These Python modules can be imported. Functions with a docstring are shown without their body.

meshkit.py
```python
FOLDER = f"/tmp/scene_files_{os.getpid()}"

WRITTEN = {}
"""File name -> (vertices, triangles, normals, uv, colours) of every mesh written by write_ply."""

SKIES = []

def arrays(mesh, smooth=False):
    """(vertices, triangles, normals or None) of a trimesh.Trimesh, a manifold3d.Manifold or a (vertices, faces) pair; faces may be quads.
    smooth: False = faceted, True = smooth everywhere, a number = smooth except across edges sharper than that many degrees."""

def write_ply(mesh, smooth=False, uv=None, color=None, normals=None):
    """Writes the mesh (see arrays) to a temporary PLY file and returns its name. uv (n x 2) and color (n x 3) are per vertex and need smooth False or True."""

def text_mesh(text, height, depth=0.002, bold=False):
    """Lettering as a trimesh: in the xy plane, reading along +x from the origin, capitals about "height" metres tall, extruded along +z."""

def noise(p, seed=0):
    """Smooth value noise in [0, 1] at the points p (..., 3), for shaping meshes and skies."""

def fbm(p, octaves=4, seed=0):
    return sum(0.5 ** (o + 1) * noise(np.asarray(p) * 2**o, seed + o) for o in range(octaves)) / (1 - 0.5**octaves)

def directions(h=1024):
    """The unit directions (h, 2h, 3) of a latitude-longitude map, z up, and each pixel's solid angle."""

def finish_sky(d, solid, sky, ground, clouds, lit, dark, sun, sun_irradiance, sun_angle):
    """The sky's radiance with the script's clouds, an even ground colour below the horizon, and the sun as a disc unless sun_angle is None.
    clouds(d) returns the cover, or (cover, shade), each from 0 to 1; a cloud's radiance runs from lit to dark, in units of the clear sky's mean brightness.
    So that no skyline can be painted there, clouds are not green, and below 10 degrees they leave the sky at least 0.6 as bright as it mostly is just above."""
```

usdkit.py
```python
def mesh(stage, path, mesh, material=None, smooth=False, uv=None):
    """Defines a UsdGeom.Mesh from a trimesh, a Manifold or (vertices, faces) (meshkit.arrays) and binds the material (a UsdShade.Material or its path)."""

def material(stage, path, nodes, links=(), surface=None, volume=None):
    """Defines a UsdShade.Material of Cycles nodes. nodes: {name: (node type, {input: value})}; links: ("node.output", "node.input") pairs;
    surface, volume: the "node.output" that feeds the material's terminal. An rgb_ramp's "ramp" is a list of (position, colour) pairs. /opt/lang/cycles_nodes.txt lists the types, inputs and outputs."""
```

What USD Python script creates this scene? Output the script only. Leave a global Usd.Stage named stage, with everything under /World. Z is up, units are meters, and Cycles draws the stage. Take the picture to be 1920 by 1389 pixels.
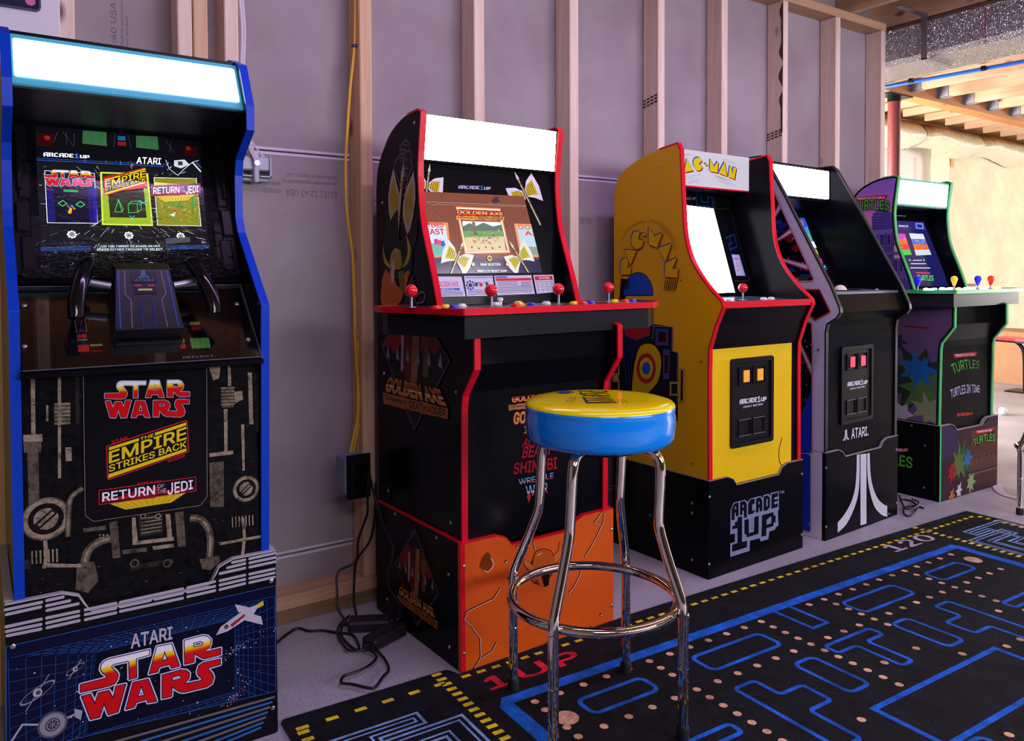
import math, random
import numpy as np, trimesh, shapely, manifold3d, usdkit, meshkit
from shapely import affinity
from shapely.geometry import Polygon, LineString, Point, MultiPolygon, box as sbox
from shapely.ops import unary_union
from pxr import Usd, UsdGeom, UsdLux, UsdShade, Gf, Sdf, Vt

random.seed(7)
RNG = np.random.default_rng(7)
stage = Usd.Stage.CreateInMemory()
UsdGeom.SetStageUpAxis(stage, 'Z'); UsdGeom.SetStageMetersPerUnit(stage, 1.0)
world = UsdGeom.Xform.Define(stage, '/World'); stage.SetDefaultPrim(world.GetPrim())
UsdGeom.Scope.Define(stage, '/World/Looks')

# ------------------------------------------------------------------ camera
EYE = np.array([0, 0, 1.05])
FPX, CX, CY, YAW, PITCH, ROLL = 1471.113, 946.033, 558.596, .596712, .0272763, .00451386
_c, _s = math.cos(YAW), math.sin(YAW)
_f = np.array([_s*math.cos(PITCH), _c*math.cos(PITCH), -math.sin(PITCH)]); _r = np.array([_c, -_s, 0.]); _d = np.cross(_f, _r)
CAMR = np.stack([math.cos(ROLL)*_r+math.sin(ROLL)*_d, -math.sin(ROLL)*_r+math.cos(ROLL)*_d, _f])
cam = UsdGeom.Camera.Define(stage, '/World/camera')
cam.CreateHorizontalApertureAttr(36.0); cam.CreateVerticalApertureAttr(36.0*1389/1920); cam.CreateFocalLengthAttr(36.0*FPX/1920)
cam.CreateHorizontalApertureOffsetAttr(36.0*(960-CX)/1920); cam.CreateVerticalApertureOffsetAttr(-36.0*(694.5-CY)/1920)
cam.CreateClippingRangeAttr((.05, 200)); cam.CreateFStopAttr(0.0)
_m = np.eye(4); _m[0, :3] = CAMR[0]; _m[1, :3] = -CAMR[1]; _m[2, :3] = -CAMR[2]; _m[3, :3] = EYE
cam.AddTransformOp().Set(Gf.Matrix4d(*_m.ravel().tolist()))
cam.CreateExposureAttr(0.0)

# ------------------------------------------------------------------ light: sources all out of view, placed to light wall, cabinets and far room
def rect_light(name, pos, aim, w, h, color, power):
    l = UsdLux.RectLight.Define(stage, '/World/'+name)
    l.CreateWidthAttr(w); l.CreateHeightAttr(h); l.CreateColorAttr(Gf.Vec3f(*color)); l.CreateIntensityAttr(power)
    z = np.array(pos, float)-np.array(aim, float); z /= np.linalg.norm(z)
    x = np.cross([0, 0, 1.], z); x /= np.linalg.norm(x); y = np.cross(z, x)
    m = np.eye(4); m[0, :3] = x; m[1, :3] = y; m[2, :3] = z; m[3, :3] = pos
    l.AddTransformOp().Set(Gf.Matrix4d(*m.ravel().tolist()))
    return l
rect_light('unseen_window_light', (2.7, -3.04, 1.82), (2.5, 0, 1.2), 4.6, .85, (.88, .86, 1.), 19)  # daylight source out of view, set high to light wall and cabinet fronts
rect_light('unseen_window_light_right', (12.04, .9, 1.4), (10., 1.2, 1.2), 2.0, 1.5, (1., .97, .92), 46)  # daylight source out of view, placed to brighten the far room
rect_light('unseen_shop_light', (3.0, -.9, 2.30), (2.7, .2, 0), 1.8, .5, (.88, .85, 1.), 27)  # out of view, placed to light wall and cabinets from upper right
rect_light('unseen_shop_light_left', (.1, -.9, 2.30), (.4, .6, 0), 1.2, .5, (.90, .84, 1.), 15)  # out of view, placed to light left wall and cabinet sides
rect_light('unseen_strip_light', (2.1, 1.25, 2.34), (2.1, 1.7, 0), 3.6, .08, (.68, .45, 1.), 28)  # purple source out of view, placed to tint wall top and ceiling
rect_light('unseen_far_room_light', (4.5, 3.9, 1.2), (9.0, 4.25, .9), .7, 1.3, (1., .97, .92), 75)  # unseen behind the stud wall, placed to light the far room
dome = UsdLux.DomeLight.Define(stage, '/World/sky'); dome.CreateIntensityAttr(.25); dome.CreateColorAttr(Gf.Vec3f(.8, .85, 1.))
# ------------------------------------------------------------------ materials
def L(c):
    """sRGB 0-255 (tuple or '#rrggbb') to linear."""
    if isinstance(c, str):
        c = [int(c[i:i+2], 16) for i in (1, 3, 5)]
    c = np.asarray(c, float)/255
    return tuple(np.where(c < .04045, c/12.92, ((c+.055)/1.055)**2.4))
def mat(name, nodes, links=(), surface='p.BSDF'):
    return usdkit.material(stage, '/World/Looks/'+name, nodes, links, surface=surface)
def plain(name, col, rough=.5, metal=0., coat=0., **kw):
    return mat(name, {'p': ('principled_bsdf', {'base_color': L(col), 'roughness': rough, 'metallic': metal, 'coat_weight': coat, 'coat_roughness': .06, **kw})})
def glow(name, col, k):
    return mat(name, {'p': ('principled_bsdf', {'base_color': L(col), 'roughness': .3, 'emission_color': L(col), 'emission_strength': k})})
def speckle(name, c1, c2, scale, rough, bump=.15, dist=.001, detail=4., scale2=3., c3=None, spec=.5):
    """two-tone noise on object coordinates with fine relief"""
    return mat(name, {'t': ('texture_coordinate', {}), 'n': ('noise_texture', {'scale': scale, 'detail': detail, 'roughness': .6}), 'r': ('rgb_ramp', {'ramp': [(.3, L(c1)), (.7, L(c2))]}),
        'n2': ('noise_texture', {'scale': scale2, 'detail': 3.}), 'r2': ('rgb_ramp', {'ramp': [(.35, (1, 1, 1)), (.7, L(c3) if c3 else (.82, .82, .84))]}),
        'mx': ('mix', {'mix_type': 'multiply', 'fac': 1.}), 'b': ('bump', {'strength': bump, 'distance': dist}), 'p': ('principled_bsdf', {'roughness': rough, 'specular_ior_level': spec})},
        [('t.object', 'n.vector'), ('t.object', 'n2.vector'), ('n.fac', 'r.fac'), ('n2.fac', 'r2.fac'), ('r.color', 'mx.color1'), ('r2.color', 'mx.color2'), ('mx.color', 'p.base_color'), ('n.fac', 'b.height'), ('b.normal', 'p.normal')])
def wood(name, c1, c2, axis, knot='#6a4530', rough=.6):
    sc = [34., 34., 34.]; sc[axis] = 1.6
    ks = [7., 7., 7.]; ks[axis] = 3.2
    return mat(name, {'t': ('texture_coordinate', {}), 'm': ('mapping', {'scale': sc}), 'n': ('noise_texture', {'scale': 1., 'detail': 5., 'distortion': .7}), 'r': ('rgb_ramp', {'ramp': [(.25, L(c1)), (.5, tuple((np.array(L(c1))+L(c2))/2)), (.75, L(c2))]}),
        'k': ('mapping', {'scale': ks}), 'v': ('voronoi_texture', {'scale': 1.}), 'kr': ('rgb_ramp', {'ramp': [(0, (1, 1, 1)), (.055, (1, 1, 1)), (.13, (0, 0, 0)), (1, (0, 0, 0))]}), 'kc': ('color', {'value': L(knot)}),
        'mx': ('mix', {'mix_type': 'mix'}), 'b': ('bump', {'strength': .25, 'distance': .001}), 'p': ('principled_bsdf', {'roughness': rough})},
        [('t.object', 'm.vector'), ('m.vector', 'n.vector'), ('n.fac', 'r.fac'), ('t.object', 'k.vector'), ('k.vector', 'v.vector'), ('v.distance', 'kr.fac'), ('kr.color', 'mx.fac'), ('r.color', 'mx.color1'), ('kc.color', 'mx.color2'), ('mx.color', 'p.base_color'), ('n.fac', 'b.height'), ('b.normal', 'p.normal')])
def printed(name, rough, coat=0., k=0., spec=.5):
    """flat print: the colour is the mesh's own attribute; k > 0 makes a lit screen of it"""
    n = {'a': ('attribute', {'attribute': 'print_color'}), 'p': ('principled_bsdf', {'roughness': rough, 'coat_weight': coat, 'coat_roughness': .05, 'specular_ior_level': spec, 'emission_strength': k})}
    ln = [('a.color', 'p.base_color')]
    if k:
        n['d'] = ('mix', {'mix_type': 'multiply', 'fac': 1., 'color2': (.05, .05, .05)})
        ln = [('a.color', 'd.color1'), ('d.color', 'p.base_color'), ('a.color', 'p.emission_color')]
    return mat(name, n, ln)
def grainy(name, rough):
    return mat(name, {'a': ('attribute', {'attribute': 'print_color'}), 't': ('texture_coordinate', {}), 'n': ('noise_texture', {'scale': 55., 'detail': 8., 'roughness': .75}), 'r': ('rgb_ramp', {'ramp': [(.36, (.12, .12, .12)), (.56, (1.15, 1.15, 1.15))]}), 'm': ('mix', {'mix_type': 'multiply', 'fac': .85}), 'p': ('principled_bsdf', {'roughness': rough, 'specular_ior_level': .09})},
               [('t.object', 'n.vector'), ('n.fac', 'r.fac'), ('a.color', 'm.color1'), ('r.color', 'm.color2'), ('m.color', 'p.base_color')])
def clear(name, tint=(1, 1, 1), rough=.03, f=1.45):
    return mat(name, {'f': ('fresnel', {'IOR': f}), 't': ('transparent_bsdf', {'color': tint}), 'g': ('glossy_bsdf', {'color': (1, 1, 1), 'roughness': rough}), 'm': ('mix_closure', {})},
               [('f.fac', 'm.fac'), ('t.BSDF', 'm.closure1'), ('g.BSDF', 'm.closure2')], surface='m.closure')
M = dict(
    black=speckle('black_laminate', '#08080c', '#0f0f14', 700., .21, .03, .0004, spec=.08), black_gloss=plain('black_gloss', '#0b0b10', .12), black_soft=plain('black_plastic', '#101014', .3, specular_ior_level=.2),
    apron=speckle('black_vinyl_apron', '#1b1b20', '#2a2a30', 500., .3, .1, .0004, spec=.12),
    blue_edge=plain('blue_edging', '#083cb8', .33, specular_ior_level=.2), red_edge=plain('red_edging', '#d80c26', .3, specular_ior_level=.2), green_edge=plain('green_edging', '#36b45a', .35), grey_edge=plain('raw_board_edge', '#6a645e', .7), black_edge=plain('black_edging', '#18181b', .4),
    yellow=speckle('yellow_laminate', '#dca600', '#e4ae00', 500., .33, .05, .0003, c3='#f4f0e4', spec=.3), yellow_front=speckle('yellow_front_laminate', '#ecc200', '#f0c800', 500., .33, .05, .0003, c3='#f6f4ec', spec=.3), orange=speckle('orange_board', '#d6560e', '#de6016', 420., .4, .08, .0004, c3='#f2e6dc', spec=.25), white=plain('white_laminate', '#d6d0e0', .35),
    print=printed('printed_graphics', .22, spec=.09), print_grain=grainy('printed_grain', .24), print_matt=printed('printed_matt', .6), screen=printed('lit_screen', .12, k=1.15), dim_screen=printed('screen_surround_print', .2),
    rugprint=None,
    chrome=plain('chrome', '#f2e8da', .055, 1.), steel=plain('galvanised_steel', '#9a9ca6', .38, 1.), zinc=plain('screw_zinc', '#b8b6b0', .35, 1.), rubber=plain('black_rubber', '#101012', .6), cord=plain('black_cord', '#0c0c0e', .45),
    red_ball=plain('red_ball', '#e8122a', .15, coat=.6), btn_red=plain('button_red', '#ee2a20', .25), btn_yellow=plain('button_yellow', '#ffd200', .25), btn_blue=plain('button_blue', '#1538c8', .25), btn_white=plain('button_white', '#e8e6e8', .25),
    stool_blue=plain('blue_vinyl', '#0690ff', .16, coat=.5), stool_yellow=plain('yellow_vinyl', '#ffec00', .14, coat=.5), stool_print=printed('stool_print', .14, coat=.7),
    drywall=speckle('drywall_paper', '#9c9294', '#a89e9f', 420., .85, .12, .0004, c3='#e4dee0'), tape=plain('white_paper_tape', '#cfc8d4', .8), wallprint=printed('wall_stamp', .9), gypsum=plain('white_board', '#d9d4dc', .6),
    stud_z=wood('pine_stud', '#ead6c4', '#d2b49c', 2), stud_d=wood('pine_stud_dark', '#deb894', '#bd936c', 2), wood_x=wood('pine_plate', '#cfa684', '#b08660', 0), wood_xd=wood('treated_plate', '#8f7150', '#6f5538', 0), joist=wood('pine_joist', '#d8b292', '#c29874', 1), beam=wood('lvl_beam', '#d08c4c', '#a5662e', 0), plank=wood('warm_lit_plank', '#ffd890', '#e8b468', 2),  # plank colour is brightened and warmed in place of warm light on it
    subfloor=speckle('subfloor_board', '#b98a54', '#8f6434', 60., .8), concrete=None,
    foil=None, hanger=plain('hanger_grey', '#8e8e96', .5, .3), outer=plain('unseen_dark_wall', '#4a443e', .9), foam=None, blanket=None,  # outer: unseen walls coloured dark to dim reflections in the cabinets
    pipe=plain('blue_pipe', '#1c66d8', .35), column=speckle('red_column_paint', '#7e3230', '#6a2624', 50., .5), cardboard=speckle('cardboard', '#b98a66', '#a97a56', 90., .8), yellow_cord=plain('yellow_cable', '#d9a824', .45), white_cord=plain('white_cable', '#c9c2cc', .5), grey_box=plain('grey_bracket', '#a9acb8', .45), blue_box=plain('grey_outlet_box', '#77808f', .5),
    clear=clear('clear_acrylic', (.93, .93, .95)), film=None, bulb=plain('white_bulb', '#f2f0f0', .3), skate=plain('red_seat', '#d4202c', .4),
    coin_orange=glow('coin_light_orange', '#f0a030', .35), coin_red=glow('coin_light_red', '#f0506a', .45),
    marquee_blue=glow('marquee_light_blue', '#dff4ff', 3.8), marquee_warm=glow('marquee_light_warm', '#fff0d4', 3.8), marquee_white=glow('marquee_light_white', '#f4f2ff', 3.6), marquee_edge=glow('marquee_trim_teal', '#3d8fa8', .55), marquee_green=glow('marquee_trim_green', '#3f9a86', .45), marquee_tm=glow('marquee_light_cool', '#dcf2ff', 3.6), screen_white=glow('white_screen', '#f0f4ff', 3.2),
    led_blue=glow('led_blue', '#4466ff', 9.), led_white=glow('led_white', '#cfd8ff', 9.), led_orange=glow('led_orange', '#ff9040', 9.), led_green=glow('led_green', '#b8e060', 3.),
    bt_blue=mat('bat_top_blue', {'p': ('principled_bsdf', {'base_color': L('#2a2ad0'), 'roughness': .1, 'emission_color': L('#2a2ad0'), 'emission_strength': .35})}), bt_yellow=mat('bat_top_yellow', {'p': ('principled_bsdf', {'base_color': L('#e8d040'), 'roughness': .1, 'emission_color': L('#e8d040'), 'emission_strength': .4})}), bt_red=mat('bat_top_red', {'p': ('principled_bsdf', {'base_color': L('#e03010'), 'roughness': .1, 'emission_color': L('#e03010'), 'emission_strength': .5})}),
)
M['coin_lip'] = plain('coin_lip_grey', '#6c6c76', .4)
M['concrete'] = mat('concrete', {'t': ('texture_coordinate', {}), 'a': ('noise_texture', {'scale': 2.2, 'detail': 6., 'roughness': .6}), 'ar': ('rgb_ramp', {'ramp': [(.3, L('#9c989f')), (.7, L('#bdb8c0'))]}), 'c': ('noise_texture', {'scale': 130., 'detail': 3.}), 'cr': ('rgb_ramp', {'ramp': [(.3, (.72, .72, .72)), (.55, (1, 1, 1))]}),
    's': ('voronoi_texture', {'scale': 7.}), 'sr': ('rgb_ramp', {'ramp': [(0, (.55, .53, .52)), (.05, (1, 1, 1)), (1, (1, 1, 1))]}), 'm1': ('mix', {'mix_type': 'multiply', 'fac': 1.}), 'm2': ('mix', {'mix_type': 'multiply', 'fac': .8}), 'b': ('bump', {'strength': .2, 'distance': .001}), 'p': ('principled_bsdf', {'roughness': .48})},
    [('t.object', 'a.vector'), ('t.object', 'c.vector'), ('t.object', 's.vector'), ('a.fac', 'ar.fac'), ('c.fac', 'cr.fac'), ('s.distance', 'sr.fac'), ('ar.color', 'm1.color1'), ('cr.color', 'm1.color2'), ('m1.color', 'm2.color1'), ('sr.color', 'm2.color2'), ('m2.color', 'p.base_color'), ('c.fac', 'b.height'), ('b.normal', 'p.normal')])
M['foil'] = mat('foil_wrap', {'t': ('texture_coordinate', {}), 'm': ('mapping', {'scale': (110., 150., 110.)}), 'v': ('voronoi_texture', {'scale': 1., 'feature': 'distance_to_edge'}), 'n': ('noise_texture', {'scale': 9., 'detail': 3.}), 'ad': ('math', {'math_type': 'multiply_add', 'value2': 1.6}), 'b': ('bump', {'strength': .8, 'distance': .012}), 'p': ('principled_bsdf', {'base_color': (.44, .42, .44), 'metallic': .9, 'roughness': .28})},
    [('t.object', 'm.vector'), ('m.vector', 'v.vector'), ('t.object', 'n.vector'), ('n.fac', 'ad.value1'), ('v.distance', 'ad.value3'), ('ad.value', 'b.height'), ('b.normal', 'p.normal')])
M['foam'] = speckle('foam_insulated_wall', '#f2e8cc', '#e8d8ae', 45., .8, .7, .006)
M['blanket'] = mat('insulation_blanket', {'t': ('texture_coordinate', {}), 'm': ('mapping', {'scale': (30., 3., 3.)}), 'n': ('noise_texture', {'scale': 1., 'detail': 5.}), 'x': ('separate_xyz', {}), 'zr': ('map_range', {'from_min': 2.33, 'from_max': 2.58, 'clamp': True}), 'ad': ('math', {'math_type': 'multiply_add', 'value2': .35}), 'r': ('rgb_ramp', {'ramp': [(.5, L('#e4dcc0')), (.85, L('#d8c8a0')), (1., L('#b8824e'))]}), 'b': ('bump', {'strength': .7, 'distance': .02}), 'p': ('principled_bsdf', {'roughness': .4})},
    [('t.object', 'm.vector'), ('m.vector', 'n.vector'), ('t.object', 'x.vector'), ('x.z', 'zr.value'), ('n.fac', 'ad.value1'), ('zr.result', 'ad.value3'), ('ad.value', 'r.fac'), ('r.color', 'p.base_color'), ('n.fac', 'b.height'), ('b.normal', 'p.normal')])
M['rugprint'] = mat('rug_pile', {'t': ('texture_coordinate', {}), 'a': ('attribute', {'attribute': 'print_color'}), 'n': ('noise_texture', {'scale': 420., 'detail': 3.}), 'w': ('noise_texture', {'scale': 14., 'detail': 5., 'roughness': .65}), 'wr': ('rgb_ramp', {'ramp': [(.3, (.5, .5, .5)), (.7, (1.7, 1.7, 1.75))]}), 'nr': ('rgb_ramp', {'ramp': [(.2, (.5, .5, .5)), (.8, (1.35, 1.35, 1.35))]}), 'm1': ('vector_math', {'math_type': 'multiply'}), 'm2': ('vector_math', {'math_type': 'multiply'}), 'ad': ('math', {'math_type': 'multiply_add', 'value2': 3.}), 'b': ('bump', {'strength': .8, 'distance': .004}), 'p': ('principled_bsdf', {'roughness': .85, 'specular_ior_level': .15})},
    [('t.object', 'n.vector'), ('t.object', 'w.vector'), ('n.fac', 'nr.fac'), ('w.fac', 'wr.fac'), ('a.color', 'm1.vector1'), ('nr.color', 'm1.vector2'), ('m1.vector', 'm2.vector1'), ('wr.color', 'm2.vector2'), ('m2.vector', 'p.base_color'), ('w.fac', 'ad.value1'), ('n.fac', 'ad.value3'), ('ad.value', 'b.height'), ('b.normal', 'p.normal')])
M['film'] = mat('wrinkled_film', {'t': ('texture_coordinate', {}), 'm': ('mapping', {'scale': (26., 60., 60.), 'rotation': (0, .4, 0)}), 'n': ('noise_texture', {'scale': 1., 'detail': 6., 'distortion': 1.2}), 'b': ('bump', {'strength': 1., 'distance': .02}), 'f': ('fresnel', {'IOR': 1.14}), 'tr': ('transparent_bsdf', {'color': (.97, .97, .97)}), 'g': ('glossy_bsdf', {'color': (1, 1, 1), 'roughness': .08}), 'x': ('mix_closure', {})},
    [('t.object', 'm.vector'), ('m.vector', 'n.vector'), ('n.fac', 'b.height'), ('b.normal', 'g.normal'), ('b.normal', 'f.normal'), ('f.fac', 'x.fac'), ('tr.BSDF', 'x.closure1'), ('g.BSDF', 'x.closure2')], surface='x.closure')

M['film_rough'] = mat('crumpled_film', {'t': ('texture_coordinate', {}), 'm': ('mapping', {'scale': (40., 90., 90.), 'rotation': (0, .5, 0)}), 'n': ('noise_texture', {'scale': 1., 'detail': 7., 'distortion': 2.}), 'b': ('bump', {'strength': 1., 'distance': .03}), 'f': ('fresnel', {'IOR': 1.55}), 'tr': ('transparent_bsdf', {'color': (.95, .95, .96)}), 'g': ('glossy_bsdf', {'color': (1, 1, 1), 'roughness': .06}), 'x': ('mix_closure', {})},
    [('t.object', 'm.vector'), ('m.vector', 'n.vector'), ('n.fac', 'b.height'), ('b.normal', 'g.normal'), ('b.normal', 'f.normal'), ('f.fac', 'x.fac'), ('tr.BSDF', 'x.closure1'), ('g.BSDF', 'x.closure2')], surface='x.closure')

# ------------------------------------------------------------------ prims
used = {}
def free(path):
    n = used.get(path, 0); used[path] = n+1
    return path if n == 0 else f'{path}_{n:03d}'
def parent_path(p):
    return '/World' if p is None else (p if isinstance(p, str) else str(p.GetPath()))
def keys(prim, label=None, cat=None, group=None, kind=None):
    for k, v in (('label', label), ('category', cat), ('group', group), ('kind', kind)):
        if v: prim.SetCustomDataByKey(k, v)
    return prim
def thing(name, label=None, cat=None, loc=(0, 0, 0), rotz=0., group=None, kind=None):
    x = UsdGeom.Xform.Define(stage, free('/World/'+name)); x.AddTranslateOp().Set(Gf.Vec3d(*loc))
    if rotz: x.AddRotateZOp().Set(math.degrees(rotz))
    return keys(x.GetPrim(), label, cat, group, kind)
def obj(name, mesh, m, parent=None, smooth=False, label=None, **kw):
    if isinstance(mesh, list): mesh = trimesh.util.concatenate(mesh)
    g = usdkit.mesh(stage, free(parent_path(parent)+'/'+name), mesh, (m if m[0] == '/' else M[m]) if isinstance(m, str) else m, smooth)
    return keys(g.GetPrim(), label, **kw)
def copy_of(src, loc, rotz=0., label=None, cat=None, group=None):
    r = thing(src.GetName().rsplit('_0', 1)[0], label, cat, loc, rotz, group)
    r.GetReferences().AddInternalReference(src.GetPath()); r.SetInstanceable(True)
    return r

# ------------------------------------------------------------------ meshes
def bx(lo, hi, b=0.):
    lo, hi = np.minimum(lo, hi).astype(float), np.maximum(lo, hi).astype(float)
    if b <= 0:
        m = trimesh.creation.box(hi-lo); m.apply_translation((lo+hi)/2); return m
    b = min(b, (hi-lo).min()*.45); pts = []
    for k in range(8):
        c = np.array([hi[i] if k >> i & 1 else lo[i] for i in range(3)]); sgn = np.array([1 if k >> i & 1 else -1 for i in range(3)])
        for i in range(3):
            p = c.copy(); p[i] -= 0
            for j in range(3):
                if j != i: p[j] -= sgn[j]*b
            pts.append(p)
    return hull(pts)
def hull(pts):
    m = manifold3d.Manifold.hull_points(np.asarray(pts, float)).to_mesh()
    return trimesh.Trimesh(m.vert_properties[:, :3], m.tri_verts, process=False)
AX = {'x': np.array([[0, 0, 1, 0], [1, 0, 0, 0], [0, 1, 0, 0], [0, 0, 0, 1.]]), 'y': np.array([[1, 0, 0, 0], [0, 0, -1, 0], [0, 1, 0, 0], [0, 0, 0, 1.]]), 'z': np.eye(4)}
def prism(poly, a, b, axis='x'):
    """extrudes a polygon: axis x takes (y, z), axis y takes (x, z), axis z takes (x, y)"""
    poly = poly if hasattr(poly, 'geom_type') else Polygon(poly).buffer(0)
    out = []
    for g in getattr(poly, 'geoms', [poly]):
        if g.area < 1e-9: continue
        m = trimesh.creation.extrude_polygon(g, abs(b-a), engine='earcut')
        if axis == 'y':
            m.apply_transform(AX['y']); m.apply_translation([0, max(a, b), 0])
        else:
            m.apply_transform(AX[axis]); m.apply_translation({'x': [min(a, b), 0, 0], 'z': [0, 0, min(a, b)]}[axis])
        if m.volume < 0: m.invert()
        out.append(m)
    return trimesh.util.concatenate(out)
def cyl(p, q, r, n=16, r2=None, cap=True):
    p, q = np.asarray(p, float), np.asarray(q, float); d = q-p; h = np.linalg.norm(d)
    return lathe([(0, 0), (r, 0), (r if r2 is None else r2, h), (0, h)], n, p, d/h)
def lathe(prof, n=24, at=(0, 0, 0), axis=(0, 0, 1)):
    prof = np.asarray(prof, float); ang = np.arange(n)*2*np.pi/n
    v = np.stack([np.outer(prof[:, 0], np.cos(ang)), np.outer(prof[:, 0], np.sin(ang)), np.repeat(prof[:, 1:2], n, 1)], -1).reshape(-1, 3)
    i, j = np.meshgrid(np.arange(len(prof)-1), np.arange(n), indexing='ij')
    a, b_, c, d = i*n+j, i*n+(j+1) % n, (i+1)*n+(j+1) % n, (i+1)*n+j
    f = np.concatenate([np.stack([a, b_, c], -1).reshape(-1, 3), np.stack([a, c, d], -1).reshape(-1, 3)])
    m = trimesh.Trimesh(v, f, process=False); m.merge_vertices(); m.update_faces(m.nondegenerate_faces())
    m.apply_transform(trimesh.geometry.align_vectors([0, 0, 1], np.asarray(axis, float))); m.apply_translation(at)
    return m
def spline(pts, n=8):
    p = np.asarray(pts, float)
    if len(p) < 3: return p
    e = np.vstack([2*p[0]-p[1], p, 2*p[-1]-p[-2]]); out = []
    for i in range(1, len(e)-2):
        for t in np.linspace(0, 1, n, endpoint=False):
            a, b_, c, d = e[i-1:i+3]
            out.append(.5*((2*b_)+(-a+c)*t+(2*a-5*b_+4*c-d)*t*t+(-a+3*b_-3*c+d)*t**3))
    return np.array(out+[p[-1]])
def tube(pts, r, sides=10, smooth=0, closed=False):
    p = spline(pts, smooth) if smooth else np.asarray(pts, float)
    if closed: t = np.roll(p, -1, 0)-np.roll(p, 1, 0)
    else: t = np.gradient(p, axis=0)
    t /= np.linalg.norm(t, axis=1, keepdims=True)+1e-12
    nrm = np.cross(t[0], [0, 0, 1.] if abs(t[0][2]) < .9 else [1., 0, 0]); nrm /= np.linalg.norm(nrm); ang = np.arange(sides)*2*np.pi/sides; rings = []
    for k in range(len(p)):
        nrm = nrm-t[k]*(nrm@t[k]); nrm /= np.linalg.norm(nrm); bn = np.cross(t[k], nrm)
        rings.append(p[k]+(r if np.ndim(r) == 0 else r[k])*(np.outer(np.cos(ang), nrm)+np.outer(np.sin(ang), bn)))
    v = np.concatenate(rings); f = []; K = len(p)
    for i in range(K if closed else K-1):
        a = i*sides; b_ = ((i+1) % K)*sides
        for j in range(sides):
            j2 = (j+1) % sides; f += [[a+j, a+j2, b_+j2], [a+j, b_+j2, b_+j]]
    if not closed:
        v = np.vstack([v, p[0], p[-1]]); n0 = len(v)-2
        for j in range(sides):
            j2 = (j+1) % sides; f += [[n0, j2, j], [n0+1, (K-1)*sides+j, (K-1)*sides+j2]]
    m = trimesh.Trimesh(v, np.array(f), process=False)
    if m.volume < 0: m.invert()
    return m
def ball(c, r, n=2, sc=(1, 1, 1)):
    m = trimesh.creation.icosphere(n, r); m.apply_scale(sc); m.apply_translation(c); return m

# ------------------------------------------------------------------ frames: a thing's own axes, and where a line of sight meets one of its planes (how the photograph was measured)
class Frame:
    def __init__(s, o=(0, 0, 0), yaw=0.):
        s.o = np.array(o, float); s.R = np.array([[math.cos(yaw), math.sin(yaw), 0], [-math.sin(yaw), math.cos(yaw), 0], [0, 0, 1.]])
    def ray(s, px): return s.R@(CAMR.T@np.array([px[0]-CX, px[1]-CY, FPX])), s.R@(EYE-s.o)
    def hit(s, px, p0, n):
        d, e = s.ray(px); return e+d*((np.asarray(p0, float)-e)@n)/(d@np.asarray(n, float))
    def on(s, px, axis, val):
        n = np.zeros(3); n['xyz'.index(axis)] = 1; return s.hit(px, n*val, n)
WORLD = Frame()
def zoom(x0, y0, k):
    return lambda *pts: [(x0+x/k, y0+y/k) for x, y in pts]

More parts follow.
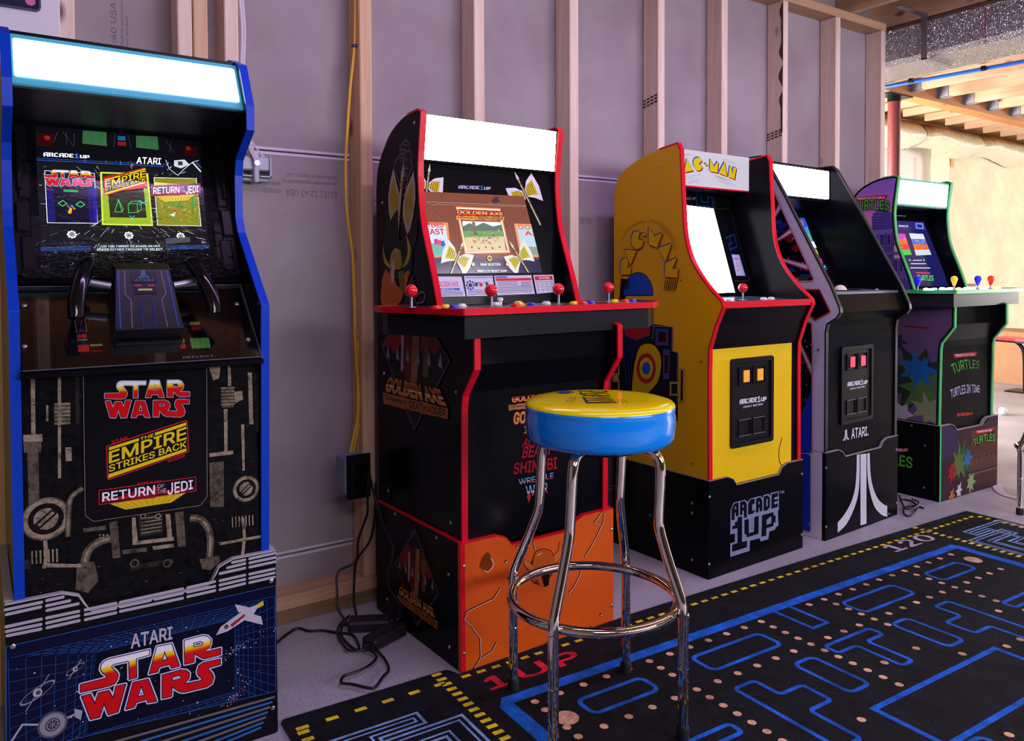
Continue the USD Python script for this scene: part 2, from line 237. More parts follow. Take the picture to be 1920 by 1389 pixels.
# ------------------------------------------------------------------ lettering and flat print
_glyph = {}
def letters(txt, bold=True):
    """outline of a line of text, capitals one unit tall"""
    if (txt, bold) not in _glyph:
        t = meshkit.text_mesh(txt, 1.0, .1, bold); fn = t.face_normals[:, 2] < -.5
        _glyph[txt, bold] = unary_union([Polygon(t.vertices[f][:, :2]) for f in t.faces[fn]]).buffer(.002).simplify(.006)
    return _glyph[txt, bold]
def strokes(lines, w, cap='flat', join='mitre'):
    return unary_union([LineString(l).buffer(w/2, cap_style=cap, join_style=join) for l in lines])
class Art:
    def __init__(s, fr, p0, u, v, step=5e-5):
        s.fr, s.p0 = fr, np.asarray(p0, float); s.u = np.asarray(u, float)/np.linalg.norm(u); s.v = np.asarray(v, float)/np.linalg.norm(v); s.n = np.cross(s.u, s.v); s.n /= np.linalg.norm(s.n); s.items = []; s.k = 0; s.step = step
    def uv(s, px):
        out = []
        for q in px:
            h = s.fr.hit(q, s.p0, s.n)-s.p0; out.append((h@s.u, h@s.v))
        return np.array(out)
    def geom(s, g, col, same=False, clip=None):
        if clip is not None: g = g.intersection(clip)
        if not same: s.k += 1
        for q in getattr(g, 'geoms', [g]):
            if q.geom_type == 'Polygon' and q.area > 2e-8: s.items.append((q, col, s.k))
        return g
    def poly(s, px, col, **k): return s.geom(Polygon(s.uv(px)).buffer(0), col, **k)
    def blob(s, px, col, n=6, **k):
        p = s.uv(px); return s.geom(Polygon(spline(np.vstack([p, p[:1]]), n)).buffer(0), col, **k)
    def line(s, px, w, col, cap='flat', curve=0, **k):
        p = s.uv(px); p = spline(p, curve) if curve else p
        return s.geom(LineString(p).buffer(w/2, cap_style=cap, join_style='mitre'), col, **k)
    def dot(s, px, r, col, **k): return s.geom(Point(*s.uv([px])[0]).buffer(r, 6), col, **k)
    def fit(s, g, quad, warp=None, raw=False):
        """fits an outline into the corners TL, TR, BR, BL (pixels, or plane coordinates when raw)"""
        q = np.asarray(quad, float) if raw else s.uv(quad); x0, y0, x1, y1 = g.bounds
        if warp: g = shapely.segmentize(g, (x1-x0)/60)
        def f(xy):
            a = (xy[:, 0]-x0)/(x1-x0); b = (xy[:, 1]-y0)/(y1-y0)
            if warp: a, b = warp(a, b)
            a, b = a[:, None], b[:, None]
            return (q[3]*(1-a)+q[2]*a)*(1-b)+(q[0]*(1-a)+q[1]*a)*b
        return shapely.transform(g, f).buffer(0)
    def text(s, txt, quad, col, bold=True, edge=None, warp=None, raw=False, g=None, **k):
        g = s.fit(letters(txt, bold) if g is None else g, quad, warp, raw)
        for w, c in (edge or []): s.geom(g.buffer(w, join_style='mitre'), c)
        if callable(col):
            s.grade(g, col)
        else: s.geom(g, col, **k)
        return g
    def grade(s, g, stops, n=14, ax=None):
        """stops(t), t from 0 at the bottom to 1 at the top, cut into bands along v"""
        x0, y0, x1, y1 = g.bounds; s.k += 1
        for i in range(n):
            a, b = y0+(y1-y0)*i/n, y0+(y1-y0)*(i+1)/n
            s.geom(g.intersection(sbox(x0, a, x1, b)), stops((i+.5)/n), same=True)
    def build(s, name, parent, m='print', lift=.0006, label=None, **kw):
        V, F, Cc, n = [], [], [], 0
        for q, col, k in s.items:
            try: v, f = trimesh.creation.triangulate_polygon(q, engine='earcut')
            except Exception: continue
            if not len(f): continue
            a, b, c = v[f[:, 0]], v[f[:, 1]], v[f[:, 2]]
            flip = ((b-a)[:, 0]*(c-a)[:, 1]-(b-a)[:, 1]*(c-a)[:, 0]) < 0; f = f.copy(); f[flip] = f[flip][:, ::-1]
            V.append(s.p0+v[:, :1]*s.u+v[:, 1:2]*s.v+s.n*(lift+k*s.step)); F.append(f+n); n += len(v); Cc.append(np.tile(L(col), (len(v), 1)))
        V, F, Cc = np.vstack(V), np.vstack(F), np.vstack(Cc)
        g = usdkit.mesh(stage, free(parent_path(parent)+'/'+name), (V, F), M[m] if isinstance(m, str) else m)
        UsdGeom.PrimvarsAPI(g).CreatePrimvar('print_color', Sdf.ValueTypeNames.Color3fArray, 'faceVarying').Set(Vt.Vec3fArray.FromNumpy(Cc[F.ravel()].astype(np.float32)))
        return keys(g.GetPrim(), label, **kw)
def bands(*st):
    """colour stops (t, colour) as a function of t"""
    t0 = [a for a, _ in st]; c0 = np.array([[int(c[i:i+2], 16) for i in (1, 3, 5)] for _, c in st], float)
    return lambda t: tuple(np.interp(t, t0, c0[:, i]) for i in range(3))
# ------------------------------------------------------------------ the room
S = 'structure'
fl = thing('floor', 'grey concrete basement floor with small stains', None, kind=S)
obj('slab', bx((-2.7, -3.2, -.12), (12.2, 4.7, 0)), 'concrete', fl)
YS, YD = 2.32, 2.41          # stud fronts, drywall face
wb = thing('wall_back', 'unfinished stud wall backed with bare grey drywall', kind=S)
for z0, z1 in ((0, .1785), (.1815, 1.4385), (1.4415, 2.61)):
    obj('drywall_sheet', bx((-2.6, YD, z0), (4.02, YD+.0125, z1)), 'drywall', wb)
for z in (.18, 1.44):
    for dz in (-.0075, .0075):
        obj('paper_tape', bx((-2.6, YD-.0012, z+dz-.0035), (4.02, YD+.001, z+dz+.0035)), 'tape', wb, label='white paper edge of a drywall sheet')
obj('backing', bx((-2.6, YD+.013, 0), (4.02, YD+.03, 2.61)), 'drywall', wb)
obj('bottom_plate', bx((-2.6, YS+.002, 0), (4.02, YD-.0015, .042), .002), 'wood_xd', wb, label='dark treated bottom plate')
obj('bottom_plate', bx((-2.6, YS, .042), (4.02, YD-.0015, .083), .002), 'wood_x', wb)
obj('top_plate', bx((-2.6, YS, 2.333), (4.02, YD-.0015, 2.374), .002), 'wood_x', wb)
for i, x in enumerate((-.648, -.227, .195, .485, .527, .612, 1.027, 1.454, 1.878, 2.341, 2.729, 3.153, 3.571, 3.976)):
    w = .043 if i in (6, 7, 8) else .0395
    p = [(x, YS), (x+w, YS), (x+w, YD-.0015), (x, YD-.0015)]
    m = bx((x, YS, .083), (x+w, YD-.0015, 2.333), .003)
    st = obj('stud', m, 'stud_d' if i in (6, 4) else 'stud_z', wb)
    if i in (9, 11):
        a = Art(WORLD, (x, YD, 0), (0, -1, 0), (0, 0, 1))
        zc = 1.75 if i == 9 else 1.69
        for k in range(4):
            for r in range(3):
                for q in range(2):
                    a.geom(sbox(.004+k*.022+q*.009, zc+r*.013+k*.004, .004+k*.022+q*.009+.0065, zc+r*.013+.008+k*.004), '#2a2228')
        a.build('stamp_print', st)
    if i == 11:
        a = Art(WORLD, (x, YD, 0), (0, -1, 0), (0, 0, 1)); e = [(.078, 1.5)]
        zz = np.linspace(1.72, 2.33, 30); e = [(.088-.016*abs(math.sin(z*23))-.007*math.sin(z*61), z) for z in zz]
        a.geom(Polygon([(.0895, 1.72)]+e+[(.0895, 2.33)]), '#4a2c20'); a.build('bark_edge', st, 'print_matt')
a = Art(WORLD, (0, YD, 0), (1, 0, 0), (0, 0, 1))
def flat_text(txt, x, z, h, w, rot, col='#6d6066'):
    g = letters(txt, False); g = affinity.scale(g, w/g.bounds[2], h, origin=(0, 0)); g = affinity.rotate(g, rot, origin=(0, 0)); a.geom(affinity.translate(g, x, z), col)
flat_text('03:40 USA', .345, 1.66, .015, .15, 90); flat_text('PATENTED', .345, 1.86, .012, .08, 90); flat_text('goldbond exclusive', .362, 1.66, .007, .17, 90); flat_text('www product', .374, 1.68, .006, .1, 90)
flat_text('01/21 12:45 USA', .985, 1.325, .020, .17, 180); flat_text('PATENTED', .80, 1.325, .014, .055, 180); flat_text('is exclusively manufactured by', .985, 1.355, .011, .18, 180); flat_text('goldbond products, LLC', .985, 1.375, .011, .17, 180); flat_text('goldbond', .80, 1.345, .011, .05, 180)
flat_text('01/21 12:45', 2.06, 1.28, .02, .13, 180); flat_text('products', 1.14, 1.31, .012, .06, 180); flat_text('01/21 1', 1.13, 1.285, .02, .10, 180); flat_text('by goldbond', .83, .174, .006, .06, 3)
a.build('stamp_print', wb, 'wallprint', .0004)
# left end: white board on the studs with a framed picture, a plank leaning below
wbd = obj('board', bx((-1.2, YS-.014, 1.575), (.2, YS-.0005, 2.6), .002), 'gypsum'); keys(wbd, 'white board fixed across the studs at top left', 'board')
pt = thing('poster', 'dark blue poster with rounded corner and coloured dots on the white board', 'poster')
g = Polygon([(-.4, 1.716), (.158, 1.72), (.158, 2.05), (-.4, 2.05)]).buffer(-.012).buffer(.012)
obj('panel', prism(g, YS-.0215, YS-.0145, 'y'), plain('poster_edge', '#3a2a58', .5), pt)
a = Art(WORLD, (0, YS-.0215, 0), (1, 0, 0), (0, 0, 1)); a.geom(g.buffer(-.004), '#141a3c')
for x in (-.02, .01, .04, .07): a.geom(Point(x, 1.742).buffer(.0035), '#e0a878')
a.geom(Point(.1, 1.746).buffer(.008), '#d8823a'); a.geom(Point(.135, 1.742).buffer(.011), '#d06a9c'); a.geom(Point(.128, 1.757).buffer(.008), '#2a8a86')
a.build('artwork', pt)
pk = thing('lumber', 'golden pine planks standing upright left of the blue-edged arcade cabinet', 'lumber')
obj('plank', bx((-.13, 2.262, .001), (.125, 2.3, 1.562), .003), 'plank', pk); obj('plank', bx((-.36, 2.262, .001), (-.135, 2.298, 1.5), .003), 'plank', pk)

# ceiling: floor boards above, joists, beam with hangers
ce = thing('ceiling', 'open ceiling of wooden joists under floor boards', kind=S)
obj('floor_board', bx((-2.7, -3.2, 2.611), (12.2, 4.7, 2.63)), 'subfloor', ce)
ZJ = 2.376
for k in range(-21, 17):
    x = 5.65+.39*k
    obj('joist', bx((x, -3.2, ZJ), (x+.039, 3.078, 2.61), .002), 'joist', ce)
for k in range(-2, 15):
    x = 5.75+.39*k
    if x > 4.2: obj('joist', bx((x, 3.202, 2.545), (x+.039, 4.05, 2.61)), 'joist', ce)
obj('beam', bx((4.03, 3.08, 2.348), (12.2, 3.2, 2.61), .003), 'beam', ce)
for k in range(-3, 15):
    x = 5.65+.39*k
    obj('joist_hanger', [bx((x-.004, 2.985, ZJ-.003), (x+.043, 3.0795, ZJ-.0006)), bx((x-.004, 3.0, ZJ-.003), (x-.0006, 3.0795, 2.52)), bx((x+.0396, 3.0, ZJ-.003), (x+.043, 3.0795, 2.52)), bx((x-.03, 3.077, ZJ), (x-.0006, 3.0797, 2.5)), bx((x+.0396, 3.077, ZJ), (x+.07, 3.0797, 2.5))], 'hanger', ce)
wf = thing('wall_far', 'bright foam-insulated far wall of the next room', kind=S)
obj('panel_wall', bx((4.1, 4.5, 0), (8.72, 4.6, 2.61)), plain('pale_panel', '#e6e0d8', .7), wf)
for x in (6.4, 7.3, 7.95, 8.35): obj('seam', bx((x, 4.488, .1), (x+.025, 4.5005, 2.3), .004), plain('pale_seam', '#cfc0b4', .7) if x == 6.4 else '/World/Looks/pale_seam', wf)
m = trimesh.creation.box((3.5, .22, 2.6)); m = m.subdivide_to_size(.09); v = m.vertices
fr_ = v[:, 1] < -.1; n = meshkit.fbm(np.c_[v[:, 0]*9, v[:, 2]*9, v[:, 1]*9], 3, 3); v[:, 1] -= np.where(fr_, .02*n, 0); v[:, 0] -= np.where(v[:, 0] < -1.74, .05*meshkit.noise(v*9, 5), 0)
m.vertices = v+[10.47, 4.42, 1.3]
obj('foam_panel', m, 'foam', wf, True)
obj('tape_scrap', bx((8.70, 4.285, 2.2), (8.76, 4.29, 2.33)), plain('yellow_tape', '#d8a030', .5), wf)
obj('ledge', bx((8.72, 4.16, .86), (9.0, 4.28, .95), .005), plain('ledge_wood', '#8a6a4c', .7), wf)
# hanging insulation along the top of that wall
ins = thing('insulation', 'fluffy brown and cream insulation blanket along the far wall top', 'insulation')
prof = [(4.285, 2.6), (4.17, 2.56), (4.1, 2.48), (4.09, 2.42), (4.15, 2.37), (4.27, 2.33)]
xs = np.linspace(6.2, 12.1, 90); sp = spline(prof, 4); V = []
for x in xs:
    sag = .03*math.sin(x*5.2)+.02*meshkit.noise(np.array([x*3, 0, 0]))
    ph = (x-6.2) % 1.18; pin = .06*math.exp(-((ph-.59)/.09)**2)
    V.append([(x, y+pin*(1 if 0 < i < len(sp)-1 else 0)+.012*meshkit.noise(np.array([x*14, i*.7, 1.])), z-sag*(i/len(sp))) for i, (y, z) in enumerate(sp)])
V = np.array(V); n1 = len(sp); ii, jj = np.meshgrid(np.arange(len(xs)-1), np.arange(n1-1), indexing='ij'); q = (ii*n1+jj).ravel()
Fq = np.stack([q, q+n1, q+n1+1, q+1], -1)
obj('blanket', (V.reshape(-1, 3), Fq[:, ::-1]), 'blanket', ins, True)
for k in range(5):
    x = 6.79+1.18*k
    obj('foil_strap', tube([(x-.03*i, y-.008+.06, z-.004) for i, (y, z) in enumerate(prof)], .022, 6, 4), 'foil', ins)
for nm, lo, hi, mt in (('wall_left', (-2.72, -3.2, 0), (-2.6, 2.43, 2.61), 'drywall'), ('wall_right', (12.1, -3.2, 0), (12.22, 4.7, 2.61), 'outer'), ('wall_front', (-2.7, -3.2, 0), (12.2, -3.1, 2.61), 'outer')):  # walls out of view; right and front kept dark to dim cabinet reflections
    w = thing(nm, 'basement wall out of frame', kind=S); obj('panel', bx(lo, hi), mt, w)
def window(n, c, w, h, axis):  # frames out of view, built around the unseen daylight sources
    t = thing(f'window_{n}', 'plain daylight window frame out of frame', kind=S); e = .07; x, y, z = c; ms = []
    for du, dv, su, sv in ((0, h/2+e/2, w/2+e, e/2), (0, -h/2-e/2, w/2+e, e/2), (w/2+e/2, 0, e/2, h/2), (-w/2-e/2, 0, e/2, h/2)):
        ms.append(bx((x+du-su, y-.03, z+dv-sv), (x+du+su, y+.03, z+dv+sv)) if axis == 'y' else bx((x-.03, y+du-su, z+dv-sv), (x+.03, y+du+su, z+dv+sv)))
    obj('unseen_window_frame', ms, 'white', t)
window(2, (2.7, -3.07, 1.82), 4.6, .85, 'y'); window(1, (12.07, .9, 1.4), 2., 1.5, 'x')

for x, y, w, d in ((3.0, -.9, 1.8, .5), (.1, -.9, 1.2, .5)):  # housings out of view, put over the unseen work lights
    t = thing('unseen_shop_light', 'long white ceiling work light out of frame', kind=S); obj('housing', bx((x-w/2-.02, y-d/2-.02, 2.312), (x+w/2+.02, y+d/2+.02, 2.37), .005), 'white', t)
# ------------------------------------------------------------------ services
du = thing('air_duct', 'foil-wrapped air duct hanging below the ceiling joists', 'duct')
m = bx((4.07, -3.0, 2.172), (4.43, 2.6, 2.37), .025); m = m.subdivide_to_size(.12); v = m.vertices; v[:, 2] -= .012*meshkit.noise(v*[5, 3, 5], 2)*(v[:, 2] < 2.2); v[:, 0] -= .006*meshkit.noise(v*[5, 6, 9], 3)*(v[:, 0] < 4.1); m.vertices = v
obj('foil_wrap', m, 'foil', du)
a = Art(WORLD, (4.055, 2.6, 0), (0, -1, 0), (0, 0, 1))
for k in range(9): a.line([(1848+1.5*math.sin(k), 14+k*7.5), (1847.5, 19+k*7.5)], .006, '#b01830')
a.build('red_stitching', du, 'print_matt')
hb = thing('duct_strap', 'bent steel strap hanging the foil duct', 'strap')
obj('strap', [bx((4.046, 2.12, 2.150), (4.051, 2.15, 2.374)), bx((4.046, 2.12, 2.150), (4.3, 2.15, 2.155))], 'steel', hb); obj('strap_arm', bx((3.8, 2.12, 2.371), (4.054, 2.15, 2.3755)), 'steel', hb)
pp = thing('water_pipe', 'bright blue plastic water pipe clipped under the joists', 'pipe')
A, B = WORLD.on((1660, 163), 'z', 2.345), WORLD.on((1920, 115), 'z', 2.345); dv = (B-A)/np.linalg.norm(B-A)
obj('pipe', cyl(A+dv*-.5, A+dv*4, .0125, 14), 'pipe', pp)
for q in ((1708, 151), (1844, 128)):
    c = WORLD.on(q, 'z', 2.345); obj('clip', [cyl(c-dv*.012, c+dv*.012, .0165, 12), bx(c+[-.006, -.012, .01], c+[.03, .012, .0138])], 'black_soft', pp)
c = WORLD.on((1676, 250), 'y', 3.14)
co = thing('support_column', 'round red-brown steel post under the ceiling beam', 'column', (c[0], 3.14, 0))
obj('post', cyl((0, 0, .012), (0, 0, 2.3), .042, 28), 'column', co, 40); obj('base_plate', bx((-.1, -.1, 0), (.1, .1, .012), .003), 'black_soft', co)
obj('cap_plate', [cyl((0, 0, 2.3), (0, 0, 2.338), .046, 28), bx((-.15, -.058, 2.338), (.15, .058, 2.3475), .002)], 'black_soft', co, 40)

yc = thing('yellow_cable', 'yellow electrical cable running down beside the stud to the outlet', 'cable')
P = [WORLD.on(q, 'y', 2.345) for q in ((667, -40), (666, 0), (664.5, 85), (656, 170), (648.5, 290), (648.5, 360), (652, 410), (661, 482), (665, 580), (666, 640), (671, 715), (671, 780), (664, 815), (656, 852))]
obj('cable', tube(P, .0052, 8, 6), 'yellow_cord', yc); obj('cable', tube([p+[.012, .006, 0] for p in P[9:]], .0045, 8, 6), 'yellow_cord', yc)
c = WORLD.on((664.5, 86), 'y', 2.345); obj('clip', [bx(c+[-.008, -.008, -.005], c+[.018, .008, .005], .002)], plain('cable_clip', '#1c2c58', .4), yc)
wc = thing('white_cable', 'white electrical cables running up beside the studs behind the blue cabinet', 'cable')
for dx in (0, 4.5): obj('cable', tube([WORLD.on((q[0]+dx, q[1]), 'y', 2.36) for q in ((447, -40), (450, 0), (454, 60), (452, 130), (450, 200), (462, 262), (478, 300))], .0042, 8, 6), 'white_cord', wc)
gb = thing('cable_bracket', 'grey plastic cable junction bracket on the drywall', 'bracket')
x0, x1, zc = .668, .757, 1.385
obj('body', [bx((x0, 2.372, 1.372), (x1, 2.405, 1.414), .004), bx((.704, 2.362, 1.335), (.72, 2.406, 1.43), .003), bx((x0, 2.366, 1.352), (.7, 2.404, 1.356)), bx((.724, 2.366, 1.352), (x1, 2.404, 1.356)), bx((x0, 2.366, 1.352), (x0+.004, 2.404, 1.414)), bx((x1-.004, 2.366, 1.352), (x1, 2.404, 1.414)), bx((.675, 2.38, 1.34), (.75, 2.404, 1.35), .003)], 'grey_box', gb)
obj('screw', cyl((.712, 2.3625, 1.393), (.712, 2.358, 1.393), .009, 16), 'steel', gb)
for q in (((466, 262), (500, 300)), ((470, 262), (494, 298)), ((463, 275), (470, 298))):
    obj('wire', tube([WORLD.on(q[0], 'y', 2.36), WORLD.on(q[1], 'y', 2.38)], .0028, 6), 'white_cord', gb)
ob = thing('outlet', 'black-faced power outlet with two plugs on a grey box by the stud', 'outlet')
obj('box', bx((.932, 2.243, .385), (1.005, 2.318, .497), .004), 'blue_box', ob)
obj('cover_plate', bx((.936, 2.234, .369), (1.014, 2.243, .506), .003), 'black_soft', ob)
for z in (.463, .418): obj('plug', hull([(x, y, z+d) for x, y, d in ((.962, 2.234, .015), (.99, 2.234, .015), (.962, 2.234, -.015), (.99, 2.234, -.015), (.968, 2.2, .008), (.986, 2.2, .008), (.968, 2.2, -.01), (.986, 2.2, -.01))]), 'black', ob)
def path(pts): return np.array([WORLD.on(p[:2], 'y', p[2]) if len(p) > 2 else WORLD.on(p, 'z', .0045) for p in pts])
ADAPT = [((.897, 2.15), -.5, .125, .06, .032, 'black power adapter brick nearer the stud wall with a cord to the outlet',
          ([(690, 898, 2.188), (689, 935, 2.19), (688, 965, 2.2), (672, 1010, 2.23), (667, 1052, 2.24), (634, 1072, 2.24), (632, 1110, 2.22), (634, 1142, 2.2), (652, 1170, 2.16)], [(704, 905, 2.22), (703, 960, 2.24), (694, 1012, 2.25), (669, 1050, 2.26), (664, 1090, 2.25), (664, 1130, 2.23), (668, 1152, 2.2)],
           [(490, 1222), (517, 1206), (537, 1190), (558, 1178), (580, 1183), (605, 1182), (630, 1186), (652, 1188), (664, 1193), (673, 1212), (668, 1219), (650, 1205), (640, 1190), (641, 1172)])),
         ((.913, 1.995), .36, .135, .055, .034, 'dusty black power adapter brick nearer the rug with a looping cord',
          ([(692, 885, 2.178), (702, 930, 2.17), (716, 975, 2.13), (728, 1005, 2.08), (737, 1032, 2.05), (727, 1080, 2.045), (732, 1105, 2.045), (748, 1130, 2.04), (749, 1155, 2.045), (744, 1163, 2.045)],
           [(655, 1160), (641, 1172), (633, 1186), (636, 1202), (650, 1222), (665, 1226), (690, 1224), (706, 1236), (694, 1252), (668, 1266), (645, 1274), (640, 1286), (660, 1289), (690, 1296), (704, 1294), (718, 1275), (729, 1262), (722, 1243), (708, 1226), (698, 1210)])),
         ((3.42, 2.08), .2, .12, .055, .034, 'black power adapter with tangled cord on the floor between the two rightmost cabinets',
          ([(1690, 936), (1700, 937), (1712, 941), (1717, 948), (1700, 950), (1694, 960), (1703, 968), (1715, 962), (1722, 951), (1732, 953)], [(1686, 932), (1690, 944), (1700, 958), (1718, 953), (1722, 945), (1710, 939)]))]
M['adapter'] = speckle('adapter_plastic', '#0e0e10', '#2c2c2e', 90., .5)
for lo, ax, ln, dp, ht, lb, cords in ADAPT:
    t = thing('power_adapter', lb, 'power adapter', (lo[0], lo[1], 0), ax); fr = Frame((lo[0], lo[1], 0), ax)
    obj('case', bx((0, 0, .0005), (ln, dp, ht), .006), 'adapter', t); obj('strain_relief', cyl((-.02, dp/2, ht/2), (.002, dp/2, ht/2), .004, 10, .006), 'rubber', t)
    for k, pts in enumerate(cords):
        p = path(pts); p[:, 2] = np.maximum(p[:, 2], .005+.0085*(k == 1 and len(pts[0]) == 2)); obj('cord', tube((p-fr.o)@fr.R.T, .0038, 8, 6), 'cord', t)

# ------------------------------------------------------------------ rug
RY = -.03522
rug = thing('rug', 'black rug with blue maze lines, peach dots and yellow dashed border', 'rug', (.583, 1.809, 0), RY)
RF = Frame((.583, 1.809, 0), RY); RW, RD, RT = 3.039, 1.42, .006
edge = [(0, 0), (.2, -.002), (.445, 0), (.462, -.040), (1.03, -.009), (1.06, -.004), (1.5, 0), (2.2, .003), (2.6, 0), (RW, 0)]
op = Polygon(edge+[(RW, -RD), (0, -RD)]).buffer(-.012).buffer(.012)
obj('backing', prism(op, 0, RT, 'z'), plain('rug_edge', '#101014', .9), rug)
a = Art(RF, (0, 0, RT), (1, 0, 0), (0, 1, 0), 1e-5)
K, BL, YE, PE, SB, RDc = '#13141a', '#1a66d0', '#e6cc20', '#e8b48e', '#86aee0', '#e8243e'
a.geom(op.buffer(-.002), K)
def rb(u0, v0, u1, v1): return sbox(min(u0, u1), -max(v0, v1), max(u0, u1), -min(v0, v1))
def ring(g, w=.0125, r=.022, col=BL):
    g = g.buffer(-r).buffer(2*r).buffer(-r) if r else g
    return a.geom(g.buffer(w/2, join_style='mitre' if r == 0 else 'round').difference(g.buffer(-w/2, join_style='mitre')), col, same=True)
a.k += 1
for k in range(6): a.geom(rb(.02+k*.0715, .052, .02+k*.0715+.03, .066), YE, same=True)
for k in range(60): a.geom(rb(.457+k*.0462, .052, .457+k*.0462+.026, .065), YE, same=True) if .457+k*.0462 < 2.985 else None
for u in (.395, 2.61):
    for k in range(50): a.geom(rb(u, .004+k*.028, u+.027, .018+k*.028), YE, same=True)
for u in (.018, 2.985):
    for k in range(50): a.geom(rb(u, .07+k*.033, u+.027, .085+k*.033), YE, same=True)
# outer maze border, corners cut
a.geom(Polygon([(.49, -.2), (.465, -.235), (.465, -1.6), (.505, -1.6), (.505, -.235), (2.515, -.235), (2.515, -1.6), (2.555, -1.6), (2.555, -.23), (2.54, -.2)]), BL)
a.k += 1
for c in (1.506,): ring(Polygon([(c-.035, -.235), (c-.035, -.37), (c+.035, -.37), (c+.035, -.235)]).union(sbox(c-.034, -.24, c+.034, -.225)).buffer(0), r=0)
for mx in (0, 1):
    f = (lambda u: 3.01-u) if mx else (lambda u: u)
    R = lambda u0, v0, u1, v1: rb(f(u0), v0, f(u1), v1)
    for r in ((.64, .31, .85, .38), (1.035, .305, 1.31, .388), (.645, .465, .85, .505), (1.24, .48, 1.32, .65), (.645, .73, .85, .77), (1.05, .92, 1.32, .965)): ring(R(*r))
    ring(unary_union([R(1.01, .48, 1.085, .78), R(1.05, .56, 1.17, .645)]), r=.014)
    ring(unary_union([R(.645, .58, .69, .69), R(.645, .58, .88, .62)]), r=.014)
    ring(unary_union([R(.645, .86, .85, .9), R(.645, .86, .69, 1.05)]), r=.014); ring(unary_union([R(.95, .86, .995, 1.1), R(.95, 1.06, 1.3, 1.1)]), r=.014)
ring(unary_union([rb(1.4, .46, 1.61, .505), rb(1.48, .46, 1.53, .64)]), r=.014)
ring(rb(1.22, .724, 1.79, .9), r=0, w=.016); ring(rb(1.42, .99, 1.6, 1.03)); ring(rb(1.2, 1.15, 1.8, 1.19))
a.k += 1
used_d = unary_union([q for q, c, _ in a.items if c == BL]).buffer(.012)
hol = unary_union([Polygon(q.exterior) for q, c, _ in a.items if c == BL and q.area < .06 and q.bounds[3] < -.28]).buffer(.012)
for i in range(27):
    for j in range(24):
        u, v = .552+i*.0752, -.258-j*.0434
        on_path = i in (0, 5, 11, 15, 21, 26) or j in (0, 4, 8, 11, 14, 18, 22)
        p = Point(u, v)
        if on_path and not used_d.contains(p) and not hol.contains(p) and not (1.22 < u < 1.79 and .72 < -v < .9): a.geom(p.buffer(.0105, 5), PE, same=True)
for u, v in ((.575, -.356), (2.445, -.331)): a.geom(Point(u, v).buffer(.030, 10), PE)
# light blue block figures in the end panels, lettering
for f in ((lambda u: u), (lambda u: 3.02-u)):
    for pts in ([(-.01, .146), (.285, .146), (.285, .195), (.17, .195), (.17, .30), (.25, .30), (.25, .4), (-.01, .4)], [(.12, .212), (.372, .212), (.372, .5), (.3, .5), (.3, .27), (.12, .27)], [(.05, .55), (.372, .55), (.372, .62), (.12, .62), (.12, .8), (.05, .8)], [(.17, .7), (.36, .7), (.36, 1.1), (.1, 1.1), (.1, .9), (.17, .9)]):
        g = Polygon([(f(u), -v) for u, v in pts]).buffer(0).intersection(op.buffer(-.02)); ring(g, .008, 0, SB); ring(g.buffer(-.016, join_style='mitre'), .006, 0, SB)
g1 = unary_union([sbox(0, 0, .2, .18), sbox(.065, 0, .135, 1), Polygon([(.065, 1), (.0, .82), (.0, .68), (.135, .8)]), sbox(-.02, 0, .22, .16)])
a.text('', [(.49, -.094), (.56, -.094), (.56, -.156), (.49, -.156)], RDc, raw=True, g=g1)
a.text('U', [(.585, -.092), (.68, -.092), (.68, -.156), (.585, -.156)], RDc, raw=True); a.text('P', [(.705, -.092), (.79, -.092), (.79, -.156), (.705, -.156)], RDc, raw=True)
a.text('120', [(2.285, -.066), (2.57, -.066), (2.57, -.136), (2.285, -.136)], '#b8b0b4', raw=True)
rl = np.random.default_rng(17); a.k += 1
for k in range(260): a.geom(Point(rl.uniform(.05, 3.0), -rl.uniform(.05, 1.2)).buffer(rl.uniform(.0006, .0013), 3), '#8a8a92', same=True)
a.build('pile', rug, 'rugprint', .0004)
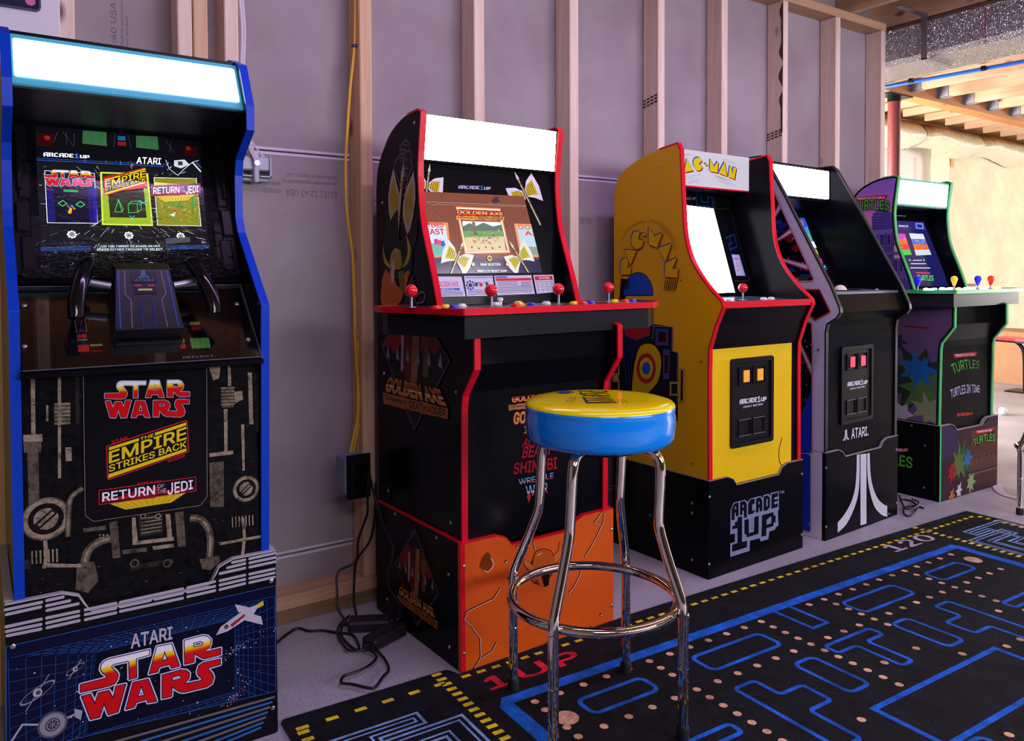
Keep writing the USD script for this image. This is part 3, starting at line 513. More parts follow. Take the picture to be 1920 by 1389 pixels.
# ------------------------------------------------------------------ arcade cabinets
class Cab(Frame):
    def __init__(s, name, label, o, yaw, W, D, t=.016):
        Frame.__init__(s, o, yaw); s.t, s.W, s.D = t, W, D
        s.p = thing(name, label, 'arcade cabinet', tuple(o), yaw, 'arcade cabinets along the stud wall')
    def add(s, name, mesh, m, parent=None, smooth=False, **k): return obj(name, mesh, m, parent or s.p, smooth, **k)
    def left(s, x=0.): return Art(s, (x, 0, 0), (0, -1, 0), (0, 0, 1))
    def front(s, y=0.): return Art(s, (0, y, 0), (1, 0, 0), (0, 0, 1))
    def slope(s, y0, z0, y1, z1):
        """plane through (y0, z0) below and (y1, z1) above, facing the player"""
        return Art(s, (0, y0, z0), (1, 0, 0), (0, y1-y0, z1-z0))
    def sides(s, prof, edge, xa, xb, m_l, m_r, m_edge):
        g = Polygon(prof).buffer(-.008).buffer(.008); out = []
        for x, m in ((xa, m_l), (xb-s.t, m_r)):
            sp = s.add('side_panel', prism(g, x, x+s.t), m)
            e = LineString(edge).intersection(g.buffer(.02)).buffer(.0028, cap_style='flat')
            s.add('edge_strip', prism(e, x-.0012, x+s.t+.0012), m_edge, sp); out.append(sp)
        return out
    def band(s, name, pts, m, xa, xb, th=.008, **k):
        """a bent panel across the cabinet along the (y, z) polyline"""
        return s.add(name, prism(LineString(pts).buffer(th/2, cap_style='flat', join_style='mitre'), xa, xb), m, **k)
    def riser(s, zt, dip, m_f, m_s, m_edge, sh=.22, d=.46, th=.015):
        W = s.W; top = [(0, zt), (W*sh-.03, zt), (W*sh, zt-.012), (W*sh+.02, zt-dip), (W*(1-sh)-.02, zt-dip), (W*(1-sh), zt-.012), (W*(1-sh)+.03, zt), (W, zt)]
        rf = s.add('riser_front', prism([(0, .001)]+top+[(W, .001)], 0, th, 'y'), m_f)
        s.add('edge_strip', prism(LineString(top).buffer(.0014, cap_style='flat'), -.0004, th+.0004, 'y'), m_edge, rf)
        out = [rf]
        for x in (0, W-th):
            r = s.add('riser_side', bx((x, th, .001), (x+th, d, zt)), m_s); out.append(r)
            s.add('edge_strip', bx((x-.0005, th, zt-.0005), (x+th+.0005, d, zt+.0025)), m_edge, r)
        return out
    def screws(s, pts, axis):
        """pts on the panel; axis is the direction a screw head points to"""
        for p in pts: s.add('screw', lathe([(0, 0), (.0055, 0), (.005, .0016), (.0025, .0024), (0, .0024)], 10, p, axis), 'zinc')
    def stick(s, x, y, z, m='red_ball', bat=False):
        j = s.add('joystick', [lathe([(0, 0), (.014, 0), (.013, .002), (0, .002)], 16, (x, y, z)), cyl((x, y, z), (x, y, z+.034), .0038, 10)], 'steel', smooth=40)
        if bat: s.add('handle', lathe([(0, 0), (.005, 0), (.008, .008), (.0145, .026), (.0155, .033), (.013, .042), (.006, .047), (0, .048)], 18, (x, y, z+.016)), m, j, True)
        else: s.add('ball', ball((x, y, z+.044), .0172, 3), m, j, True)
    def button(s, x, y, z, m, r=.0135, h=.008):
        s.add('button', lathe([(0, 0), (r, 0), (r, h*.5), (r*.93, h*.62), (r*.78, h*.62), (r*.74, h), (r*.4, h*1.1), (0, h*1.12)], 16, (x, y, z)), m, smooth=40)
def W2(t): return t
def a1up(art, quad, c1='#d8d8e0', c2='#2f7fd0', c3=None, tm=True):
    """block lettering ARCADE 1 UP in one line"""
    lt = {'A': [[(.1, 0), (.1, .74), (.28, .89), (.52, .89), (.52, 0)], [(.1, .4), (.52, .4)]], 'R': [[(.1, 0), (.1, .89), (.5, .89), (.5, .46), (.1, .46)], [(.34, .46), (.5, .3), (.5, 0)]],
          'C': [[(.55, .89), (.28, .89), (.1, .74), (.1, .11), (.4, .11), (.55, .24)]], 'D': [[(.1, .11), (.1, .89), (.36, .89), (.52, .74), (.52, .26), (.36, .11), (0, .11)]], 'E': [[(.56, .89), (.1, .89), (.1, .11), (.56, .11)], [(.1, .5), (.46, .5)]],
          '1': [[(.02, .72), (.3, .98), (.3, .02)], [(0, .0), (.6, .0)]], 'U': [[(.1, .8), (.1, .1), (.52, .1), (.52, .8)]], 'P': [[(.1, -.1), (.1, .7), (.52, .7), (.52, .3), (.1, .3)]]}
    x, gs = 0, {}
    for ch in 'ARCADE1UP':
        g = affinity.translate(strokes(lt[ch], .2), x, 0); gs.setdefault('b' if ch == '1' else 'a' if ch in 'ARCDE' else 'c', []).append(g); x += .68 if ch not in '1' else .72
    allg = unary_union(sum(gs.values(), []))
    q = np.asarray(quad, float); q = art.uv(quad)
    x0, y0, x1, y1 = allg.bounds
    def f(xy):
        a, b = ((xy[:, 0]-x0)/(x1-x0))[:, None], ((xy[:, 1]-y0)/(y1-y0))[:, None]; return (q[3]*(1-a)+q[2]*a)*(1-b)+(q[0]*(1-a)+q[1]*a)*b
    for k_, c in (('a', c1), ('c', c3 or c1), ('b', c2)): art.geom(shapely.transform(unary_union(gs[k_]), f), c)
# the big film-logo lettering, traced once and reused
_z = zoom(130, 1150, 6.4)
STAR = [[(135, 935), (135, 850), (430, 775), (450, 750), (440, 735), (400, 705), (375, 665), (385, 610), (420, 570), (470, 545), (955, 432), (955, 490), (808, 530), (797, 545), (800, 760), (720, 780), (716, 575), (700, 562), (530, 600), (505, 620), (500, 640), (520, 660), (555, 690), (580, 730), (570, 785), (540, 830), (490, 855), (400, 878)],
        ([(960, 715), (1050, 395), (1220, 360), (1315, 625), (1225, 645), (1205, 600), (1075, 635), (1055, 690)], [(1105, 565), (1140, 440), (1180, 545)]),
        ([(1385, 600), (1380, 320), (1590, 265), (1650, 270), (1690, 310), (1690, 360), (1670, 405), (1625, 435), (1620, 450), (1645, 455), (1810, 415), (1810, 485), (1640, 530), (1600, 530), (1560, 510), (1490, 470), (1490, 575)], [(1485, 400), (1485, 345), (1570, 325), (1605, 340), (1600, 370), (1575, 385)])]
WARS = [[(150, 990), (250, 965), (305, 1085), (350, 950), (470, 920), (525, 1020), (560, 870), (670, 845), (580, 1170), (470, 1205), (415, 1060), (360, 1235), (255, 1260)],
        ([(680, 1140), (765, 825), (940, 785), (1040, 1045), (945, 1060), (930, 1020), (795, 1060), (775, 1115)], [(815, 995), (860, 850), (905, 975)]),
        ([(1115, 1010), (1115, 735), (1330, 675), (1400, 680), (1435, 715), (1430, 770), (1395, 815), (1380, 830), (1390, 840), (1560, 805), (1595, 785), (1580, 760), (1545, 730), (1535, 690), (1555, 620), (1600, 590), (1805, 545), (1805, 605), (1680, 640), (1660, 655), (1675, 680), (1710, 720), (1725, 765), (1705, 830), (1650, 870), (1380, 935), (1330, 930), (1290, 910), (1225, 865), (1220, 985)], [(1230, 805), (1230, 755), (1310, 735), (1340, 745), (1340, 765), (1310, 785)])]
def traced(art, shapes, z):
    out = []
    for s_ in shapes:
        o, h = s_ if isinstance(s_, tuple) else (s_, None); p = Polygon(art.uv(z(*o))).buffer(0)
        if h: p = p.difference(Polygon(art.uv(z(*h))))
        out.append(p)
    return unary_union(out)
SW_STOPS = bands((0, '#d01018'), (.45, '#d41a18'), (.58, '#f0b010'), (.68, '#f4d820'), (.76, '#f0ecf4'), (1, '#e8e6f2'))

# ================================================================== 1: dark blue cabinet, far left
c1 = Cab('arcade_cabinet', 'tall blue-edged black arcade cabinet with flight yoke and blue grid riser, leftmost', (.041, 1.776, 0), 0, .526, .47)
pr = [(.012, .01), (.012, .43), (-.004, .80), (-.012, .987), (.165, 1.158), (.186, 1.195), (.186, 1.30), (.175, 1.338), (.082, 1.395), (.082, 1.45), (.137, 1.555), (.225, 1.586), (.38, 1.60), (.462, 1.57), (.47, 1.5), (.47, .01)]
sd = c1.sides(pr, pr[:14], .017, .513, 'black', 'black', 'blue_edge')
XA, XB = .033, .497
c1.add('back_panel', bx((XA, .45, .02), (XB, .462, 1.55)), 'black_soft')
c1.band('top_panel', [(.18, 1.568), (.3, 1.58), (.45, 1.575)], 'black', XA, XB)
mq = c1.band('marquee_frame', [(.112, 1.446), (.171, 1.560)], 'marquee_edge', XA, XB, .008)
def quad_panel(cab, y0, z0, y1, z1, xa, xb, off, th, r=.006):
    """thin rounded plate lying on a sloped plane"""
    u = np.array([0, y1-y0, z1-z0]); ln = np.linalg.norm(u); u /= ln; n = np.cross([1, 0, 0], u)
    m = prism(sbox(xa, 0, xb, ln).buffer(-r).buffer(r), 0, th, 'z'); T = np.eye(4); T[:3, 0] = [1, 0, 0]; T[:3, 1] = u; T[:3, 2] = n; T[:3, 3] = np.array([0, y0, z0])+n*off
    m.apply_transform(T); return m
c1.add('marquee_light', quad_panel(c1, .1195, 1.461, .1655, 1.549, XA+.006, XB-.006, .0042, .002), 'marquee_blue', mq)
c1.band('hood', [(.114, 1.443), (.298, 1.404)], speckle('hood_black', '#10141e', '#18202c', 300., .4), XA, XB, .006)
BZ = (.141, 1.037, .298, 1.402)
bz = c1.band('screen_bezel', [(.143, 1.040), (.300, 1.404)], 'black', XA, XB, .006)
# moulded cockpit sides of the bezel
def on_slope(y0, z0, y1, z1):
    u = np.array([0, y1-y0, z1-z0]); u /= np.linalg.norm(u); n = np.cross([1, 0, 0], u)
    T = np.eye(4); T[:3, 0] = [1, 0, 0]; T[:3, 1] = u; T[:3, 2] = n; T[:3, 3] = [0, y0, z0]; return T
T = on_slope(*BZ)
for sgn in (0, 1):
    ms = []
    for (a0, a1, b0, b1, h) in ((.0, .03, .02, .39, .006), (.006, .026, .3, .385, .014), (.01, .034, .20, .29, .011), (.004, .03, .12, .19, .013), (.012, .04, .03, .11, .01), (.03, .05, .06, .16, .007), (.008, .02, .22, .36, .018)):
        x0, x1 = (XA+.002+a0, XA+.002+a1) if sgn == 0 else (XB-.002-a1, XB-.002-a0); ms.append(bx((x0, b0, .003), (x1, b1, h), .003))
    m = trimesh.util.concatenate(ms); m.apply_transform(T); c1.add('cockpit_trim', m, 'black_soft', bz)
a = c1.slope(*BZ); z = zoom(0, 0, 2.778)
# cockpit strip above the picture
a.poly(z((180, 655), (1045, 740), (1045, 830), (185, 770)), '#15151c')
for px in ([(430, 683), (553, 692), (556, 765), (428, 752)], [(707, 710), (820, 715), (826, 785), (708, 772)]): a.poly(z(*px), '#4f9a58'); 
for k in range(3): a.line(z((440+40*k, 690), (438+42*k, 755)), .0008, '#3a7a44'); a.line(z((720+35*k, 716), (718+37*k, 775)), .0008, '#3a7a44')
a.poly(z((192, 695), (280, 710), (270, 770), (195, 765)), '#4a0c10'); a.dot(z((245, 722))[0], .006, '#d83018'); a.poly(z((960, 760), (1025, 768), (1025, 820), (958, 815)), '#4a0c10'); a.dot(z((980, 778))[0], .006, '#d83018')
a.poly(z((612, 712), (652, 715), (652, 738), (612, 735)), '#2a88b8'); a.poly(z((612, 742), (655, 745), (655, 765), (612, 763)), '#c02820')
for px in ([(325, 690), (385, 770)], [(345, 690), (345, 760)], [(385, 700), (385, 765)], [(300, 690), (280, 745)], [(860, 735), (905, 800)], [(890, 745), (880, 800)], [(600, 700), (590, 770)], [(665, 705), (680, 775)]): a.line(z(*px), .0013, '#5a5a68')
a.build('surround_print', bz, 'dim_screen', .0035)
# the lit picture
a = c1.slope(*BZ)
SQ = z((187, 772), (1040, 828), (1088, 1300), (208, 1322)); a.poly(SQ, '#15151d')
rng = np.random.default_rng(11); q = a.uv(SQ); scr = Polygon(q); cen = np.array(a.uv(z((640, 1080)))[0]); a.k += 1
for i in range(330):
    th, r0 = rng.uniform(0, 6.28), rng.uniform(.05, .26); ln = rng.uniform(.004, .02); d = np.array([math.cos(th), math.sin(th)*.8])
    g = LineString([cen+d*r0, cen+d*(r0+ln)]).buffer(rng.uniform(.0003, .0007)); v = rng.integers(110, 235)
    if scr.contains(g): a.geom(g, (v, v, min(255, v+14)), same=True)
a.poly(z((187, 772), (1040, 828), (1043, 856), (188, 830)), '#0a0a12'); a.line(z((190, 838), (850, 872)), .0015, '#2f5fc8'); a.line(z((190, 828), (860, 864)), .0012, '#2550a8')
a1up(a, z((225, 793), (465, 806), (465, 832), (226, 822)), '#f2f4ff', '#3a78e0'); a.text('ATARI', z((710, 822), (838, 828), (836, 862), (708, 858)), '#ffffff')
# generic small ship in outline
a.line(z((862, 838), (880, 885), (925, 918), (952, 890), (1000, 850), (1032, 840)), .0014, '#e8ecf8'); a.poly(z((905, 840), (960, 836), (985, 862), (940, 882), (905, 870)), '#c8ccd8'); a.line(z((1000, 850), (1045, 900)), .0035, '#dfe4f4'); a.line(z((1015, 845), (1048, 880)), .0018, '#3a60c0'); a.poly(z((925, 846), (948, 846), (950, 866), (926, 866)), '#30343f')
def frame(px, col, w, fill): a.poly(z(*px), fill); a.line(z(*px, px[0]), w, col, cap='square')
frame([(232, 895), (490, 908), (507, 1168), (246, 1165)], '#e8ecff', .0016, '#0e0c26'); frame([(525, 905), (765, 912), (790, 1178), (535, 1172)], '#d8f048', .0042, '#20240c'); frame([(800, 930), (1020, 935), (1045, 1182), (818, 1178)], '#f0f0e8', .0016, '#8a8a20')
for k in range(8):
    t = k/8; a.poly(z((240+4*k, 985), (275-2*k, 985), (290-2*k, 1160), (250+4*k, 1160)), (20+3*k, 20+2*k, 120-9*k)) if k < 3 else None
a.poly(z((480, 985), (500, 985), (506, 1162), (488, 1162)), '#2418a0'); a.poly(z((455, 985), (482, 985), (490, 1162), (465, 1162)), '#1a1268')
for px in ([(530, 985), (560, 985), (575, 1170), (538, 1170)], [(745, 985), (770, 985), (786, 1172), (760, 1172)], [(540, 1130), (785, 1135), (787, 1175), (538, 1170)]): a.poly(z(*px), '#9ab826')
a.poly(z((560, 1000), (748, 1005), (762, 1140), (572, 1138)), '#262a10')
G_ = '#38d860'
for px in ([(303, 1065), (325, 1050), (347, 1066), (325, 1080), (303, 1065)], [(395, 1070), (418, 1055), (440, 1072), (418, 1085), (395, 1070)], [(330, 995), (408, 1000)], [(330, 1002), (405, 1006)]): a.line(z(*px), .0018, G_)
for px in ([(596, 1110), (615, 1045), (634, 1110), (596, 1110)], [(615, 1045), (640, 1095), (634, 1110)], [(665, 1070), (712, 1066), (715, 1112), (668, 1114), (665, 1070)], [(665, 1070), (685, 1055), (732, 1052), (712, 1066)], [(732, 1052), (734, 1098), (715, 1112)]): a.line(z(*px), .0014, G_)
for px in ([(720, 1050), (765, 1075)], [(720, 1075), (765, 1050)], [(670, 1130), (700, 1152)], [(670, 1152), (700, 1130)]): a.line(z(*px), .0013, '#70d8f0')
for i in range(6): a.dot(z((352+i*7, 1080+7*(i % 3)))[0], .0022, ['#e03030', '#4060ff', '#e8d020', '#30c0c0', '#c040c0', '#f08020'][i])
for i, px in enumerate(([(355, 1100), (375, 1095), (370, 1120), (352, 1118)],)): a.poly(z(*px), '#f0a020')
rng = np.random.default_rng(3); a.k += 1
for i in range(120):
    x, y = rng.uniform(815, 1030), rng.uniform(1005, 1168); a.dot(z((x, y))[0], rng.uniform(.0008, .0026), ['#a89a28', '#5a7a20', '#3a8a30', '#c8b840', '#6a5a18', '#60c050'][i % 6], same=True)
for x in (895, 930, 1000): a.poly(z((x-8, 1085), (x, 1012), (x+10, 1085)), '#2e9a40'); 
a.poly(z((880, 1075), (900, 1085), (950, 1125), (942, 1130)), '#e06848'); a.poly(z((880, 1125), (912, 1115), (905, 1135)), '#dfe4ff')
a.poly(z((800, 955), (1030, 975), (1030, 1005), (805, 990)), '#e8d060')
SSTAR = SWARS = None
a.SLOT = len(a.items)
# gear marks and prompt
for x, y in ((373, 1228), (669, 1233), (938, 1237)):
    p = a.uv(z((x, y)))[0]
    for k in range(8): a.geom(Point(p+.0072*np.array([math.cos(k*.785), math.sin(k*.785)])).buffer(.0026), '#ffffff', same=k > 0)
    a.geom(Point(p).buffer(.0068), '#ffffff'); a.geom(Point(p).buffer(.0052), '#30303a'); a.geom(Point(p).buffer(.0034), '#f0f0f8'); a.geom(Point(p).buffer(.0022), '#30303a')
for x0, x1 in ((210, 470), (860, 1088)):
    for y in (1294, 1302, 1309): a.line(z((x0, y+4-(x0-210)*.012), (x1, y-(x1-210)*.012)), .0012, '#3a66c8')
a.text('AIM THE TARGET OR BOARD AN UFO', z((518, 1286), (830, 1284), (830, 1294), (518, 1296)), '#e8f0ff'); a.text('PRESS EITHER TRIGGER TO SELECT', z((503, 1301), (846, 1299), (846, 1312), (503, 1314)), '#e8f4ff')
a.poly(z((858, 1250), (985, 1242), (988, 1268), (862, 1278)), '#4a4a54'); a.text('a', z((868, 1246), (882, 1246), (882, 1262), (868, 1262)), '#2a3a90')
SCREEN1 = a
# wrinkled protective film over picture and bezel
u_ = np.array([0, BZ[2]-BZ[0], BZ[3]-BZ[1]]); ln = np.linalg.norm(u_); u_ /= ln; n_ = np.cross([1, 0, 0], u_)
def film(v0, v1, nv, amp, m):
    gx, gy = np.meshgrid(np.linspace(XA+.012, XB-.012, 90), np.linspace(v0, v1, nv), indexing='ij')
    hh = .0085+amp*np.minimum(1, np.minimum(gy-v0, v1-gy)/.01)*(meshkit.fbm(np.stack([gx*34+gy*25, gy*95, gx*0], -1), 4, 9)-.5)
    P_ = np.array([0, BZ[0], BZ[1]])+gx[..., None]*np.array([1., 0, 0])+gy[..., None]*u_+hh[..., None]*n_
    i_, j_ = np.meshgrid(np.arange(89), np.arange(nv-1), indexing='ij'); q_ = (i_*nv+j_).ravel()
    c1.add('protective_film', (P_.reshape(-1, 3), np.stack([q_, q_+nv, q_+nv+1, q_+1], -1)), m, bz, True)
film(.098, .30, 40, .003, 'film'); film(.012, .098, 46, .013, 'film_rough')
# control area: sloped floor, yoke, clear cover
fl1 = c1.band('control_deck', [(-.016, .860), (.145, 1.020)], 'black', XA, XB, .006)
c1.band('deck_lip', [(-.018, .858), (-.018, .868)], 'black_gloss', XA, XB, .012)
a = c1.slope(-.016, .8645, .145, 1.0245); z = zoom(0, 420, 3.5556)
a.poly(z((500, 580), (558, 580), (575, 735), (600, 850), (520, 855), (505, 720)), '#14183c')
for px, c in (([(497, 582), (558, 580), (560, 618), (498, 622)], '#c8c030'), ([(515, 738), (576, 734), (578, 758), (515, 762)], '#c83020'), ([(518, 808), (592, 805), (597, 850), (522, 854)], '#d03828'), ([(602, 803), (682, 799), (684, 812), (602, 816)], '#a8b030'), ([(606, 842), (688, 838), (688, 850), (606, 854)], '#901820'), ([(518, 640), (552, 638), (552, 646), (518, 648)], '#901820'), ([(525, 708), (562, 706), (562, 716), (525, 718)], '#901820'), ([(518, 770), (582, 768), (582, 776), (518, 778)], '#a8b030'),
              ([(1238, 562), (1306, 560), (1308, 584), (1242, 588)], '#c83028'), ([(1264, 654), (1330, 651), (1335, 670), (1268, 673)], '#c0b830'), ([(1274, 688), (1340, 685), (1344, 704), (1278, 707)], '#a81828'), ([(1188, 768), (1228, 766), (1232, 792), (1192, 794)], '#b0b838'), ([(1198, 804), (1238, 802), (1241, 830), (1202, 833)], '#d03828'), ([(1264, 764), (1390, 758), (1404, 826), (1280, 832)], '#4fa83e')): a.poly(z(*px), c)
for px in ([(497, 630), (512, 725)], [(566, 628), (578, 720)]): a.line(z(*px), .0012, '#b0a830')
for k in range(4): a.line(z((1275+38*k, 762), (1285+38*k, 830)), .0006, '#b8d870'); 
for k in range(3): a.line(z((1266, 778+17*k), (1400, 774+17*k)), .0006, '#b8d870')
for px in ([(1222, 666), (1290, 662)], [(1240, 700), (1250, 700)], [(1190, 520), (1340, 520)]): a.line(z(*px), .0014, '#2a60c0')
a.poly(z((870, 790), (1050, 784), (1054, 815), (872, 822)), '#b81824'); a.text('STAR WARS', z((900, 796), (1020, 792), (1022, 808), (902, 812)), '#d89040'); a.poly(z((740, 745), (860, 742), (860, 780), (752, 786)), '#50505c'); a.poly(z((1060, 742), (1150, 740), (1160, 776), (1070, 780)), '#50505c')
a.text('REFLECT', z((1218, 886), (1424, 876), (1426, 886), (1220, 900)), '#b8b0b8', bold=False)
a.build('deck_print', fl1, 'print', .0002)
T = on_slope(-.016, .8645, .145, 1.0245)
yk = c1.add('yoke_housing', hull([(x, y, z_) for x, y, z_ in ((.195, .062, .003), (.337, .062, .003), (.2, .062, .05), (.332, .062, .05), (.212, .225, .003), (.322, .225, .003), (.214, .205, .085), (.32, .205, .085), (.21, .235, .075), (.322, .235, .075))]).apply_transform(T), 'black_soft')
c1.add('bracket', bx((.2, .05, .001), (.332, .0615, .02), .003).apply_transform(T), 'black_soft', yk)
# front face print of the housing
P0 = (T@[.266, .062, .05, 1])[:3]; P1 = (T@[.266, .205, .085, 1])[:3]
a = Art(c1, P0, (1, 0, 0), P1-P0); ln = np.linalg.norm(P1-P0)
for sx in (-1, 1):
    a.geom(LineString([(sx*.056, .004), (sx*.048, ln-.004)]).buffer(.0013), '#2a4aa0'); a.geom(LineString([(sx*.034, .004), (sx*.03, .07), (sx*.04, .085), (sx*.036, ln-.004)]).buffer(.0009), '#6a6a74'); a.geom(LineString([(sx*.012, .004), (sx*.012, .065)]).buffer(.002), '#1c2c60')
a.geom(sbox(-.022, .085, .022, .112), '#14182e'); a.geom(sbox(-.014, .093, .014, .098), '#b8a838'); a.geom(sbox(-.02, .104, -.006, .108), '#b02420'); a.geom(sbox(.006, .104, .02, .108), '#b02420'); a.geom(sbox(-.026, .114, .026, ln-.006), '#131320')
def atari(art, cx, cy, h, col):
    w = h*.5; w_ = h/9
    for sx in (-1, 1):
        pts = spline([(cx+sx*w_*1.1, cy+h*.5), (cx+sx*w_*1.25, cy+h*.05), (cx+sx*h*.22, cy-h*.28), (cx+sx*h*.47, cy-h*.42)], 6)
        wd = np.linspace(w_*.75, w_*1.5, len(pts)); t = np.gradient(pts, axis=0); t /= np.linalg.norm(t, axis=1, keepdims=True); n = np.c_[-t[:, 1], t[:, 0]]
        art.geom(Polygon(np.vstack([pts+n*wd[:, None]/2, (pts-n*wd[:, None]/2)[::-1]])).buffer(0), col)
    art.geom(sbox(cx-w_*.42, cy-h*.48, cx+w_*.42, cy+h*.5), col)
atari(a, 0, .134, .022, '#2a6a98'); a.text('ATARI', [(-.019, .122), (.019, .122), (.019, .115), (-.019, .115)], '#2a5a88', raw=True)
a.build('housing_print', yk, 'print', .0008)
for sx in (-1, 1):
    x0 = .266+sx*.062; gx_ = .266+sx*.108
    c1.add('yoke_axle', cyl((T@[x0, .18, .06, 1])[:3], (T@[gx_, .19, .062, 1])[:3], .008, 14), 'steel', yk, 40)
    pts = [(gx_-sx*.012, .235, .085), (gx_, .215, .088), (gx_+sx*.012, .17, .088), (gx_+sx*.024, .12, .075), (gx_+sx*.026, .09, .06)]
    c1.add('grip', tube([(T@[*p, 1])[:3] for p in spline(pts, 5)], np.interp(np.linspace(0, 1, 21), [0, .12, .3, .7, 1], [.009, .014, .0165, .017, .0155]), 12), 'black_gloss', yk, 50)
cp = c1.add('clear_cover', prism(LineString([(-.022, .874), (.135, 1.032)]).buffer(.0012, cap_style='flat'), XA+.003, XB-.003), 'clear')
# a rectangular opening for the yoke is cut from the cover's plane, framed by its bright edges
for p0, p1 in (((XA+.003, -.0235, .8735), (XB-.003, -.0235, .8735)), ((XA+.003, .1345, 1.0332), (XB-.003, .1345, 1.0332)), ((XB-.004, -.0225, .875), (XB-.004, .1345, 1.0325))): c1.add('cover_edge', cyl(p0, p1, .0011, 6), plain('acrylic_edge', '#5a5a66', .3) if p0[0] < .1 and p0[2] < .9 else '/World/Looks/acrylic_edge', cp)
for fx, fv in ((.02, .06), (.03, .17), (.95, .05), (.945, .16)):
    y_, z_ = -.022+fv*.707, .874+fv*.707; x_ = XA+fx*(XB-XA); c1.screws([(x_, y_-.0015, z_+.0015)], (0, -.707, .707))
# front panel with printed machinery
fp = c1.band('front_panel', [(.018, .33), (.018, .858)], 'black', XA, XB)
Y1 = .0138; a = c1.front(Y1)
MC, MD, MB_ = '#93846f', '#5c5246', '#2e2a25'
a.geom(sbox(XA+.004, .335, XB-.004, .856), '#121114')
z = zoom(0, 450, 2.7786)
rng = np.random.default_rng(21)
for px, c in (([(160, 700), (182, 700), (185, 1010), (162, 1010)], MC), ([(120, 1015), (220, 1010), (222, 1050), (122, 1055)], MC), ([(140, 1060), (200, 1058), (205, 1389), (150, 1389)], MD), ([(280, 850), (365, 845), (367, 960), (282, 965)], MD), ([(300, 700), (318, 700), (318, 1240), (302, 1240)], MC), ([(340, 1080), (372, 1078), (374, 1150), (342, 1152)], MC), ([(120, 1050), (215, 1048), (215, 1105), (125, 1108)], MD), ([(390, 700), (410, 700), (415, 960), (395, 960)], MB_), ([(205, 705), (265, 705), (265, 716), (205, 716)], MC), ([(240, 860), (252, 860), (252, 945), (240, 945)], MC),
              ([(1085, 655), (1150, 650), (1140, 720), (1110, 730)], MC), ([(1185, 645), (1200, 645), (1205, 760), (1188, 760)], MC), ([(1290, 690), (1312, 690), (1320, 960), (1298, 960)], MC), ([(1155, 765), (1215, 762), (1217, 870), (1157, 872)], MD), ([(1165, 880), (1185, 880), (1185, 1110), (1168, 1110)], MC), ([(1255, 960), (1272, 960), (1275, 1200), (1262, 1200)], MC), ([(1090, 1110), (1215, 1095), (1215, 1115), (1090, 1130)], MC), ([(1220, 790), (1262, 785), (1265, 830), (1222, 850)], MC), ([(1090, 1160), (1165, 1150), (1165, 1389), (1095, 1389)], MD), ([(1320, 640), (1350, 640), (1350, 1000), (1330, 1000)], MB_)): a.poly(z(*px), c)
for k in range(6): a.poly(z((285, 850+20*k), (366, 847+20*k), (366, 856+20*k), (286, 859+20*k)), MC, same=k > 0); a.poly(z((1150, 768+17*k), (1222, 765+17*k), (1222, 772+17*k), (1150, 775+17*k)), MC, same=k > 0)
z = zoom(0, 900, 2.841)
for cx, cy, r in ((245, 205, .043), (1310, 45, .030)):
    p = Point(*a.uv(z((cx, cy)))[0]); a.geom(p.buffer(r, 24), MD); a.geom(p.buffer(r*.93, 24), MC); a.geom(p.buffer(r*.72, 24), '#171517'); a.geom(p.buffer(r*.5, 20), MC); a.geom(affinity.rotate(sbox(p.x-r*.5, p.y-r*.16, p.x+r*.5, p.y+r*.16), 40), '#1c1a1c'); a.geom(affinity.rotate(sbox(p.x-r*.4, p.y-r*.07, p.x+r*.4, p.y+r*.07), 40), '#8d7f6c')
def pipe_px(pts, w, c): a.line(z(*pts), w, c, curve=6); a.line(z(*pts), w*.35, '#8d7f6c', curve=6)
pipe_px([(450, 470), (455, 410), (480, 360), (530, 325), (590, 310)], .016, MD); pipe_px([(1110, 440), (1120, 330), (1105, 250), (1060, 205), (1010, 200)], .015, MD); pipe_px([(360, 300), (365, 170), (380, 90), (440, 40)], .010, MD); pipe_px([(235, 470), (245, 400), (240, 320)], .007, MC); pipe_px([(1290, 400), (1300, 300), (1290, 200)], .007, MC)
for px, c in (([(410, 440), (500, 430), (525, 530), (470, 600), (400, 580)], MD), ([(1060, 420), (1165, 400), (1170, 430), (1120, 480), (1075, 470)], MD), ([(580, 220), (625, 215), (640, 410), (600, 415)], MD), ([(700, 200), (720, 195), (735, 330), (705, 335)], MC), ([(705, 325), (925, 300), (925, 320), (705, 345)], MC), ([(880, 180), (905, 178), (915, 300), (890, 305)], MC), ([(735, 190), (865, 172), (868, 280), (740, 300)], '#2c2926'), ([(930, 170), (975, 165), (990, 350), (945, 355)], MD), ([(690, 450), (920, 415), (925, 440), (695, 480)], MB_), ([(250, 440), (430, 445), (430, 462), (250, 462)], MC), ([(1170, 330), (1390, 290), (1390, 305), (1170, 345)], MC), ([(440, 255), (560, 240), (565, 262), (445, 275)], MD), ([(810, 350), (925, 335), (925, 355), (815, 370)], MC), ([(650, 370), (780, 355), (782, 378), (652, 392)], MD), ([(110, 420), (160, 420), (160, 470), (110, 470)], MB_)): a.poly(z(*px), c)
for k in range(7): a.line(z((170+22*k, 375-2*k), (172+22*k, 445-2*k)), .0032, MC, same=k > 0); a.line(z((1235+18*k, 195-2*k), (1237+18*k, 250-2*k)), .0028, MC, same=k > 0)
for k in range(5): a.line(z((750, 205+19*k), (860, 188+19*k)), .0022, MC, same=k > 0)
for k in range(3):
    for j in range(3): a.dot(z((530+20*k, 290+16*j))[0], .002, '#8d7f6c', same=k+j > 0)
for x in (760, 840): p = Point(*a.uv(z((x, 190)))[0]); a.geom(p.buffer(.006), MC); a.geom(p.buffer(.0035), '#1c1a1c')
for x in (715, 890): p = Point(*a.uv(z((x, 440)))[0]); a.geom(p.buffer(.009), MD); a.geom(p.buffer(.006), '#1c1a1c')
a.k += 1
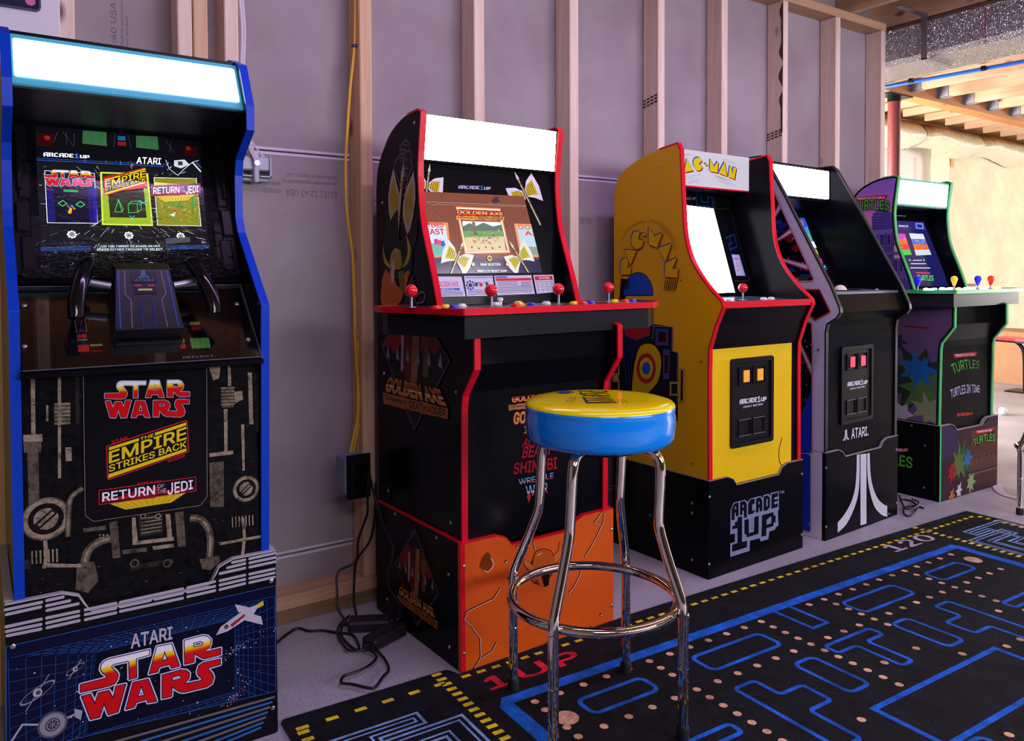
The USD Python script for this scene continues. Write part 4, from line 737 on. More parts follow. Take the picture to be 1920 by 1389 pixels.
for i in range(420):
    x, y = rng.uniform(XA+.006, XB-.006), rng.uniform(.34, .85); g = sbox(x, y, x+rng.uniform(.001, .006), y+rng.uniform(.0006, .002)); a.geom(g, [MD, MB_, '#171517', '#171517'][i % 4], same=True)
z = zoom(0, 450, 2.7786)
a.build('machinery_print', fp, 'print_grain', .0003)
a = c1.front(Y1); z = zoom(0, 450, 2.7786)
pn = Polygon(a.uv([(156, 690), (386, 672), (387, 930), (375, 946), (175, 976), (160, 965)])).buffer(-.008).buffer(.008); a.geom(pn.buffer(.0012), '#8a7c6c'); a.geom(pn, '#0f0f13')
ra = c1.front(0.); zz = _z; STAR_G = traced(ra, STAR, zz); WARS_G = traced(ra, WARS, zz)
SWL = unary_union([STAR_G, WARS_G]); sx0, sy0, sx1, sy1 = SWL.bounds
def film_logo(art, quad, edge, raw=False):
    q = np.asarray(quad, float) if raw else art.uv(quad)
    def f(xy):
        a_, b_ = ((xy[:, 0]-sx0)/(sx1-sx0))[:, None], ((xy[:, 1]-sy0)/(sy1-sy0))[:, None]; return (q[3]*(1-a_)+q[2]*a_)*(1-b_)+(q[0]*(1-a_)+q[1]*a_)*b_
    S_, W_ = shapely.transform(STAR_G, f).buffer(0), shapely.transform(WARS_G, f).buffer(0); al = unary_union([S_, W_])
    art.geom(al.buffer(edge), '#c8ccec'); art.geom(al.buffer(edge*.4), '#15152a'); art.grade(S_, SW_STOPS, 18); art.geom(W_, '#d01018')
z = zoom(170, 700, 5.343)
film_logo(a, z((140, 75), (985, 60), (985, 430), (140, 445)), .0016)
def empire(art, z):
    Yc, Rc = '#e0c818', '#c81c2c'
    g = Polygon(art.uv(z((150, 722), (965, 458), (982, 785), (162, 1070)))).buffer(-.004).buffer(.004); art.geom(g, Rc); art.geom(g.buffer(-.0022), '#121214')
    art.poly(z((178, 737), (480, 643), (480, 672), (178, 768)), Yc); art.poly(z((640, 590), (952, 486), (952, 518), (640, 620)), Yc); art.poly(z((175, 1005), (955, 745), (955, 775), (175, 1045)), Yc)
    art.text('THE', z((490, 640), (628, 594), (628, 630), (490, 668)), Yc); art.text('EMPIRE', z((178, 780), (955, 530), (955, 655), (178, 900)), Yc); art.text('STRIKES BACK', z((178, 915), (955, 668), (955, 735), (178, 985)), Yc)
    art.text('STAR', z((205, 672), (365, 622), (365, 652), (205, 702)), Rc); art.text('WARS', z((765, 868), (938, 808), (938, 830), (765, 890)), Rc)
def jedi(art, z):
    Rc = '#c01c2a'
    art.poly(z((185, 1300), (950, 1190), (800, 1288), (345, 1358)), '#d8b820')
    for k in range(9): art.line(z((240+75*k, 1290-10*k), (380+48*k, 1348-8*k)), .0005, '#6a5410')
    g = Polygon(art.uv(z((78, 1165), (1050, 1028), (1050, 1172), (78, 1312)))); art.geom(g.buffer(.0004), Rc); art.geom(g.buffer(-.0014), '#121216'); art.poly(z((105, 1250), (1030, 1125), (1030, 1155), (105, 1288)), '#a01820')
    art.poly(z((330, 1200), (700, 1115), (640, 1240), (420, 1260)), '#8a1420'); art.text('RETURN', z((112, 1188), (640, 1112), (640, 1205), (112, 1280)), '#e8e8fa'); art.text('OF', z((662, 1108), (735, 1100), (735, 1135), (662, 1145)), '#c8c0d0', bold=False); art.text('THE', z((662, 1155), (752, 1143), (752, 1185), (662, 1196)), '#c8c0d0', bold=False); art.text('JEDI', z((765, 1092), (1018, 1060), (1018, 1152), (765, 1215)), '#e8e8fa')
    art.text('STAR WARS', z((462, 1088), (706, 1060), (706, 1082), (462, 1112)), Rc)
empire(a, z); jedi(a, z)
a.build('logo_print', fp, 'print', .0042)
# same logos, small, on the lit picture
a = SCREEN1; film_logo(a, zoom(0, 0, 2.778)((232, 893), (490, 902), (490, 980), (232, 975)), .0014)
def rez(A_, B_):
    """carries points of the panel's logo zoom to the picture's zoom (corner boxes A to B)"""
    def f(*p):
        out = []
        for x, y in p:
            u, v = (x-A_[0])/(A_[2]-A_[0]), (y-A_[1])/(A_[3]-A_[1]); out.append(((B_[0]+u*(B_[2]-B_[0]))/2.778, (B_[1]+v*(B_[3]-B_[1])+u*B_[4])/2.778))
        return out
    return f
a.poly(zoom(0, 0, 2.778)((535, 930), (755, 900), (765, 985), (545, 1015)), '#d02018'); empire(a, rez((150, 455, 985, 1070), (537, 868, 762, 1030, 10))); jedi(a, rez((78, 1028, 1050, 1360), (785, 925, 1038, 1050, 40)))
a.build('screen', bz, 'screen', .0042, label='lit game picture with three title cards on a star field')
# riser
rs = c1.riser(.423, .05, 'black', 'black', plain('riser_raw_edge', '#b0a8b0', .6), .24, .40)
a = c1.front(0.); z = zoom(0, 900, 2.841)
a.geom(Polygon([(.001, .002), (.001, .421), (.095, .421), (.125, .405), (.15, .371), (.376, .371), (.4, .405), (.43, .421), (.525, .421), (.525, .002)]), '#101014')
GL = '#aaa6b2'
def bar(p, q_): a.line(z(p, q_), .0062, GL, cap='round', same=True)
a.k += 1
for p, q_ in (((30, 690), (220, 650)), ((36, 715), (215, 675)), ((250, 640), (335, 622)), ((250, 668), (370, 642)), ((252, 693), (415, 658)), ((34, 780), (218, 740)), ((36, 805), (216, 768)), ((40, 828), (216, 793)), ((250, 733), (418, 698)), ((250, 760), (418, 722)), ((252, 785), (420, 748)), ((455, 690), (615, 655)), ((455, 715), (615, 682)), ((456, 742), (616, 706)), ((642, 650), (972, 578)), ((642, 698), (972, 628)), ((642, 674), (800, 640)), ((826, 634), (972, 602)), ((1000, 572), (1143, 540)), ((1000, 596), (1143, 565)), ((1000, 620), (1143, 588)), ((1172, 535), (1304, 505)), ((1172, 558), (1304, 528)), ((1172, 582), (1304, 550)), ((1172, 497), (1304, 468)), ((1212, 466), (1304, 444)), ((1238, 438), (1304, 424)), ((1330, 500), (1460, 472)), ((1330, 522), (1460, 494)), ((1330, 545), (1460, 516)), ((1330, 418), (1466, 388)), ((1330, 440), (1466, 411)), ((1330, 463), (1466, 434))): bar(p, q_)
fld = Polygon(a.uv(z((30, 885), (1470, 558), (1470, 1125), (600, 1330), (30, 1470)))); a.geom(fld, '#0e1030'); a.geom(fld.difference(fld.buffer(-.0016)), '#2058a0')
# receding grid room
inn = Polygon(a.uv(z((450, 905), (1195, 740), (1195, 1030), (380, 1215)))); xi0, yi0, xi1, yi1 = inn.bounds; B0, B1 = fld.bounds, inn.bounds; a.k += 1
o = [(.004, .318), (.522, .318), (.522, .04), (.004, .04)]; i4 = [(.155, .288), (.43, .288), (.43, .125), (.135, .125)]
def wall(A, B, C_, D, nu, nv):
    A, B, C_, D = map(np.array, (A, B, C_, D))
    for k in range(nu+1): t = k/nu; l = LineString([A+(B-A)*t, D+(C_-D)*t]); a.geom(l.buffer(.00045), '#1e5298', same=True, clip=fld)
    for k in range(nv+1): t = 1-(1-k/nv)**1.6 if True else k/nv; l = LineString([A+(D-A)*t, B+(C_-B)*t]); a.geom(l.buffer(.00045), '#1e5298', same=True, clip=fld)
wall(o[0], o[1], i4[1], i4[0], 18, 8); wall(o[3], o[2], i4[2], i4[3], 18, 9); wall(o[0], o[3], i4[3], i4[0], 12, 8); wall(o[1], o[2], i4[2], i4[1], 12, 8)
a.geom(Polygon(i4), '#0b0c22'); a.k += 1
rng = np.random.default_rng(5)
for i in range(60): a.geom(Point(rng.uniform(.01, .515), rng.uniform(.08, .31)).buffer(rng.uniform(.0005, .0016), 4), '#d8d8e4', same=True)
for i in range(90): t = rng.normal(0, .035); a.geom(Point(.425+t, .215+t*.3+rng.normal(0, .006)).buffer(rng.uniform(.0005, .0013), 4), '#c8c8da', same=True); a.geom(Point(.415+t*.7, .10+t*.5+rng.normal(0, .006)).buffer(rng.uniform(.0005, .0013), 4), ['#c8c8da', '#b02848'][i % 2], same=True)
# generic dart-shaped rocket, wire satellites
Wh = '#b9b4c0'
z2 = zoom(0, 900, 2.841)
a.poly(z2((1150, 825), (1175, 780), (1300, 690), (1385, 655), (1350, 715), (1210, 805)), Wh); a.poly(z2((1225, 770), (1300, 712), (1306, 722), (1235, 782)), '#a02030')
a.poly(z2((1270, 705), (1250, 660), (1310, 672), (1335, 680)), Wh); a.poly(z2((1300, 745), (1400, 770), (1390, 725), (1345, 712)), Wh); a.poly(z2((1370, 660), (1400, 640), (1405, 665), (1372, 682)), '#c8b830'); a.dot(z2((1205, 780))[0], .005, '#4a4856')
for cx, cy, s_ in ((400, 1005, .55), (200, 1130, 1.)):
    p = a.uv(z2((cx, cy)))[0]
    el = affinity.rotate(affinity.scale(Point(p).buffer(.034*s_, 16), 1., .3), 28); a.geom(el.difference(affinity.scale(el, .9, .82)), '#8a8896'); a.geom(LineString([(p[0]-.02*s_, p[1]-.03*s_), (p[0]+.02*s_, p[1]+.03*s_)]).buffer(.0009), '#8a8896')
    a.geom(Point(p).buffer(.008*s_), Wh); a.geom(Point(p[0]+.001, p[1]).buffer(.0045*s_), '#4a4856')
z = zoom(0, 900, 2.841)
a.line(z((60, 1390), (120, 1300), (280, 1300), (420, 1235)), .004, '#a29eac'); a.poly(z((395, 1215), (440, 1225), (430, 1275), (400, 1262)), '#a29eac')
p = Point(*a.uv(z((280, 1300)))[0]); a.geom(p.buffer(.026), '#55525e'); a.geom(p.buffer(.022), '#8d8997'); a.geom(p.buffer(.013), '#2c2a34'); a.geom(p.buffer(.011).difference(p.buffer(.009)), '#8d8997')
for k in range(4): a.geom(affinity.rotate(sbox(p.x-.011, p.y-.0006, p.x+.011, p.y+.0006), 45*k, origin=p), '#8d8997', same=k > 0)
low = Polygon(a.uv(z((560, 1400), (1470, 1130), (1470, 1340), (1300, 1480), (560, 1480)))); a.geom(low, '#101014')
for k, c in enumerate(('#6a6468', '#2a66b0', '#6a6468', '#2a66b0', '#6a6468', '#2a66b0', '#2a66b0')): a.line(z((400+30*k, 1410+34*k+40), (1462-12*k, 1152+27*k)), .0052 if c[1] == '6' else .0048, c)
a.text('ATARI', zoom(130, 1150, 6.4)((735, 245), (1235, 150), (1235, 305), (735, 420)), '#b8b2c0')
film_logo(a, [(sx0, sy1), (sx1, sy1), (sx1, sy0), (sx0, sy0)], .0042, raw=True)
a.build('riser_print', rs[0], 'print', .0006)
c1.screws([(.515, -.0008, .355), (.515, -.0008, .06), (.012, -.0008, .34)], (0, -1, 0))
# ================================================================== shared shape of the two four-player cabinets
P4 = [(.011, .01), (.011, .345), (.010, .513), (.007, .705), (.002, .735), (-.054, .811), (-.054, .905)] + [tuple(p) for p in spline([(.13, .965), (.158, 1.049), (.197, 1.148), (.22, 1.216), (.232, 1.30), (.233, 1.378), (.215, 1.518)], 4)] + [tuple(p) for p in spline([(.235, 1.527), (.315, 1.519), (.397, 1.488), (.449, 1.443), (.49, 1.387), (.502, 1.32)], 4)] + [(.502, .01)]
def four_player(cab, m_edge, xa, xb, dz, deck_mat, m_side, rim):
    sd = cab.sides(P4, P4[:36], xa, xb, m_side, 'black', m_edge)
    a_, b_ = xa+cab.t+.0005, xb-cab.t-.0005
    cab.add('back_panel', bx((a_, .484, .02), (b_, .496, 1.40)), 'black_soft'); cab.band('top_panel', [(.25, 1.512), (.31, 1.505), (.39, 1.475), (.44, 1.43), (.485, 1.37)], 'black', a_, b_, .006)
    cab.band('front_panel', [(.022, .32), (.022, .71), (.018, .742), (-.010, .818), (-.010, .90)], 'black', a_, b_, .008)
    Zd = dz
    poly = [(-.10, .275), (-.112, .215), (-.082, .105), (-.042, -.085), (.62, -.075), (.70, .06), (.735, .18), (.72, .275), (b_, .275), (a_, .275)] if False else [(-.115, .262), (-.115, .215), (-.082, .105), (-.04, -.085), (.672, -.045), (.80, .055), (.812, .2), (.812, .262)]
    g = Polygon(poly).buffer(-.004).buffer(.004)
    notch = unary_union([sbox(xa-.0012, .134, xa+cab.t+.0012, .4), sbox(xb-cab.t-.0012, .134, xb+.0012, .4), sbox(a_-.001, .205, b_+.001, .4)])
    dk = cab.add('control_deck', prism(g.difference(notch), Zd-.016, Zd-.0015, 'z'), 'black')
    cab.add('deck_edge', prism(g.buffer(.0022).difference(g.buffer(.0002)), Zd-.0175, Zd, 'z'), m_edge, dk)
    ap = g.buffer(-.016, join_style='mitre'); cab.add('apron', prism(ap.difference(ap.buffer(-.012, join_style='mitre')).difference(notch.buffer(.001)), Zd-.078, Zd-.0165, 'z'), 'apron', dk)
    cab.add('deck_bottom', prism(ap.buffer(-.0125, join_style='mitre').difference(notch.buffer(.001)).difference(sbox(xa-.002, -.056, xb+.002, .4)), Zd-.072, Zd-.066, 'z'), 'black', dk)
    return sd, a_, b_, g.difference(notch)

# ================================================================== 2: black cabinet with red edges
c2 = Cab('arcade_cabinet', 'black arcade cabinet with red edges, wide four-player deck and orange cracked-stone base', (1.054, 1.762, 0), math.radians(1.2), .547, .5)
sd, xa, xb, dg = four_player(c2, 'red_edge', .011, .53, .970, None, 'black', 'red')
mq = c2.band('marquee_frame', [(.243, 1.386), (.232, 1.516)], 'black', xa, xb, .006)
c2.add('marquee_light', quad_panel(c2, .243, 1.388, .232, 1.515, xa+.001, xb-.001, .0032, .003, .001), 'marquee_warm', mq)
c2.band('marquee_base', [(.242, 1.383), (.254, 1.381)], 'black', xa, xb, .004)
BZ = (.205, .968, .254, 1.381)
bz = c2.band('screen_bezel', [(.207, .969), (.256, 1.381)], 'black', xa, xb, .005)
a = c2.slope(*BZ); z = zoom(600, 180, 3.472)
BZP = Polygon([(xa, .002), (xb, .002), (xb, .412), (xa, .412)])
def axe(art, c, s, rot, clip=None, col=('#d8d8dc', '#c8b428', '#8a8458')):
    def tr(pts): return affinity.translate(affinity.rotate(affinity.scale(Polygon(pts) if len(pts) > 2 else LineString(pts), s, s, origin=(0, 0)), rot, origin=(0, 0)), *c)
    for sx in (-1, 1):
        bl = [(sx*.05, .12), (sx*.22, .30), (sx*.52, .42), (sx*.56, .0), (sx*.46, -.42), (sx*.24, -.22), (sx*.05, -.1)]
        art.geom(tr(bl), col[0], clip=clip); art.geom(tr([(sx*.06, .08), (sx*.22, .2), (sx*.42, .26), (sx*.40, -.2), (sx*.22, -.12), (sx*.06, -.06)]), col[1], clip=clip)
        for k in range(4): art.geom(tr([(sx*(.14+.07*k), .2), (sx*(.12+.07*k), -.1)]).buffer(.008*s), '#30301c', clip=clip)
    art.geom(tr([(-.035, -.95), (.035, -.95), (.03, .5), (-.03, .5)]), col[2], clip=clip); art.geom(tr([(-.02, -.95), (.0, -.95), (.0, .5), (-.015, .5)]), '#e0dca8', clip=clip)
    art.geom(tr([(-.05, .46), (.05, .46), (0, .72)]), '#d0ccc0', clip=clip)
    for y in (-.3, .3): art.geom(tr([(-.05, y), (.05, y), (.05, y+.04), (-.05, y+.04)]), '#54503c', clip=clip)
p = a.uv(z((705, 580), (1335, 640))); axe(a, p[0]+[-.004, -.002], .095, -12, BZP); axe(a, p[1], .115, 28, BZP)
a1up(a, z((898, 578), (1108, 582), (1108, 614), (898, 606)), '#b8b8cc', '#2f7fc8')
# instruction cards
for px in ([(735, 1175), (918, 1176), (945, 1304), (745, 1308)], [(934, 1172), (1120, 1170), (1138, 1300), (952, 1304)], [(1130, 1170), (1372, 1166), (1396, 1288), (1150, 1298)], [(1384, 1166), (1516, 1163), (1530, 1276), (1408, 1288)]): a.poly(z(*px), '#cfcbe0', clip=BZP)
a.text('GOLDEN AXE', z((745, 1205), (895, 1208), (902, 1240), (750, 1243)), '#d8507a', clip=BZP); a.poly(z((750, 1252), (905, 1250), (908, 1264), (752, 1267)), '#2a50b8', clip=BZP); a.text('HOW TO PLAY', z((785, 1254), (872, 1253), (873, 1262), (786, 1264)), '#e8e8f4', clip=BZP)
for k in range(4): a.line(z((755, 1274+8*k), (925, 1271+8*k)), .0012, '#3a3a48', same=k > 0, clip=BZP)
p = a.uv(z((975, 1232)))[0]
for k in range(8): a.geom(Point(p+.012*np.array([math.cos(k*.785), math.sin(k*.785)])).buffer(.0036), '#2448b0', same=k > 0)
a.geom(Point(p).buffer(.0062), '#181820'); a.text('HOW TO JOYSTICK AND BUTTONS', z((946, 1178), (1116, 1176), (1117, 1184), (947, 1187)), '#2a50b0')
for x, c in ((1015, '#383840'), (1045, '#c82038'), (1085, '#383840')): a.dot(z((x, 1228))[0], .006, c)
a.text('ATTACK', z((992, 1212), (1040, 1211), (1041, 1219), (993, 1220)), '#30303c'); a.text('JUMP', z((1060, 1211), (1090, 1210), (1091, 1218), (1061, 1219)), '#30303c')
for k in range(4): a.line(z((962, 1264+9*k), (1126, 1260+9*k)), .0011, '#484854', same=k > 0)
a.poly(z((1136, 1176), (1215, 1174), (1216, 1182), (1138, 1184)), '#2a50b0'); a.poly(z((1140, 1188), (1370, 1184), (1374, 1200), (1143, 1205)), '#d02030'); 
for k in range(8): a.line(z((1152+(k % 2)*2, 1212+9.5*k), (1280 if k < 3 else 1378, 1209+9.2*k)), .0011, '#3c3c48', same=k > 0); a.line(z((1305, 1212+9.5*min(k, 2)), (1372, 1210+9.5*min(k, 2))), .0011, '#3c3c48', same=True)
a.poly(z((1394, 1174), (1506, 1171), (1510, 1196), (1398, 1200)), '#d02030'); a.text('SCORE', z((1420, 1178), (1490, 1176), (1491, 1190), (1422, 1193)), '#e8d8e0')
for k in range(4): a.line(z((1404+2*k, 1212+16*k), (1518+3*k, 1208+16*k)), .0008, '#6a6a7c', same=k > 0)
for k in range(4): a.line(z((1408+30*k, 1204), (1420+32*k, 1275)), .0008, '#6a6a7c', same=k > 0)
a.build('bezel_print', bz, 'print', .0006)
a = c2.slope(*BZ); SQ = z((640, 620), (1325, 653), (1445, 1150), (668, 1158)); sp_ = Polygon(a.uv(SQ)).intersection(BZP)
a.geom(sp_, '#7c4636'); kw = dict(clip=sp_)
rng = np.random.default_rng(8); a.k += 1
for i in range(60): x, y = rng.uniform(650, 1400), rng.uniform(640, 1100); a.dot(z((x, y))[0], rng.uniform(.0006, .003), ['#8a5444', '#6c3a2c'][i % 2], same=True, **kw)
for px in ([(700, 720), (740, 700), (780, 690), (800, 640)], [(710, 735), (740, 760), (790, 790), (830, 830)], [(1170, 720), (1190, 690), (1160, 660), (1130, 660)], [(1180, 890), (1230, 840), (1240, 820)], [(850, 870), (840, 820), (800, 800)]): a.line(z(*px), .0016, '#2c1c28', curve=4, **kw); a.line(z(*[(x+2, y+5) for x, y in px]), .0006, '#b88a78', curve=4, **kw)
a.poly(z((1110, 680), (1150, 655), (1170, 690), (1130, 700)), '#3a2838', **kw); a.line(z((690, 690), (1340, 715)), .0012, '#b89890', **kw); a.line(z((690, 705), (1340, 722)), .0007, '#b89890', **kw)
a.poly(z((640, 1052), (1460, 1055), (1470, 1180), (640, 1180)), '#2c2248', **kw); a.poly(z((640, 1052), (1430, 1056), (1431, 1066), (640, 1062)), '#4c3a54', **kw)
a.poly(z((880, 720), (1170, 733), (1235, 1022), (940, 1030)), '#ff9a66', **kw); a.poly(z((888, 728), (1164, 740), (1226, 1014), (946, 1022)), '#fff0d8', **kw); a.poly(z((896, 736), (1158, 748), (1218, 1008), (954, 1016)), '#8a4a3a', **kw)
a.poly(z((922, 815), (1172, 822), (1208, 1010), (952, 1014)), '#c8b890', **kw); a.poly(z((922, 815), (1172, 822), (1184, 880), (930, 880)), '#e8eef0', **kw); a.poly(z((925, 850), (970, 828), (1010, 848), (1060, 825), (1120, 850), (1178, 838), (1186, 888), (930, 890)), '#5a7468', **kw)
a.poly(z((930, 880), (1185, 878), (1192, 915), (936, 920)), '#6aa05a', **kw); a.poly(z((985, 820), (1005, 820), (1015, 900), (995, 905)), '#7a6a5a', **kw); a.poly(z((938, 925), (1195, 915), (1206, 1008), (952, 1012)), '#d8c49a', **kw); a.k += 1
for i in range(90): x, y = rng.normal([1010, 1085, 1130][i % 3], 18), rng.normal([930, 945, 915][i % 3], 22); a.dot(z((x, y))[0], rng.uniform(.001, .0026), ['#c83028', '#7a5a3a', '#4a58a8', '#e8c8a0', '#30302c', '#c85a90', '#c8a830'][i % 7], same=True, **kw)
for k in range(5): a.dot(z((985+45*k, 985+8*(k % 2)))[0], .003, '#5a4630', **kw)
def golden(art, z, q, st_=('#f0c040', '#c03820'), edge='#601018', band=True, tape='#d89040', **kw):
    """two-line title: slab capitals over a torn strip"""
    g = art.fit(letters('GOLDEN AXE').buffer(.05, join_style='mitre'), z(*q[:4])); art.geom(g.buffer(.0022, join_style='mitre'), edge, **kw)
    art.grade(g if 'clip' not in kw else g.intersection(kw['clip']), bands((0, st_[0]), (.42, st_[0]), (.47, '#f8f0e8'), (.52, st_[1]), (1, st_[0])), 10)
    s1 = art.uv(z(*q[4:8])); t = np.linspace(0, 1, 18); wob = .0012*np.sin(t*40)+.0008*np.sin(t*91)
    ed = [s1[0]*(1-k)+s1[1]*k+np.array([0, w]) for k, w in zip(t, wob)]+[s1[2]*(1-k)+s1[3]*k+np.array([0, -w]) for k, w in zip(t, wob)]
    art.geom(Polygon(ed).buffer(0), tape, **kw); m1, m2 = s1[0]*.6+s1[1]*.4, s1[3]*.6+s1[2]*.4
    up, lo = lambda k, f: s1[0]*(1-k)*f+s1[1]*k*f+(s1[3]*(1-k)+s1[2]*k)*(1-f), None
    art.text('The Revenge of', [up(.03, .82), up(.40, .82), up(.40, .32), up(.03, .32)], '#2a140c', raw=True, **kw); art.text('DEATH ADDER', [up(.44, .86), up(.97, .86), up(.97, .16), up(.44, .16)], '#2a140c', raw=True, **kw)
golden(a, z, [(890, 740), (1185, 755), (1190, 782), (885, 775), (880, 782), (1196, 788), (1192, 812), (884, 806)], ('#e85040', '#f0b060'), '#581418', clip=sp_)
a.poly(z((700, 822), (828, 825), (850, 1048), (740, 1052)), '#e88a60', **kw); a.poly(z((690, 840), (812, 842), (842, 1038), (740, 1042)), '#c8d8e8', **kw); a.poly(z((700, 960), (830, 960), (842, 1038), (740, 1042)), '#6ab0a0', **kw); a.text('ALTERED', z((650, 825), (795, 828), (800, 858), (655, 856)), '#e01838', **kw); a.text('BEAST', z((650, 864), (800, 866), (808, 904), (655, 900)), '#c81030', **kw)
for k in range(3): a.poly(z((735+22*k, 935+6*k), (760+22*k, 930+6*k), (765+22*k, 965+6*k), (742+22*k, 968+6*k)), ['#c02890', '#e04a60', '#2858c8'][k], **kw)
a.poly(z((1258, 832), (1420, 836), (1440, 1050), (1300, 1046)), '#ff9a66', **kw); a.poly(z((1275, 848), (1420, 850), (1440, 1040), (1312, 1036)), '#b8ccd8', **kw); a.poly(z((1300, 980), (1440, 985), (1440, 1040), (1312, 1036)), '#8a9888', **kw); a.text('GOLDEN', z((1280, 838), (1500, 842), (1510, 872), (1284, 870)), '#e86828', clip=sp_); a.text('AXE', z((1325, 880), (1450, 884), (1460, 912), (1330, 908)), '#e03020', clip=sp_)
p = a.uv(z((885, 1060), (1295, 1060))); axe(a, p[0], .092, -28, sp_); axe(a, p[1], .092, 34, sp_)
p = Point(*a.uv(z((1096, 1058)))[0])
for k in range(8): a.geom(Point(p.x+.0068*math.cos(k*.785), p.y+.0068*math.sin(k*.785)).buffer(.0026), '#e8b050', same=k > 0)
a.geom(p.buffer(.0062), '#e8b050'); a.geom(p.buffer(.0044), '#241a3c'); 
for x in (990, 1212): a.dot(z((x, 1097))[0], .006, '#f08a50'); a.dot(z((x, 1097))[0], .0035, '#ffd8b0')
a.text('GAME SELECTION', z((1035, 1090), (1166, 1090), (1166, 1105), (1036, 1106)), '#fff8f0'); a.text('PRESS A TO SELECT GAME', z((1015, 1134), (1206, 1133), (1207, 1145), (1016, 1147)), '#fff8f0')
a.build('screen', bz, 'screen', .0022, label='lit game picture with three title cards on a brown wall')
# graphics of the left side: double axe in smoke above flames, diamond badge, title
a = c2.left(.011); z = zoom(700, 230, 3.968)
def outline_blob(pts, fill, edge, w=.003):
    g = Polygon(spline(np.vstack([a.uv(z(*pts)), a.uv(z(pts[0]))]), 5)).buffer(0); a.geom(g.buffer(w), edge); a.geom(g, fill)
outline_blob([(238, 130), (265, 155), (268, 200), (285, 240), (275, 280), (290, 320), (255, 420), (240, 520), (215, 530), (190, 430), (160, 350), (165, 290), (200, 240), (205, 180)], '#141216', '#8a7468')
rng = np.random.default_rng(4)
for i in range(14): a.blob(z(*[(225+rng.uniform(-38, 40)+12*math.cos(t), 170+24*i+15*math.sin(t)) for t in np.linspace(0, 6.28, 6)[:-1]]), ['#4a423e', '#6c5e56'][i % 2])
for sx, pts in ((0, [(152, 342), (128, 440), (115, 540), (118, 660), (135, 760), (165, 700), (200, 640), (205, 560), (185, 480)]), (1, [(303, 362), (315, 450), (318, 560), (300, 700), (262, 850), (240, 780), (222, 690), (225, 600), (245, 500)])):
    a.poly(z(*pts), '#b4aaa0'); c_ = np.mean(pts, 0); a.poly(z(*[tuple(c_+(np.array(q_)-c_)*.72) for q_ in pts]), '#b09a2c')
    for k in range(6): x = c_[0]-38+13*k; a.line(z((x, c_[1]-90+12*k), (x+14, c_[1]+40+10*k)), .0011, '#3a3418')
a.poly(z((172, 880), (188, 880), (228, 400), (210, 400)), '#9a8a50'); a.poly(z((176, 880), (182, 880), (220, 400), (214, 400)), '#cfc49a'); a.poly(z((208, 400), (232, 402), (233, 290)), '#b8aca0')
for y in (440, 480, 700, 740): a.line(z((190+(740-y)*.05, y), (226+(740-y)*.02, y+6)), .003, '#54462c')
outline_blob([(110, 660), (120, 740), (150, 700), (185, 650), (190, 760), (200, 880), (250, 850), (320, 720), (325, 840), (295, 960), (290, 1060), (260, 1140), (100, 1140), (70, 1050), (85, 900), (105, 800)], '#161316', '#6c5648', .0014)
a.blob(z((70, 1160), (100, 1090), (120, 1120), (150, 1080), (170, 1180), (200, 1220), (240, 1120), (275, 1110), (240, 1240), (190, 1350), (68, 1350)), '#c8661c')
for k in range(5): a.line(z((95+24*k, 1330), (90+26*k, 1250-10*k), (105+24*k, 1190)), .0016, '#5a2a10', curve=4)
a.blob(z((165, 930), (205, 950), (218, 1020), (214, 1080), (160, 1090), (132, 1060), (138, 980)), '#a88f2a'); a.blob(z((140, 1030), (160, 1020), (165, 1090), (150, 1200), (138, 1150)), '#b8b0a8')
for k in range(8): a.line(z((150+9*k, 960), (154+8*k, 1080)), .0009, '#3a3010', same=k > 0)
for pts in ([(80, 900), (95, 1000), (130, 1060), (130, 1085), (85, 1030)], [(250, 830), (285, 930), (270, 1030), (225, 1080), (235, 1050), (262, 960)]): a.blob(z(*pts), '#b09a2c')
a.poly(z((190, 1110), (230, 1100), (245, 1250), (210, 1250)), '#6a6428'); a.poly(z((295, 1135), (330, 1250), (250, 1300), (225, 1270)), '#3a3038'); a.line(z((320, 1300), (360, 1260), (390, 1275), (380, 1330), (330, 1340)), .004, '#8a8490', curve=4)
def badge(art, z, dia, pts_t, gold):
    q_ = Polygon(art.uv(z(*dia))); art.geom(q_, '#433e46'); inn = q_.buffer(-.0075, join_style='mitre'); art.geom(inn, '#100e10')
    x0, y0, x1, y1 = inn.bounds; W_, H_ = x1-x0, y1-y0; f = lambda *p: [(x0+u*W_, y0+v*H_) for u, v in p]
    for pg, c in ((f((-.1, .52), (.12, .6), (.2, .52), (.3, .62), (.42, .5), (.42, .7), (.2, .95), (-.1, .9)), '#8a1c18'), (f((.6, .55), (.7, .66), (.8, .56), (.9, .64), (1.1, .5), (1.1, .8), (.65, .85)), '#8a1c18'), (f((.3, .45), (.38, .78), (.45, .8), (.5, .4), (.42, .3)), '#6a1814'), (f((.46, .35), (.5, .82), (.6, .84), (.58, .5), (.54, .3)), '#9a6238'), (f((.64, .4), (.66, .72), (.74, .74), (.72, .4)), '#6c4c34'), (f((.3, .4), (.32, .74), (.36, .74), (.34, .42)), '#a8a0b0'), (f((.36, .3), (.5, .36), (.52, .28), (.4, .22)), '#9a6238')): art.geom(Polygon(pg).buffer(0), c, clip=inn)
    for k in range(6): art.geom(Polygon(f((.06+.16*k, .5), (.10+.16*k, .6), (.12+.16*k, .48))), '#8a8690', clip=inn)
    golden(art, z, gold, ('#c88a30', '#a04818'), '#3c0c10', tape='#a8682c')
z = zoom(700, 620, 6.947)
badge(a, z, [(500, -520), (1020, 395), (545, 1310), (115, 200)], None, [(215, 595), (880, 760), (975, 985), (160, 790), (140, 800), (990, 1010), (985, 1150), (150, 950)])
c2.screws([(-.0, .1, .30+.9*k) for k in range(0)], (-1, 0, 0)) if False else None
